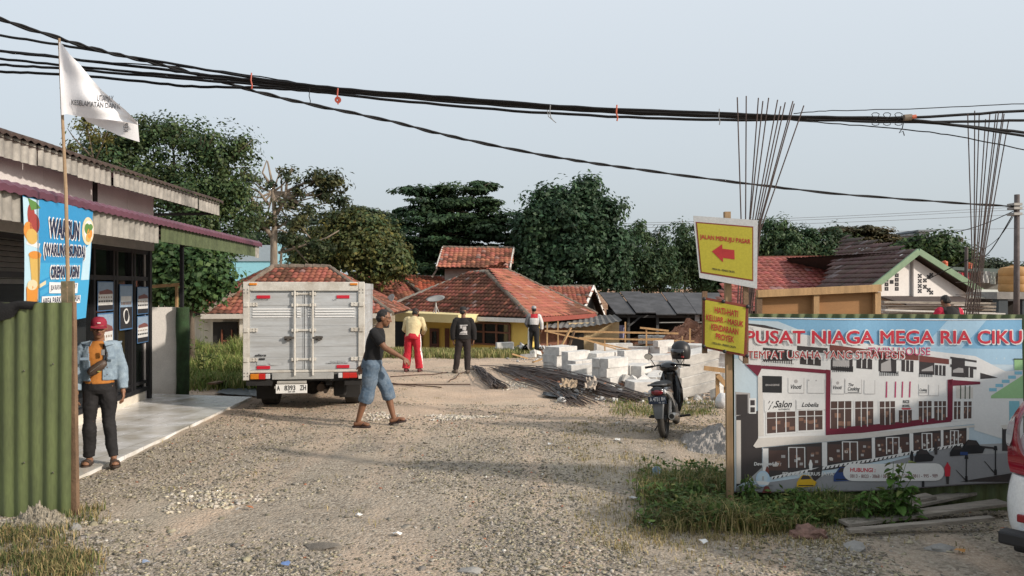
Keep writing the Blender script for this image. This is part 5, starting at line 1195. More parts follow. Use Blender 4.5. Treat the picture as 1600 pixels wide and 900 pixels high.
# rear at y=0 ; forward +y
cbody = carb('body', CW, lambda m: m.loft([csec(.0, .30, .62, .80, .72, .60), csec(.05, .27, .80, 1.0, .80, .70), csec(.11, .25, .95, 1.20, .84, .70), csec(.26, .25, .98, 1.58, .86, .66), csec(.48, .25, .98, 1.70, .87, .66), csec(2.6, .25, .95, 1.70, .87, .66), csec(3.35, .25, .92, 1.15, .87, .72), csec(4.2, .25, .80, .95, .84, .70), csec(4.45, .32, .6, .75, .74, .6)]), angle=35)
carb('rear_bumper', CW, lambda m: m.loft([[(w * sx, y, z) for sx, y in cr(((-1, .22), (-.985, .06), (-.92, -.03), (-.80, -.09), (-.4, -.125), (.4, -.125), (.80, -.09), (.92, -.03), (.985, .06), (1, .22)), 3)] for w, z in cr(((.84, .32), (.872, .39), (.885, .52), (.875, .62), (.862, .69), (.85, .73)))]), angle=60)
carb('tailgate', CW, lambda m: m.loft([[(-.62, y - .0, z), (.62, y, z), (.60, y + .05, z), (-.60, y + .05, z)] for y, z in ((-.045, .70), (-.02, .86), (.03, 1.0), (.055, 1.08))]), angle=30)
carb('rear_glass', GLASSB, lambda m: m.poly([(-.62, .075, 1.12), (.62, .075, 1.12), (.55, .245, 1.55), (-.55, .245, 1.55)]), cbody)
carb('chrome_garnish', M('chrome', (.6, .6, .6), .15, 1.0), lambda m: m.box((-.45, -.035, .93), (.45, -.0, .965), bev=.008))
m = MB(); f = lambda u, v: Vector((u, -.03 + (v - .86) * .25, v)); text_on(m, 'ABAZZI', (-.58, .885, -.36, .92), f, 0, False, offset=.03); m.build('lettering', DECALB, car, local=True)
for s in (-1, 1):
    tl = carb('tail_light', M('deep_red_lens', (.22, .006, .018), .15, coat=.6), lambda m: m.loft([[(s * xo, y0, z), (s * xi, y1, z), (s * xi, y1 + .06, z), (s * xo, y0 + .10, z)] for xo, xi, y0, y1, z in cr(((.835, .70, .01, -.062, .74), (.855, .66, .03, -.055, .80), (.864, .76, .05, -.02, .88), (.867, .80, .08, .02, 1.0), (.857, .795, .13, .07, 1.10), (.80, .75, .19, .13, 1.22), (.75, .72, .22, .18, 1.29)))]), angle=60)
    carb('clear_lens', M('smoky_lens', (.30, .31, .32), .1, coat=.5), lambda m: m.loft([[(s * (xo + .014), y0 + .01, z), (s * xi, y0 - .038, z), (s * xi, y0 + .03, z), (s * (xo - .01), y0 + .09, z)] for xo, xi, y0, z in cr(((.862, .845, .055, .91), (.869, .835, .07, .95), (.870, .83, .08, 1.0), (.862, .83, .11, 1.06), (.85, .835, .135, 1.10)))]), tl, angle=60)
    carb('bumper_reflector', M('dark_red_reflector', (.22, .01, .015), .3), lambda m: m.box((min(s * .62, s * .76), -.118, .44), (max(s * .62, s * .76), -.09, .49), bev=.006))
carb('rear_step', M('black_step_plastic', (.02, .02, .022), .6), lambda m: (m.box((-.84, -.22, .30), (.84, -.09, .385), bev=.015), m.box((-.7, -.15, .2), (-.6, .3, .31)), m.box((.6, -.15, .2), (.7, .3, .31)), m.box((-.8, -.06, .22), (.8, .3, .33), bev=.02)))
for x in (-.76, .76): wheel(car, x, .85, .31, .19); wheel(car, x, 3.55, .31, .19)
npw = carb('number_plate', M('black_plate', (.02, .02, .02), .5), lambda m: m.box((-.2, -.06, .70), (.2, -.045, .80)))

# ------------------------------------------------------------------ signs on the timber post
sp_ = thing('sign_post', 'tall raw timber sign post carrying two yellow signs beside the hoarding', 'post', (P(1141, 770, 7.09).x, 7.09, G(2, 7.09)))
SGW = M('signpost_timber', (.33, .22, .12), .85, var=.4, vs=3, bs=50, stretch=(4, 4, .6))
mb = MB(); mb.bar((P(1141, 770, 7.09).x, 7.09, G(2, 7.09) - .2), P(1136, 331, 7.09), .056, .05, (0, 1, 0)); mb.build('post', SGW, sp_)
SY = M('sign_yellow', (.43, .375, .035), .55, var=.07, vs=2); SR = M('sign_red', (.40, .025, .03), .55); SBK = M('sign_black', (.03, .03, .03)); SGREY = M('sign_grey_board', (.52, .53, .53), .6, var=.1, vs=2); SRB = M('sign_red_brown_frame', (.22, .05, .03), .7)
def bil(c, u, v): return c[0].lerp(c[1], u).lerp(c[3].lerp(c[2], u), v)      # corners BL BR TR TL
def board(parent, name, c, t, mat):
    n = (c[1] - c[0]).cross(c[3] - c[0]).normalized(); n = n if n.y < 0 else -n
    mb = MB(); mb.loft([[q for q in c], [q - n * t for q in c]]); mb.build(name, mat, parent); return n
SA_, SB_ = 1 / 7.06, 1 / 6.97
def PS(px, py): return P(px, py, 1 / (SA_ + (SB_ - SA_) * (px - 1083) / 101))
g1 = thing('road_sign', 'yellow sign with a red left arrow on a grey board, topmost on the timber post', 'sign', PS(1137, 440))
c = [PS(1093, 434), PS(1183, 451), PS(1184, 344), PS(1083, 337)]; n = board(g1, 'backing_board', c, .012, SGREY)
c2 = [q + n * .0015 for q in (PS(1094.5, 426.5), PS(1177, 439.5), PS(1177, 354), PS(1087, 346.5))]
mb = MB(); mb.poly(c2); mb.build('red_border', SRB, g1)
c3 = [q + n * .003 for q in (PS(1096.5, 424.5), PS(1175.3, 437), PS(1175.3, 356), PS(1089, 348.6))]
mb = MB(); mb.poly(c3); mb.build('face', SY, g1)
fs = lambda u, v: bil(c3, u, v) + n * .002
mb = MB(); text_on(mb, 'JALAN MENUJU PASAR', (.03, .655, .97, .775), fs, 0, offset=.022, spacing=.98)
mb.poly([fs(*q) for q in ((.235, .45), (.44, .62), (.44, .53), (.665, .53), (.665, .345), (.44, .345), (.44, .255))]); mb.build('lettering', M('sign_letter_red', (.42, .03, .03), .5), g1)
mb = MB(); text_on(mb, 'MEGA RIA - PEMKES CIKUPA', (.22, .075, .66, .115), fs, 0, offset=.02); mb.build('small_lettering', SBK, g1)
g2 = thing('road_sign', 'lower yellow warning sign in a red brown frame on the timber post', 'sign', PS(1133, 560))
c = [PS(1098.5, 543.5), PS(1166.5, 558), PS(1169, 477), PS(1099, 464)]; n2 = board(g2, 'frame', c, .014, SRB)
c4 = [q + n2 * .002 for q in (PS(1101, 541), PS(1162, 553), PS(1165, 480.5), PS(1101.5, 468.5))]
rows = []; mb = MB()
def f2(u, v, k=.0): return bil(c4, u, v) + n2 * (k + .007 + .006 * math.sin(u * 9) * math.sin(v * 3.14))
for i in range(17):
    rows.append([mb.vert(f2(i / 16, j / 12)) for j in range(13)])
for a, b in zip(rows, rows[1:]):
    for j in range(12): mb.face((a[j], b[j], b[j + 1], a[j + 1]))
mb.build('face', SY, g2, smooth=True)
mb = MB(); ft = lambda u, v: f2(u, v, .0035)
for s, r in (('HATI-HATI', (.24, .76, .82, .90)), ('KELUAR - MASUK', (.03, .57, .96, .70)), ('KENDARAAN', (.16, .385, .84, .52)), ('PROYEK', (.28, .20, .74, .335))): text_on(mb, s, r, ft, 0, offset=.025)
mb.build('lettering', M('sign_letter_red', (.42, .03, .03), .5), g2)
mb = MB(); text_on(mb, 'MEGA RIA - PEMKES CIKUPA', (.2, .085, .8, .13), ft, 0, offset=.02); mb.build('small_lettering', SBK, g2)
for px, p0, p1 in ((1101, 455, 552), (1165, 440, 568)):
    Yk = 7.09 if px < 1130 else 7.02
    mb = MB(); mb.bar(P(px, p1, Yk), P(px, p0, Yk), .045, .03, (0, 1, 0)); mb.build('batten', WOODB, g2)
mb = MB()
for px, py in ((1130, 471), (1132, 549), (1100, 467), (1167, 556), (1099.5, 541), (1168, 479)):
    q = PS(px, py); mb.ell(q + n2 * .012, (.018, .008, .018), 10)
mb.build('fixing', BLACK, g2, smooth=True)

# ------------------------------------------------------------------ right fence and printed hoarding
f2_ = thing('corrugated_fence', 'green corrugated metal fence behind the large printed hoarding', 'fence', (3.3, 7.0, 0))
BL_, BR_ = Vector((2.02, 7.17, 0)), Vector((4.62, 6.93, 0))
mb = MB(); corrugated(mb, BL_ + (BR_ - BL_) * .012 + Vector((0, .035, 0)), BR_ + (BR_ - BL_) * .02 + Vector((0, .035, 0)), -.1, 1.76, .124, .03, steps=3); mb.build('sheeting', GREENF, f2_, smooth=True)
for x in (.02, .5, .98):
    q = BL_.lerp(BR_, x); mb = MB(); mb.bar((q.x, q.y + .09, -.1), (q.x, q.y + .09, 1.70), .05, .06, (0, 1, 0)); mb.build('post', WOODB, f2_)
hd = thing('printed_hoarding', 'large printed hoarding showing a white three storey shop row under red lettering', 'banner', (3.3, 7.0, .17))
bd = (BR_ - BL_); bl = bd.length; bdn = bd / bl; bnn = Vector((bdn.y, -bdn.x, 0)); bnn = bnn if bnn.y < 0 else -bnn
# banner pixel frame -> u along the fence, v height.  Photo pixels map to (u,v) through the fence plane
def ban(px, py, k=0.0):
    """point of the fabric under a pixel of the print, k layers proud"""
    kx = (px - 800) / F_PX; o = BL_ + bnn * .03
    s = (kx * o.y - o.x) / (bdn.x - kx * bdn.y); q = o + bdn * s; z = 2 - (py - 450) / 1200 * q.y
    return s, z
def wave(s, z): return .010 * math.sin(s * 5.1 + z * 2.0) + .004 * math.sin(s * 11 - z * 3 + 1) + .012 * math.sin(z * 4.2 + s * .9) * math.exp(-((s - 1.1) / .7) ** 2)
COLS = {'sky': (.20, .40, .58), 'sky2': (.36, .53, .66), 'sky3': (.50, .60, .66), 'white': (.70, .69, .67), 'cream': (.62, .58, .53), 'shade': (.40, .38, .37), 'dark': (.045, .038, .038), 'glass': (.085, .05, .042), 'glassb': (.24, .13, .09), 'maroon': (.16, .015, .035), 'brownb': (.17, .05, .04), 'red': (.52, .03, .05), 'pink': (.45, .06, .14), 'road': (.27, .27, .28), 'road2': (.36, .36, .36), 'yellow': (.60, .36, .02), 'black': (.02, .02, .022), 'blue': (.03, .06, .18), 'green': (.30, .50, .24), 'teal': (.20, .45, .52), 'cyan': (.22, .48, .60), 'lblue': (.42, .56, .68), 'trunkg': (.05, .07, .04), 'redb': (.36, .05, .05)}
CK = list(COLS); HM = [M('print_' + k, v, .42, var=.05, fine=.03, spec=.45) for k, v in COLS.items()]
bm_ = MB(); LAY = [0]
def bp(pts, col, k):
    bm_.mi = CK.index(col); n0 = len(bm_.v)
    for px, py in pts: s, z = ban(px, py); bm_.v.append((s, k, z))
    bm_.face(range(n0, n0 + len(pts)))
def br(x0, y0, x1, y1, col, k, sl=0.0, sr=None):
    """rectangle in print pixels; sl = slope dy/dx of its horizontals"""
    sr = sl if sr is None else sr
    bp([(x0, y1), (x1, y1 + sr * (x1 - x0)), (x1, y0 + sl * (x1 - x0)), (x0, y0)], col, k)
def btext(s, x0, y0, x1, y1, col, k, **kw):
    v, f = text_geo(s, **kw); bm_.mi = CK.index(col); n0 = len(bm_.v)
    for a, b, i in v: sx, z = ban(x0 + a * (x1 - x0), y1 + (y0 - y1) * b); bm_.v.append((sx, k + i * .05, z))
    for q in f: bm_.face([n0 + i for i in q])
# base fabric and sky
bp([(1147, 768), (1300, 768), (1420, 762), (1597, 752), (1597, 499), (1480, 500), (1300, 499), (1147, 496)], 'sky3', 0)
bp([(1147, 560), (1597, 570), (1597, 499), (1147, 496)], 'sky2', 1); bp([(1147, 540), (1597, 545), (1597, 499), (1147, 496)], 'sky', 2)
bp([(1480, 500), (1540, 500), (1500, 545), (1440, 545)], 'sky2', 3); bp([(1147, 500), (1215, 502), (1260, 520), (1147, 514)], 'sky3', 3); bp([(1147, 503), (1195, 508), (1230, 517), (1147, 511)], 'dark', 4)
# left dark neighbour, road
bp([(1149, 767), (1300, 767), (1420, 762), (1597, 752), (1597, 690), (1480, 700), (1330, 735), (1149, 760)], 'road', 3)
bp([(1490, 712), (1597, 706), (1597, 690), (1490, 697)], 'road2', 4)
bp([(1149, 612), (1172, 614), (1172, 650), (1149, 650)], 'shade', 3); br(1150, 616, 1168, 648, 'dark', 4)
bp([(1150, 760), (1190, 735), (1190, 640), (1150, 650)], 'dark', 4); br(1170, 622, 1181, 646, 'white', 5); br(1172, 625, 1179, 633, 'dark', 6); br(1172, 636, 1179, 644, 'dark', 6)
br(1150, 656, 1157, 755, 'cream', 6); bp([(1165, 752), (1195, 725), (1195, 748)], 'road2', 5)
# main facade
bp([(1184, 692), (1240, 692), (1522, 662), (1522, 556), (1380, 540), (1300, 530), (1168, 508), (1168, 565), (1184, 585)], 'white', 5)
bp([(1150, 508), (1185, 513), (1290, 530), (1300, 545), (1185, 540), (1168, 572), (1155, 560)], 'white', 5)
bp([(1522, 556), (1570, 580), (1597, 578), (1597, 695), (1522, 672)], 'white', 4); bp([(1530, 582), (1552, 588), (1558, 590), (1530, 592)], 'dark', 5)
for x0, y0, x1, y1 in ((1192, 543, 1238, 565), (1245, 540, 1292, 548), (1297, 541, 1331, 578), (1372, 550, 1400, 580), (1436, 556, 1460, 584), (1486, 558, 1506, 588)): br(x0, y0, x1, y1, 'dark', 6, .08)
for x0, y0, x1, y1 in ((1300, 545, 1326, 574), (1376, 556, 1392, 580), (1440, 566, 1458, 580), (1488, 566, 1504, 582)): bp([(x0, y1), (x1, y1), (x1 - 1, y0 + 5), (x0, y0 + 12)], 'shade', 7)
for x0, x1, y0, y1 in ((1190, 1240, 564, 572), (1300, 1331, 572, 581), (1374, 1403, 580, 587), (1436, 1456, 583, 589)):
    br(x0, y0, x1, y0 + 1.2, 'black', 8, .08)
    k = x0
    while k < x1: br(k, y0, k + 1.1, y1, 'black' if x0 > 1200 else 'white', 8, .08); k += 2.8
for x0, y0, x1, y1, n_ in ((1250, 556, 1282, 569, 3), (1337, 559, 1362, 575, 3), (1408, 562, 1427, 580, 3), (1461, 570, 1477, 586, 3), (1506, 574, 1519, 589, 2)):
    br(x0, y0, x1, y1, 'dark', 7, .08)
    for q in range(1, n_): xx = x0 + (x1 - x0) * q / n_; br(xx - .7, y0, xx + .7, y1, 'white', 8, .08)
bp([(1295, 538), (1375, 548), (1375, 555), (1295, 548)], 'brownb', 7); bp([(1375, 549), (1435, 553), (1435, 563), (1375, 560)], 'brownb', 7); bp([(1436, 555), (1482, 561), (1482, 569), (1436, 565)], 'brownb', 7)
bp([(1484, 557), (1524, 563), (1524, 566), (1484, 560)], 'dark', 8); bp([(1484, 569), (1524, 573), (1524, 577), (1484, 573)], 'dark', 8)
# maroon band
bp([(1164, 569), (1296, 578), (1296, 584), (1190, 576), (1184, 588)], 'maroon', 8)
bp([(1290, 577), (1297, 578), (1297, 672), (1290, 680)], 'maroon', 9); bp([(1290, 670), (1486, 651), (1486, 659), (1290, 683)], 'maroon', 9); bp([(1480, 593), (1488, 592), (1488, 656), (1480, 660)], 'maroon', 9); bp([(1482, 593), (1530, 596), (1530, 600), (1482, 603)], 'maroon', 9)
br(1191, 587, 1222, 613, 'black', 8, .03); bp([(1184, 588), (1191, 590), (1191, 640), (1193, 681), (1184, 681)], 'cream', 7)
# sign panels
for x0, y0, x1, y1 in ((1232, 590, 1256, 614), (1262, 592, 1287, 614), (1299, 590, 1318, 615), (1320, 592, 1345, 614), (1350, 593, 1366, 615), (1436, 600, 1450, 618), (1452, 601, 1466, 618), (1194, 624, 1243, 643), (1245, 625, 1289, 640)): br(x0 + .8, y0 + .8, x1 + .8, y1 + .8, 'shade', 8); br(x0, y0, x1, y1, 'white', 9)
for s, a in (('Salon', (1210, 626, 1238, 637)), ('AUTHENTIC', (1216, 638.5, 1235, 641)), ('Lobelia', (1253, 629, 1279, 636)), ('Cooking', (1324, 604, 1343, 612)), ('The', (1325, 598.5, 1333, 603)), ('Vinoti', (1236, 601, 1253, 608)), ('Cooking', (1437, 607, 1449, 613)), ('Vinoti', (1301, 602, 1315, 608)), ('BRASSERIE', (1196, 600, 1218, 603))): btext(s, *a, 'black' if a[0] != 1196 else 'shade', 10, shear=.35 if s[1].islower() else 0, offset=.02)
for cx, cy, r in ((1244, 596, 3), (1308, 598, 2.5), (1275, 594.5, 1.2), (1264, 594, 1)): bp([(cx + r * math.cos(a), cy + r * math.sin(a)) for a in np.linspace(0, 6.28, 10)[:-1]], 'shade', 10)
for cx, cy in ((1201, 628), (1206, 629), (1203, 634), (1208, 636), (1201, 638)): bp([(cx - 1, cy + 2), (cx + 1.5, cy - 2), (cx + 2.3, cy - 1.4), (cx, cy + 2.4)], 'black', 10)
br(1324, 612.3, 1342, 613.2, 'black', 10); br(1436, 613.5, 1449, 614.3, 'black', 10)
btext('RICE', 1411, 625, 1421, 630, 'black', 9, offset=.03); btext('BOWL', 1410, 632, 1422, 636.5, 'black', 9, offset=.03); bp([(1408, 637.5), (1424, 637.5), (1422, 640), (1410, 640)], 'red', 9)
for x0 in (1384, 1398, 1409, 1421): bp([(x0, 596), (x0 + 2, 596), (x0 + 1.5, 608), (x0 + 1.5, 621), (x0 - .8, 621), (x0 + .3, 608)], 'pink', 8)
bp([(1493, 603), (1519, 605), (1519, 622), (1493, 622)], 'cream', 8)
for x0 in (1499, 1506, 1513): br(x0, 602, x0 + 1.6, 623, 'trunkg', 9)
# windows of the first floor
def pwin(x0, y0, x1, y1, n, sl, mull=1):
    br(x0 - 2, y0 - 1.5, x1 + 2, y1 + 3, 'white', 8, sl); br(x0, y0, x1, y1, 'glass', 9, sl * .4, sl)
    for q in range(5):
        a = x0 + (x1 - x0) * random.random() * .8; b = y0 + (y1 - y0) * (.35 + .4 * random.random()); br(a, b, a + (x1 - x0) * .18, b + (y1 - y0) * .16, 'glassb', 10, sl)
    for q in range(1, n): xx = x0 + (x1 - x0) * q / n; br(xx - .7, y0, xx + .7, y1 + sl * (xx - x0), 'white', 11, 0)
    if mull: br(x0, y0 + (y1 - y0) * .26, x1, y0 + (y1 - y0) * .26 + 1.1, 'white', 11, sl * .5)
pwin(1198, 644, 1243, 677, 3, -.06); pwin(1248, 642, 1285, 673, 3, -.06); pwin(1298, 627, 1330, 670, 3, -.05); pwin(1336, 627, 1364, 667, 3, -.05); pwin(1374, 627, 1398, 664, 3, -.05); pwin(1404, 641, 1425, 661, 3, -.05, 0); pwin(1436, 627, 1456, 660, 3, -.05); pwin(1460, 627, 1478, 657, 3, -.05); pwin(1490, 627, 1500, 655, 2, -.05); pwin(1505, 627, 1517, 654, 2, -.05)
# ledge and ground floor
bp([(1176, 696), (1184, 684), (1290, 680), (1522, 664), (1523, 667), (1300, 689), (1180, 699)], 'cream', 10)
bp([(1192, 746), (1192, 699), (1300, 690), (1510, 668), (1510, 694), (1400, 714), (1300, 733)], 'dark', 7)
for x0, x1 in ((1191, 1200), (1284, 1292), (1361, 1366), (1421, 1427), (1470, 1474), (1510, 1514)):
    t_ = (x0 - 1191) / 320; br(x0, 700 - 32 * t_, x1, 742 - 48 * t_, 'white', 9)
for x0, x1 in ((1201, 1230), (1233, 1256), (1260, 1282), (1293, 1314), (1317, 1338), (1340, 1360), (1367, 1383), (1385, 1404), (1405, 1420), (1428, 1440), (1442, 1456), (1457, 1469), (1475, 1484), (1486, 1496), (1497, 1509)):
    t_ = ((x0 + x1) / 2 - 1191) / 320; a, b = 706 - 34 * t_, 738 - 46 * t_; br(x0, a, x1, b, 'glass', 8)
    for q in range(4): c_ = x0 + (x1 - x0) * random.random() * .75; d_ = a + (b - a) * (.2 + .6 * random.random()); br(c_, d_, c_ + (x1 - x0) * .22, d_ + (b - a) * .14, random.choice(('glassb', 'shade', 'glassb', 'cream')), 9)
for x0, x1 in ((1232, 1257), (1316, 1339), (1384, 1404), (1441, 1456), (1485, 1497)):
    t_ = ((x0 + x1) / 2 - 1191) / 320; a, b = 704 - 34 * t_, 738 - 46 * t_
    for xx in (x0, (x0 + x1) / 2, x1): br(xx - .8, a, xx + .8, b, 'white', 10)
    br(x0, a, x1, a + 1.3, 'white', 10)
for i_ in range(46):
    x0 = 1205 + i_ * 6.8; y0 = 744 - 54 * ((x0 - 1205) / 313) ** .92; 
    if x0 < 1500: br(x0, y0, x0 + 6.8, y0 + 4.5, 'white', 9, -.16); bp([(x0 + 1, y0 + 4.3), (x0 + 3.4, y0 + 4), (x0 + 5.2, y0 + .3), (x0 + 3, y0 + .6)], 'black', 10)
# right hand green building
bp([(1547, 618), (1597, 586), (1597, 622), (1547, 622)], 'green', 6); br(1584, 561, 1597, 578, 'green', 6)
for q in range(5): br(1544 + q * 10, 606 - q * 6.5, 1556 + q * 10, 611 - q * 6.5, 'cyan', 7)
br(1575, 626, 1591, 657, 'teal', 7); br(1583, 560, 1597, 562, 'trunkg', 7); br(1564, 668, 1580, 704, 'dark', 6); bp([(1562, 664), (1590, 661), (1590, 668), (1566, 670)], 'cream', 7)
# cars, lamps, people
def pcar(x, y, s, col):
    bp([(x, y), (x + 30 * s, y - 2 * s), (x + 33 * s, y - 9 * s), (x + 26 * s, y - 13 * s), (x + 21 * s, y - 20 * s), (x + 9 * s, y - 21 * s), (x + 3 * s, y - 13 * s), (x, y - 8 * s)], col, 11)
    bp([(x + 6 * s, y - 13 * s), (x + 24 * s, y - 14 * s), (x + 20 * s, y - 19 * s), (x + 10 * s, y - 20 * s)], 'dark', 12); br(x + 3 * s, y - 4 * s, x + 28 * s, y - 2.5 * s, 'black', 12)
pcar(1244, 761, .95, 'yellow'); bp([(1262, 735), (1285, 728), (1282, 744), (1272, 752)], 'dark', 10); pcar(1302, 752, 1.1, 'blue'); pcar(1428, 722, .95, 'black'); pcar(1484, 713, .8, 'black'); pcar(1502, 710, 1.1, 'black'); br(1500, 706, 1512, 711, 'blue', 13)
for x, y0, y1 in ((1510, 714, 753), (1554, 700, 742), (1441, 745, 760)):
    br(x - .9, y0, x + .9, y1, 'black', 12); bp([(x - 3, y0 + 3), (x + 3, y0 + 3), (x + 2, y0 - 4), (x - 2, y0 - 4)], 'black', 12); br(x - 2, y1 - 9, x + 2, y1, 'black', 12); bp([(x, y1), (x + 2, y1 - 1), (x - 16, y0 + 20), (x - 17, y0 + 20)], 'dark', 9)
br(1530, 696, 1556, 699, 'dark', 11, .1)
for x, y, h, c_ in ((1266, 734, 16, 'white'), (1424, 722, 18, 'black'), (1462, 710, 20, 'dark'), (1480, 756, 34, 'dark'), (1405, 712, 14, 'white'), (1198, 742, 14, 'brownb')): bp([(x - 2, y), (x + 2, y), (x + 3, y - h * .55), (x + 1, y - h), (x - 1, y - h), (x - 3, y - h * .55)], c_, 13)
bp([(1476, 744), (1484, 744), (1485, 730), (1480, 722), (1475, 730)], 'red', 14)
bp([(1500, 753), (1597, 735), (1597, 752)], 'dark', 8)
# white rounded contact strip
R_ = 13.5; cy = 737; pts = [(1330 + R_ * math.cos(a), cy + R_ * math.sin(a)) for a in np.linspace(math.pi / 2, 1.5 * math.pi, 9)] + [(1461 + R_ * math.cos(a), cy + R_ * math.sin(a)) for a in np.linspace(-math.pi / 2, math.pi / 2, 9)]
bp(pts, 'white', 15)
btext('HUBUNGI :', 1327, 730, 1366, 736.5, 'red', 16, offset=.03, shear=.12); btext('0813 - 8023 - 3868 / 081 - 2216 - 2368 / 0811 - 995 - 989', 1327, 740, 1464, 745.5, 'brownb', 16, offset=.01)
btext('Developed By :', 1177, 721, 1220, 728, 'white', 15, offset=.03, shear=.1); btext('PT MAJU TERUS JAYA', 1222, 737, 1302, 744, 'white', 15, offset=.02)
bp([(1191 + 11 * math.cos(a), 747 + 12.5 * math.sin(a)) for a in np.linspace(0, 6.28, 24)[:-1]], 'lblue', 15); bp([(1191 + 8 * math.cos(a), 745 + 8 * math.sin(a)) for a in np.linspace(0, 6.28, 20)[:-1]], 'sky3', 16); br(1190, 743, 1192.5, 750, 'shade', 17); bp([(1180, 750), (1202, 752), (1199, 757), (1184, 756)], 'white', 17); bp([(1190, 769), (1205, 769), (1200, 759), (1194, 758)], 'brownb', 14)
# headline
btext('TWIN HOUSE', 1354, 542, 1454, 555, 'white', 11, offset=.035, spacing=1.02); btext('TWIN HOUSE', 1355, 542.5, 1453, 555, 'pink', 12, offset=.012, spacing=1.02)
HL = (1163, 516, 1600, 537.5)
btext('PUSAT NIAGA MEGA RIA CIKU', 1162, 514.2, 1598, 539, 'white', 17, offset=.046); btext('PUSAT NIAGA MEGA RIA CIKU', 1165, 516.3, 1596, 537, 'red', 18, offset=.024)
btext('TEMPAT USAHA YANG STRATEGIS', 1165, 547, 1413.5, 561.5, 'white', 17, offset=.045); btext('TEMPAT USAHA YANG STRATEGIS', 1167, 548.3, 1412, 560.2, 'redb', 18, offset=.012)
def drape(bm_, us, vs_, fn, name, mats, parent, face):
    # cut into a lattice so that the print follows the folds, then lay it on the fabric
    b_ = bmesh.new(); vs = [b_.verts.new(v) for v in bm_.v]
    for f_, mi_ in zip(bm_.f, bm_.m):
        try: q = b_.faces.new([vs[i] for i in f_]); q.material_index = mi_
        except ValueError: pass
    bmesh.ops.triangulate(b_, faces=[f_ for f_ in b_.faces if len(f_.verts) > 4])
    for s in us: bmesh.ops.bisect_plane(b_, geom=b_.verts[:] + b_.edges[:] + b_.faces[:], plane_co=(s, 0, 0), plane_no=(1, 0, 0), dist=1e-6)
    for z in vs_: bmesh.ops.bisect_plane(b_, geom=b_.verts[:] + b_.edges[:] + b_.faces[:], plane_co=(0, 0, z), plane_no=(0, 0, 1), dist=1e-6)
    inv = WM[parent].inverted()
    for v in b_.verts: v.co = inv @ fn(*v.co)
    me = bpy.data.meshes.new(name)
    for f_ in b_.faces:
        f_.normal_update()
        if f_.normal.dot(face) < 0: f_.normal_flip()
    b_.to_mesh(me); b_.free()
    for m in mats: me.materials.append(m)
    return link_mesh(name, me, parent)
def link_mesh(name, me, parent): o = bpy.data.objects.new(name, me); COL.objects.link(o); o.parent = parent; WM[o] = WM[parent]; return o
def wave_l(s, z):
    a, b = math.floor((s + .2) / .07) * .07 - .2, math.floor((z - .1) / .11) * .11 + .1; f, g = (s - a) / .07, (z - b) / .11
    return (wave(a, b) * (1 - f) + wave(a + .07, b) * f) * (1 - g) + (wave(a, b + .11) * (1 - f) + wave(a + .07, b + .11) * f) * g
def hoard(s, k, z): q = BL_ + bdn * s + bnn * (.035 + .0006 * k + wave_l(s, z)); return Vector((q.x, q.y, z))
drape(bm_, np.arange(-.2, 2.9, .07), np.arange(.1, 1.9, .11), hoard, 'printed_fabric', HM, hd, bnn)
mb = MB(); s0, _ = ban(1147, 500); s1, _ = ban(1597, 500)
def edge_line(py0, py1, r):
    pts = []
    for i in range(60):
        px = 1147 + 450 * i / 59; s, z = ban(px, py0(px)); q = BL_ + bdn * s + bnn * (.035 + wave(s, z)); pts.append((q.x, q.y, z))
    mb.tube(pts, r, 5)
edge_line(lambda x: np.interp(x, [1147, 1300, 1480, 1597], [496, 499, 500, 499]), None, .006); mb.build('top_hem', M('white_hem', (.6, .6, .6), .6), hd)
mb = MB(); edge_line(lambda x: np.interp(x, [1147, 1300, 1420, 1597], [768, 768, 762, 752]), None, .007); mb.build('bottom_hem', M('dark_hem', (.10, .09, .09), .6), hd)

# ------------------------------------------------------------------ food stall banner on the canopy
wb = thing('stall_banner', 'blue food stall banner with big white and black lettering hung under the maroon canopy', 'banner', ep(8, 2.7))
def s_px(px):
    k = (px - 800) / F_PX; return (EA.x + .03 - k * EA.y) / (k * ed.y - ed.x)
sa, sb = s_px(33), s_px(144)
def wbp(u, v, k=0): q = ep(sa + (sb - sa) * u * (.86 + .14 * v), 2.80 - (1.16 - .06 * u) * (1 - v), .05 + .0014 * k + .012 * math.sin(u * 7 + v * 4) * v); return q
WC = {'blue': (.03, .25, .50), 'sky': (.05, .33, .58), 'pale': (.45, .64, .74), 'white': (.72, .72, .72), 'ink': (.02, .025, .06), 'orange': (.62, .25, .04), 'amber': (.58, .38, .10), 'red': (.32, .05, .04), 'green': (.10, .22, .05), 'cream': (.68, .58, .38), 'grey': (.30, .32, .36)}
WK = list(WC); mb = MB()
def wp(pts, c, k): mb.mi = WK.index(c); mb.poly([(u, k, v) for u, v in pts])
def we(cx, cy, rx, ry, c, k, n=20, a0=0): wp([(cx + rx * math.cos(a), cy + ry * math.sin(a)) for a in np.linspace(a0, a0 + 6.283, n + 1)[:-1]], c, k)
for j in range(12):
    for i in range(8): wp([(i / 8, j / 12), ((i + 1) / 8, j / 12), ((i + 1) / 8, (j + 1) / 12), (i / 8, (j + 1) / 12)], 'blue' if j > 5 else 'sky', 0)
wp([(0, 0), (.20, 0), (.16, .3), (.22, .55), (.16, .8), (.2, .99), (0, .99)], 'pale', 1); wp([(.85, .35), (.99, .35), (.99, .7), (.86, .62)], 'pale', 1)
for j in range(5): wp([(.22, .10 + j * .06), (.5, .17 + j * .06), (.5, .185 + j * .06), (.22, .115 + j * .06)], 'blue', 1)
we(.10, .86, .05, .09, 'red', 2); we(.14, .80, .07, .08, 'red', 3); we(.06, .74, .07, .07, 'orange', 3); we(.10, .70, .08, .06, 'amber', 4); wp([(.06, .99), (.10, .9), (.22, .93), (.16, .97)], 'green', 3); wp([(.02, .64), (.20, .61), (.22, .65), (.04, .68)], 'white', 2)
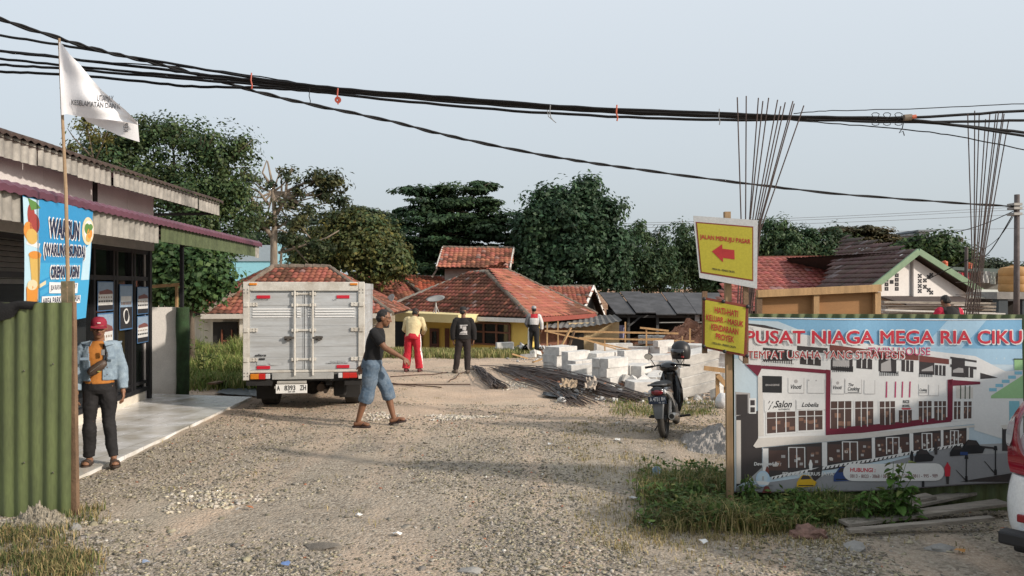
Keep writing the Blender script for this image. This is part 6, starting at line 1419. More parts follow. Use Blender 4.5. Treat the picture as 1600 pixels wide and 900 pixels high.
wp([(.06, .56), (.22, .56), (.20, .30), (.10, .30)], 'amber', 3); we(.14, .56, .09, .03, 'orange', 4); wp([(.02, .30), (.18, .30), (.16, .05), (.04, .05)], 'red', 4); wp([(.02, .32), (.18, .32), (.175, .2), (.025, .2)], 'orange', 5); we(.10, .33, .07, .04, 'cream', 5); wp([(.2, .3), (.3, .33), (.3, .36), (.2, .33)], 'cream', 3)
we(.92, .80, .11, .13, 'cream', 2); we(.93, .80, .085, .10, 'white', 3); we(.90, .82, .05, .05, 'green', 4); we(.95, .78, .05, .05, 'orange', 4); we(.93, .74, .05, .04, 'amber', 4); we(.96, .84, .04, .03, 'green', 5)
# white backings and ink letters
for s, r, g in (('WARSUN', (.33, .705, .76, .865), .03), ('(WARUNG SUNDA)', (.27, .53, .88, .655), .03), ('CIREMAI CUGINI', (.37, .375, .80, .475), .025)):
    mb.mi = WK.index('white'); text_on(mb, s, (r[0] - .014, r[1] - .012, r[2] + .014, r[3] + .012), lambda u, v: (u, 4, v), None, False, offset=.07, shear=-.08); mb.mi = WK.index('ink'); text_on(mb, s, r, lambda u, v: (u, 5, v), None, False, offset=.05, shear=-.08)
wp([(.35, .255), (.80, .235), (.80, .325), (.35, .345)], 'white', 4); mb.mi = WK.index('ink'); text_on(mb, 'JLN RAYA SERANG KM 17', (.37, .265, .78, .32), lambda u, v: (u, 5, v), None, False, offset=.02)
wp([(.24, .165), (.86, .145), (.86, .215), (.24, .235)], 'white', 4); mb.mi = WK.index('ink'); text_on(mb, 'AREA PARKIR MEGA RIA', (.25, .165, .85, .22), lambda u, v: (u, 5, v), None, False, offset=.02)
wp([(.36, .07), (.52, .07), (.52, .13), (.36, .13)], 'white', 4); wp([(.58, .07), (.80, .07), (.80, .13), (.58, .13)], 'white', 4); mb.mi = WK.index('ink'); text_on(mb, 'HUB :', (.38, .08, .50, .12), lambda u, v: (u, 5, v), None, False); text_on(mb, 'BUKA', (.61, .08, .77, .12), lambda u, v: (u, 5, v), None, False)
drape(mb, np.arange(.1, 1, .1), np.arange(.07, 1, .07), lambda u, k, v: wbp(u, v, k + (5 - k) * 12 * (4.5 < k < 5)), 'printed_fabric', [M('stall_' + k, v, .45, var=.05, fine=.03) for k, v in WC.items()], wb, Vector((1, -.3, 0)))

# ------------------------------------------------------------------ flag
fl = thing('flag', 'limp white safety flag on a bamboo pole above the shop roof', 'flag', (P(107, 480, 6.66).x, 6.68, G(-3.9, 6.7)))
mb = MB(); pts = [Vector((P(107, 800, 6.70).x, 6.72, G(-3.8, 6.7) - .1)), P(107, 480, 6.70), P(103, 300, 6.70), P(97, 170, 6.70), P(92.5, 60, 6.70)]; mb.tube(pts, [.018, .016, .015, .012, .010], 8)
for i in range(14): q = pts[1].lerp(pts[4], i / 13.5) if i < 99 else None; q = Vector((np.interp(q.z, [p.z for p in pts], [p.x for p in pts]), 6.70, q.z)); mb.tube([q - Vector((0, 0, .006)), q + Vector((0, 0, .006))], .0185 - i * .0005, 8)
mb.build('pole', M('bamboo', (.36, .25, .15), .7, var=.35, vs=5, stretch=(3, 3, .8)), fl)
FY = 6.66
top = [(92, 65), (98, 70), (108, 84), (124, 100), (142, 122), (160, 142), (178, 157), (196, 172), (213, 189)]
bot = [(96, 180), (104, 178), (118, 181), (136, 184), (152, 186), (168, 187), (185, 189), (200, 191), (215, 195)]
def lerp_path(p, u):
    i = min(int(u * (len(p) - 1)), len(p) - 2); f = u * (len(p) - 1) - i; return (p[i][0] + (p[i + 1][0] - p[i][0]) * f, p[i][1] + (p[i + 1][1] - p[i][1]) * f)
def flagp(u, v, k=0):
    a = lerp_path(top, u); b = lerp_path(bot, u); px = b[0] + (a[0] - b[0]) * v; py = b[1] + (a[1] - b[1]) * v
    y = FY + .03 * math.sin(u * 8 + v * 3) * min(1, u * 3) + .02 * math.sin(u * 3 - v * 9) * u * (1 - u) * 3 - .02
    return P(px, py, y - k)
WF = M('white_flag_cloth', (.80, .80, .82), .8, var=.06, fine=.03)
mb = MB(); rows = [[mb.vert(flagp(i / 40, j / 16)) for j in range(17)] for i in range(41)]
for a, b in zip(rows, rows[1:]):
    for j in range(16): mb.face((a[j], b[j], b[j + 1], a[j + 1]))
# lower fold hanging behind
def fold(u, v):
    a = lerp_path([(130, 182), (160, 186), (190, 188), (215, 190)], u); b = lerp_path([(136, 190), (160, 200), (186, 212), (218, 222)], u)
    return P(b[0] + (a[0] - b[0]) * v, b[1] + (a[1] - b[1]) * v, FY + .05 + .02 * math.sin(u * 6) + .02 * (1 - v))
rows = [[mb.vert(fold(i / 20, j / 8)) for j in range(9)] for i in range(21)]
for a, b in zip(rows, rows[1:]):
    for j in range(8): mb.face((a[j], b[j], b[j + 1], a[j + 1]))
mb.build('cloth', WF, fl, smooth=True)
INK = M('flag_ink', (.10, .10, .11), .8)
mb = MB()
def ftx(px0, py0, px1, py1, sl):
    def f(u, v):
        px = px0 + (px1 - px0) * u; py = py1 + (py0 - py1) * v + sl * (px - px0)
        # find depth of the cloth there
        lo = 0.0; uu = min(range(201), key=lambda i: abs((lerp_path(top, i / 200)[0] + lerp_path(bot, i / 200)[0]) / 2 - px)) / 200
        a = lerp_path(top, uu); b = lerp_path(bot, uu); vv = (py - b[1]) / (a[1] - b[1] + 1e-6); y = flagp(uu, max(0, min(1, vv))).y - .006
        return P(px, py, y)
    return f
text_on(mb, 'UTAMAK', (0, 0, 1, 1), ftx(152, 148, 178, 158, .06), 0, offset=.01); text_on(mb, 'KESELAMATAN DAN K', (0, 0, 1, 1), ftx(111.5, 155.5, 188, 164, .085), 0, offset=.01)
mb.build('lettering', INK, fl)
mb = MB(); text_on(mb, 'KEP', (0, 0, 1, 1), lambda u, v: P(193 + 7 * v, 206 - 14 * u + 14 - 14 + 0, FY + .03), 0); mb.build('lettering', INK, fl)
# ------------------------------------------------------------------ people
dg = None
def remesh(name, mb, voxel, mats, assign=None, fold=0.0, fscale=9.0, smooth_it=2, cut=None, shell=0.0):
    """fuse the overlapping solids of mb into one continuous surface"""
    me = bpy.data.meshes.new(name); me.from_pydata(mb.v, [], mb.f); o = bpy.data.objects.new(name, me); COL.objects.link(o)
    r = o.modifiers.new('r', 'REMESH'); r.mode = 'VOXEL'; r.voxel_size = voxel; r.use_smooth_shade = True
    s = o.modifiers.new('s', 'SMOOTH'); s.factor = .5; s.iterations = smooth_it
    bpy.context.view_layer.update()
    ev = o.evaluated_get(bpy.context.evaluated_depsgraph_get()); m2 = bpy.data.meshes.new_from_object(ev)
    bpy.data.objects.remove(o); bpy.data.meshes.remove(me); m2.name = name
    n = len(m2.vertices); co = np.zeros(n * 3); m2.vertices.foreach_get('co', co); co = co.reshape(-1, 3)
    if fold:
        nr = np.zeros(n * 3); m2.vertices.foreach_get('normal', nr); nr = nr.reshape(-1, 3)
        d = np.array([mnoise.noise((p[0] * fscale, p[1] * fscale, p[2] * fscale * .7)) + .6 * abs(mnoise.noise((p[0] * fscale * 2 + 5, p[1] * fscale * 2, p[2] * fscale * 2.6))) for p in co])
        co = co + nr * (d * fold)[:, None]; m2.vertices.foreach_set('co', co.ravel())
    m2.materials.clear()
    for m in (mats if isinstance(mats, (list, tuple)) else [mats]): m2.materials.append(m)
    nf = len(m2.polygons); c = np.zeros(nf * 3); m2.polygons.foreach_get('center', c); c = c.reshape(-1, 3)
    m2.polygons.foreach_set('use_smooth', [True] * nf)
    m2.polygons.foreach_set('material_index', np.zeros(nf, dtype=np.int32) if assign is None else assign(c).astype(np.int32))
    if cut is not None:
        kill = cut(c); bm = bmesh.new(); bm.from_mesh(m2); bm.faces.ensure_lookup_table()
        bmesh.ops.delete(bm, geom=[f for f, k in zip(bm.faces, kill) if k], context='FACES')
        if shell: bmesh.ops.solidify(bm, geom=bm.faces[:], thickness=shell)
        bm.to_mesh(m2); bm.free(); m2.polygons.foreach_set('use_smooth', [True] * len(m2.polygons))
    m2.update()
    return m2
def link(name, me, parent): o = bpy.data.objects.new(name, me); COL.objects.link(o); o.parent = parent; WM[o] = WM[parent]; return o
V = Vector
def hand(mb, wrist, d, palm_n, thumb_side, s=1.0, curl=.5):
    """palm, four jointed fingers of unequal length and a thumb; d = direction of the hand, palm_n = way the palm faces"""
    d = d.normalized(); pn = (palm_n - d * palm_n.dot(d)).normalized(); side = d.cross(pn).normalized() * thumb_side
    mb.cap(wrist, .024 * s, wrist + d * .03 * s, .027 * s, 10)
    mat = Matrix((side, d, pn)).transposed()
    c = wrist + d * .06 * s; mb.ell(c, (.040 * s, .048 * s, .017 * s), 14, mat.to_quaternion() if mat.determinant() > 0 else Matrix((-side, d, pn)).transposed().to_quaternion())
    for i, (off, L) in enumerate(((.030, .072), (.010, .080), (-.011, .074), (-.030, .058))):
        b = wrist + d * .095 * s + side * off * s; a1 = curl * (.55 + .1 * i); a2 = curl * 1.25 + .1 * i
        d1 = (d * math.cos(a1) + pn * math.sin(a1)); d2 = (d * math.cos(a1 + a2) + pn * math.sin(a1 + a2))
        k = b + d1 * L * .52 * s; mb.cap(b - d * .012 * s, .0098 * s, k, .0088 * s, 8); mb.cap(k, .0088 * s, k + d2 * L * .48 * s, .0072 * s, 8)
    b = wrist + d * .03 * s + side * .026 * s; d1 = (d * .75 + side * .6 + pn * .25).normalized(); k = b + d1 * .042 * s; d2 = (d * .95 + side * .1 + pn * .3).normalized()
    mb.cap(b, .0125 * s, k, .0108 * s, 8); mb.cap(k, .0105 * s, k + d2 * .034 * s, .008 * s, 8)
def head(mb, c, yaw, pitch=0.0, roll=0.0):
    rt = Euler((pitch, roll, yaw)).to_matrix(); q = rt.to_quaternion()
    f = lambda x, y, z: c + rt @ V((x, y, z))
    E = lambda p, r: mb.ell(f(*p), r, 16, q)
    E((0, .012, .02), (.074, .094, .098)); E((0, -.022, -.035), (.060, .066, .078)); E((0, -.045, -.082), (.034, .030, .030)); E((0, -.02, -.06), (.055, .062, .045))
    E((0, -.070, .030), (.052, .022, .016))                                # brow
    mb.cap(f(0, -.086, .012), .009, f(0, -.104, -.022), .014, 8); E((.012, -.094, -.026), (.010, .012, .008)); E((-.012, -.094, -.026), (.010, .012, .008))
    E((.036, -.064, -.02), (.022, .022, .020)); E((-.036, -.064, -.02), (.022, .022, .020))
    E((0, -.083, -.050), (.024, .011, .006)); E((0, -.081, -.060), (.022, .011, .007))     # lips
    for s in (-1, 1): E((s * .076, .012, -.005), (.011, .022, .032))
    return f
SKIN = M('brown_skin', (.20, .095, .052), .5, var=.15, vs=9, fine=.06, spec=.4); SKIN2 = M('tan_skin', (.25, .125, .072), .5, var=.15, vs=9, fine=.06, spec=.4)
LIP = M('lips', (.15, .055, .045), .5); EYE = M('eye_white', (.28, .25, .22), .4); PUP = M('pupil', (.012, .009, .008), .2); HAIR = M('black_hair', (.014, .012, .011), .55, bump=.6, bs=160)
def make_person(name, label, loc, rz, J, vox=.0075, skin=SKIN, clothes=None, face=True, hair='short', scale=1.0, group=None, feet='bare'):
    t = thing(name, label, 'person', loc, rz, group, scale)
    mb = MB(); f = head(mb, J['head'], J.get('yaw', 0), J.get('pitch', 0), J.get('roll', 0))
    mb.cap(J['neck'], .056, J['head'] + (J['neck'] - J['head']) * .35, .050, 12)
    for s in 'LR':
        a, b, c = J['sh' + s], J['el' + s], J['wr' + s]; mb.cap(a, .050, b, .040, 12); mb.cap(b, .041, b.lerp(c, .35), .040, 12); mb.cap(b.lerp(c, .35), .040, c, .026, 12)
        hd_ = J.get('hd' + s, (c - b).normalized()); hand(mb, c, hd_, J.get('pn' + s, V((0, 1, 0))), J.get('th' + s, 1 if s == 'L' else -1), 1.0, J.get('cu' + s, .5))
        a, b, c = J['hp' + s], J['kn' + s], J['an' + s]; mb.cap(a, .085, b, .056, 12); mb.cap(b, .054, b.lerp(c, .3) + J.get('calf', V((0, .012, 0))), .054, 12); mb.cap(b.lerp(c, .3) + J.get('calf', V((0, .012, 0))), .054, c, .035, 12)
        td = J.get('to' + s, V((0, -1, 0))).normalized(); up = J.get('fu' + s, V((0, 0, 1)))
        h = c - up * .045 - td * .035; mb.cap(h, .034, c - up * .04 + td * .05, .034, 10); mb.cap(c - up * .04 + td * .05, .034, c - up * .052 + td * .13, .026, 10); mb.ell(c - up * .055 + td * .12, (.045, .045, .022), 12)
    ch = J['chest']; pv = J['pelvis']; mb.cap(pv, .115, pv.lerp(ch, .5), .110, 14); mb.cap(pv.lerp(ch, .5), .11, ch, .115, 14); mb.cap(ch, .09, J['neck'], .05, 12)
    mb.cap(J['shL'], .05, ch, .09, 10); mb.cap(J['shR'], .05, ch, .09, 10)
    hc = J['head']; rt = Euler((J.get('pitch', 0), J.get('roll', 0), J.get('yaw', 0))).to_matrix(); ri = np.array(rt.inverted())
    def asg(c):
        l = (c - np.array(hc)) @ ri.T; x, y, z = l[:, 0], l[:, 1], l[:, 2]
        m = np.zeros(len(c)); m[(np.abs(x) < .024) & (y < -.078) & (z < -.044) & (z > -.067)] = 1
        return m
    body = link('body', remesh('body', mb, vox, [skin, LIP], asg, smooth_it=3), t)
    if face:
        m = MB()
        for s in (-1, 1): m.mi = 0; m.ell(f(s * .031, -.074, .006), (.013, .007, .0052), 10, rt.to_quaternion()); m.mi = 1; m.ell(f(s * .031, -.0790, .006), (.0060, .0035, .0052), 8, rt.to_quaternion()); m.mi = 2; m.tube([f(s * .016, -.086, .026), f(s * .033, -.083, .030), f(s * .05, -.072, .026)], [.003, .004, .002], 6)
        m.build('eyes', [EYE, PUP, HAIR], body, local=True, smooth=True)
    if hair:
        m = MB(); E = lambda p, r: m.ell(f(*p), r, 18, rt.to_quaternion())
        E((0, .046, -.012), (.072, .069, .066))
        if hair == 'short': E((0, .019, .031), (.0765, .0935, .0895))
        me = remesh('hair', m, .008, HAIR, None, .006, 40, 1); link('hair', me, body)
    return t, body, f, rt
def oval(c, rx, ry, n=20, tilt=None):
    m = tilt or Matrix.Identity(3); return [c + m @ V((rx * math.cos(a), ry * math.sin(a), 0)) for a in np.linspace(0, 6.2832, n + 1)[:-1]]
def torso(mb, J, secs):
    """secs: (fraction from pelvis to neck, rx, ry, dy)"""
    pv, nk, ch = J['pelvis'], J['neck'], J['chest']; ax = (J['shL'] - J['shR']); ax.normalize()
    rings = []
    for fr, rx, ry, dy in secs:
        c = pv.lerp(ch, fr / .7) if fr < .7 else ch.lerp(nk, (fr - .7) / .3)
        up = (ch - pv).normalized(); fw = ax.cross(up).normalized()
        rings.append([c + fw * dy + ax * rx * math.cos(a) + fw * ry * math.sin(a) for a in np.linspace(0, 6.2832, 21)[:-1]])
    mb.loft(rings)
def shirt_mesh(J, sleeves, pad=.0, name='shirt', mats=None, vox=.010, fold=.006, hem=-.10, assign=None, cut=None, shell=0, wide=1.0, collar=.0):
    mb = MB(); torso(mb, J, [(hem, .165 * wide + pad, .125 + pad, 0), (.12, .158 * wide + pad, .118 + pad, 0), (.35, .162 * wide + pad, .12 + pad, 0), (.62, .180 * wide + pad, .125 + pad, 0), (.80, .175 + pad, .108 + pad, 0), (.93, .10 + pad, .08 + pad, 0), (1.0 + collar, .066 + pad * .6, .066 + pad * .6, 0)])
    for s in 'LR':
        a, b, c = J['sh' + s], J['el' + s], J['wr' + s]; ch = J['chest']
        mb.cap(a.lerp(ch, .35) + V((0, 0, .025)), .064 + pad * .6, a, .054 + pad * .6, 12)
        if sleeves == 'short': mb.tube([a, a.lerp(b, .4), a.lerp(b, .72)], [.060 + pad, .058 + pad, .062 + pad], 14)
        elif sleeves == 'long': mb.tube([a, a.lerp(b, .5), b, b.lerp(c, .5), c.lerp(b, .02)], [.058 + pad, .053 + pad, .048 + pad, .044 + pad, .041 + pad], 14)
        mb.ell(a + V((0, 0, -.012)), (.054 + pad * .8,) * 3, 14)
        if sleeves == 'long': mb.ell(b, (.047 + pad,) * 3, 14)
    return remesh(name, mb, vox, mats, assign, fold, smooth_it=3, cut=cut, shell=shell)
def trousers_mesh(J, mats, length=1.0, pad=.0, vox=.010, fold=.007, name='trousers', assign=None, flare=1.0, waist=.06):
    mb = MB(); pv = J['pelvis']; ax = (J['hpL'] - J['hpR']); ax.normalize()
    up = (J['chest'] - pv).normalized(); fw = ax.cross(up).normalized()
    mb.loft([[pv + up * z + ax * rx * math.cos(a) + fw * ry * math.sin(a) for a in np.linspace(0, 6.2832, 21)[:-1]] for z, rx, ry in ((waist, .150 + min(pad, .006), .116 + min(pad, .006)), (0, .162 + pad * .7, .125 + pad * .7), (-.07, .165 + pad, .125 + pad), (-.12, .14 + pad, .10 + pad))])
    for s in 'LR':
        a, b, c = J['hp' + s], J['kn' + s], J['an' + s]; e = b.lerp(c, length)
        pts = [a + (a - b).normalized() * .02, a.lerp(b, .35), a.lerp(b, .75), b] + ([b.lerp(e, .5), e] if length > .05 else [])
        rs = [.098 + pad, .094 + pad, .08 + pad * 1.2, .074 + pad * 1.4] + ([(.068 + pad * 1.5) * flare, (.060 + pad * 1.7) * flare] if length > .05 else [])
        mb.tube(pts, rs, 16); mb.ell(b, (.073 + pad * 1.4,) * 3, 14); mb.ell(a, (.097 + pad,) * 3, 14)
    return remesh(name, mb, vox, mats, assign, fold, smooth_it=2)
def sandal(parent, an, td, up=V((0, 0, 1)), mat=None, strap=True):
    td = td.normalized(); sd = td.cross(up).normalized(); c = an - up * .082 + td * .04; m = MB()
    prof = [(-.115, .028), (-.09, .036), (-.03, .036), (.03, .042), (.08, .046), (.12, .036), (.135, .018)]
    lo = [c + td * y - sd * w for y, w in prof] + [c + td * y + sd * w for y, w in reversed(prof)]
    m.loft([[p - up * .012 for p in lo], [p + up * .010 for p in lo]])
    if strap:
        for y in (.045, .09):
            m.tube([c + td * y - sd * .045 + up * .0, c + td * y - sd * .035 + up * .048, c + td * y + up * .062, c + td * y + sd * .035 + up * .048, c + td * y + sd * .045], .012, 6)
        m.tube([c - td * .04 - sd * .036, c - td * .10 + up * .06, c - td * .04 + sd * .036], .009, 6)
    else:
        p = c + td * .085 + up * .03; m.tube([c + td * .0 - sd * .04, c + td * .04 - sd * .03 + up * .045, p, c + td * .04 + sd * .03 + up * .045, c + td * .0 + sd * .04], .007, 6)
    return m.build('sandal', mat or M('brown_sandal', (.05, .033, .025), .7), parent, local=True, smooth=True)
def shoe(parent, an, td, up=V((0, 0, 1)), mat=None):
    td = td.normalized(); sd = td.cross(up).normalized(); m = MB(); b = an - up * .085
    m.loft([[b + td * y + sd * w * math.cos(a) + up * max(-.005, h * .5 + h * .5 * math.sin(a)) for a in np.linspace(0, 6.283, 13)[:-1]] for y, w, h in ((-.085, .025, .07), (-.06, .040, .11), (0, .043, .12), (.06, .046, .085), (.12, .048, .065), (.17, .038, .05), (.19, .015, .03))])
    return m.build('shoe', mat, parent, local=True, smooth=True)
def std(lean=0.0):
    return dict(head=V((0, -.015, 1.53)), neck=V((0, .01, 1.375)), chest=V((0, .01, 1.22)), pelvis=V((0, .0, .90)),
        shL=V((.175, .01, 1.315)), shR=V((-.175, .01, 1.315)), elL=V((.235, .02, 1.05)), elR=V((-.235, .02, 1.05)), wrL=V((.25, -.03, .81)), wrR=V((-.25, -.03, .81)),
        hpL=V((.088, 0, .86)), hpR=V((-.088, 0, .86)), knL=V((.105, -.015, .47)), knR=V((-.105, -.015, .47)), anL=V((.115, .02, .085)), anR=V((-.115, .02, .085)),
        pnL=V((-1, 0, 0)), pnR=V((1, 0, 0)))
def cap_hat(parent, f, rt, mat, vis=True, back=False, mark=None):
    m = MB(); q = rt.to_quaternion(); rings = []
    for z, r in ((.035, 1.0), (.065, .99), (.093, .88), (.115, .62), (.124, .2)): rings.append([f(.081 * r * math.cos(a), .012 + .101 * r * math.sin(a), z) for a in np.linspace(0, 6.283, 25)[:-1]])
    m.loft(rings); sg = 1 if back else -1
    top_ = []; bt = []
    for a in np.linspace(-1.15, 1.15, 13): top_.append((.082 * math.sin(a) * 1.0, .012 + sg * .095 * math.cos(a) - (0 if not back else 0)))
    out = [(.088 * math.sin(a), .012 + sg * (.095 + .085 * math.cos(a * 1.25))) for a in np.linspace(1.15, -1.15, 13)]
    pl_ = top_ + out; m.loft([[f(x, y, .040 - abs(y) * .12 - x * x * 2) for x, y in pl_], [f(x, y, .047 - abs(y) * .12 - x * x * 2) for x, y in pl_]])
    o = m.build('cap', mat, parent, local=True, angle=50)
    if mark: m = MB(); m.poly([f(x, -.098 + .0, z) for x, z in ((-.016, .068), (.016, .068), (.016, .078), (-.016, .078))]); m.build('cap_badge', mark, o, local=True)
    return o
# --- man in denim jacket and red cap
J = std(); J.update(head=V((0, -.03, 1.505)), neck=V((0, .01, 1.36)), pitch=.12, yaw=.12, elL=V((.215, .03, 1.06)), wrL=V((.238, -.03, .82)), elR=V((-.21, .03, 1.06)), wrR=V((-.22, -.02, .82)), knL=V((.10, -.02, .46)), anL=V((.15, -.08, .085)), anR=V((-.10, .03, .085)), shL=V((.148, .01, 1.30)), shR=V((-.148, .01, 1.30)), hpL=V((.078, 0, .86)), hpR=V((-.078, 0, .86)), knR=V((-.092, -.015, .47)), toL=V((.22, -1, 0)), toR=V((-.15, -1, 0)), cuL=.5, cuR=.5)
fy = 8.50; fx = (155 - 800) / 1200 * fy
t, b, f, rt = make_person('person', 'man in a red cap, denim jacket and orange shirt standing on the walkway edge', (fx, fy, .053), R(22), J, vox=.0065, skin=SKIN2, hair='cap')
cap_hat(b, f, rt, M('red_cap_cloth', (.26, .015, .035), .8, var=.1), mark=WHITE)
OR = M('orange_tshirt', (.42, .16, .03), .85, var=.15); link('tshirt', shirt_mesh(J, None, .004, 'tshirt', OR, hem=-.02, wide=.92, fold=.002), b)
DEN = M('light_denim', (.25, .32, .375), .85, var=.3, vs=14, bs=120, fine=.14, bump=.2, col2=(.15, .205, .26)); 
def cutj(c): return (c[:, 1] < -.02) & (np.abs(c[:, 0] + .015) < .072 + .03 * np.clip((c[:, 2] - 1.2) * 4, -.4, 1)) & (c[:, 2] < 1.40)
jk = link('denim_jacket', shirt_mesh(J, 'long', .014, 'denim_jacket', DEN, hem=.06, fold=.012, cut=cutj, shell=.008, wide=1.0), b)
m = MB()
for s in (-1, 1):
    m.loft([[V((s * (.055 + .05 * k), -.128 + .05 * k, 1.36 - .02 * k + .012 * j)) for k in range(4)] + [V((s * (.075 + .05 * k), -.138 + .055 * k, 1.31 + .012 * k + .008 * j)) for k in (3, 2, 1, 0)] for j in (0, 1)])
m.build('collar', DEN, jk, local=True)
m = MB()
for z in (1.24, 1.16, 1.08, 1.0): m.ell((.093, -.150, z), (.007, .004, .007), 8)
m.build('button', M('brass_button', (.10, .07, .04), .4, .8), jk, local=True)
m = MB()
for x in (-.125, .13): m.box((x - .045, -.160, 1.165), (x + .045, -.150, 1.195), bev=.003)
m.build('pocket_flap', M('denim_dark', (.20, .27, .34), .85), jk, local=True)
link('trousers', trousers_mesh(J, M('black_trousers', (.016, .015, .016), .85, var=.3), 1.0, -.008, fold=.016, flare=1.15), b)
bag = thing('waist_bag', 'brown leather waist bag worn across the chest of the man in the red cap', 'bag', WM[t] @ V((-.0, -.14, 1.08)), R(22), scale=.84); BAG = M('dark_brown_leather', (.07, .045, .032), .5, var=.3, bump=.2)
rb = Matrix.Rotation(R(-38), 4, 'Y')
m = MB(); m.loft([[rb @ V((x, -.035 * w, z * w)) for x, z in ()] or [rb @ V((xx, -.03 + .045 * w * math.cos(a) - .015, .062 * w * math.sin(a))) for a in np.linspace(0, 6.283, 15)[:-1]] for xx, w in ((-.13, .3), (-.115, .75), (-.06, 1.0), (.05, 1.0), (.11, .75), (.13, .3))]); m.build('pouch', BAG, bag, local=True, smooth=True)
m = MB(); m.bar(rb @ V((-.09, -.095, .01)), rb @ V((.07, -.095, .01)), .006, .008); m.build('zip', CHR, bag, local=True)
m = MB(); m.box((.01, -.10, -.05), (.045, -.092, -.035)); m.build('tag', M('olive_tag', (.3, .3, .08)), bag, local=True)
m = MB(); m.tube([rb @ V((.12, -.03, 0)), V((.11, -.01, .14)), V((.085, .02, .235)), V((.06, .10, .29)), V((-.06, .25, .18)), V((-.16, .2, -.04)), rb @ V((-.12, -.02, 0))], .016, 6); m.build('strap', BLACK, bag, local=True, smooth=True)
ph = MB(); ph.box((.045, -.055, .16), (.085, -.03, .235), bev=.006); ph.build('phone_pouch', M('grey_pouch', (.22, .22, .22), .4), bag, local=True)
sandal(b, J['anL'], J['toL']); sandal(b, J['anR'], J['toR'])
# --- man walking past the truck
J = std(); J.update(head=V((0, -.155, 1.50)), neck=V((0, -.075, 1.365)), chest=V((0, -.045, 1.215)), pelvis=V((0, .01, .88)), pitch=.22, yaw=.0,
    shL=V((.165, -.05, 1.31)), shR=V((-.165, -.03, 1.31)), elR=V((-.20, -.20, 1.10)), wrR=V((-.205, -.44, .965)), elL=V((.215, .10, 1.06)), wrL=V((.22, .19, .83)),
    hpL=V((.085, .02, .85)), hpR=V((-.085, .0, .85)), knR=V((-.09, .10, .47)), anR=V((-.09, .29, .085)), knL=V((.09, -.22, .50)), anL=V((.09, -.24, .10)),
    toR=V((-.05, -1, 0)), toL=V((.05, -1, .18)), fuL=V((0, .12, 1)), hdR=V((.1, -.75, -.55)), pnR=V((.6, .3, -.8)), hdL=V((0, .3, -.95)), pnL=V((-1, .1, 0)), cuR=.9, cuL=.6, thR=-1)
J['knR'], J['anR'], J['knL'], J['anL'] = V((-.09, .06, .47)), V((-.09, .19, .09)), V((.09, -.19, .49)), V((.09, -.27, .11))
wx, wy = pxy(583, 668); 
t, b, f, rt = make_person('person', 'barefoot looking man in black T-shirt and denim shorts walking past the truck', (wx, wy, G(wx, wy) + .004), R(90), J, vox=.0065, hair='short', scale=1.03)
t['label'] = 'man in black T-shirt and knee length denim shorts walking past the truck'
link('tshirt', shirt_mesh(J, 'short', .006, 'tshirt', M('black_tshirt', (.010, .010, .011), .9, var=.3), hem=-.2, fold=.008), b)
DEN2 = M('blue_denim', (.13, .17, .215), .85, var=.35, vs=10, bs=110, fine=.16, col2=(.06, .10, .15)); link('shorts', trousers_mesh(J, DEN2, .34, .016, fold=.016, name='shorts', flare=1.05), b)
sandal(b, J['anR'], J['toR'], mat=M('dark_flipflop', (.035, .02, .018), .7), strap=False); sandal(b, J['anL'], J['toL'], J['fuL'].normalized(), M('dark_flipflop', (.035, .02, .018)), False)
m = MB(); m.tube([J['wrL'] + V((.03 * math.cos(a), .03 * math.sin(a), .0)) for a in np.linspace(0, 6.283, 13)], .006, 6); m.build('wristband', CHR, b, local=True)
# --- man with red track trousers seen from behind, stooping over the rods
def gpx(px, py, Y0=18.0):
    Y = Y0
    for _ in range(30):
        x = (px - 800) / 1200 * Y; Y = (2 - G(x, Y)) * 1200 / (py - 450)
    return (px - 800) / 1200 * Y, Y
J = std(); J.update(head=V((0, -.24, 1.40)), neck=V((0, -.15, 1.32)), chest=V((0, -.09, 1.18)), pelvis=V((0, .02, .89)), pitch=.75, shL=V((.18, -.12, 1.27)), shR=V((-.18, -.12, 1.27)), elL=V((.255, -.16, 1.02)), elR=V((-.255, -.16, 1.02)), wrL=V((.17, -.33, .92)), wrR=V((-.17, -.33, .92)), knL=V((.13, -.02, .46)), knR=V((-.13, -.03, .46)), anL=V((.16, .03, .085)), anR=V((-.17, .02, .085)), cuL=.9, cuR=.9, pnL=V((-.6, 0, -.6)), pnR=V((.6, 0, -.6)))
x, y = gpx(645, 581); t, b, f, rt = make_person('person', 'stooping man in cream shirt and red track trousers seen from behind', (x, y, G(x, y)), R(172), J, vox=.009, face=False, hair='cap', scale=1.04)
cap_hat(b, f, rt, M('dark_brown_cap', (.05, .035, .03), .8))
def asg(c): return np.where((np.abs(np.abs(c[:, 0]) - .0) > .0) & (np.abs(c[:, 0]) > .205) & (np.abs(c[:, 1]) < .035) | ((np.abs(c[:, 0]) > .178) & (np.abs(c[:, 1] - .0) < .03) & (c[:, 2] > .5)), 1, 0)
link('shirt', shirt_mesh(J, 'long', .014, 'shirt', M('cream_shirt', (.60, .50, .29), .85, var=.15), hem=-.16, fold=.010), b)
link('track_trousers', trousers_mesh(J, [M('red_track_cloth', (.46, .015, .03), .8, var=.15), WHITE], 1.0, .014, name='track_trousers', assign=asg, fold=.012, flare=1.1), b)
for s in 'LR': shoe(b, J['an' + s], J['to' + s] if 'to' + s in J else V((0, -1, 0)), mat=M('dark_red_shoe', (.10, .03, .03), .7))
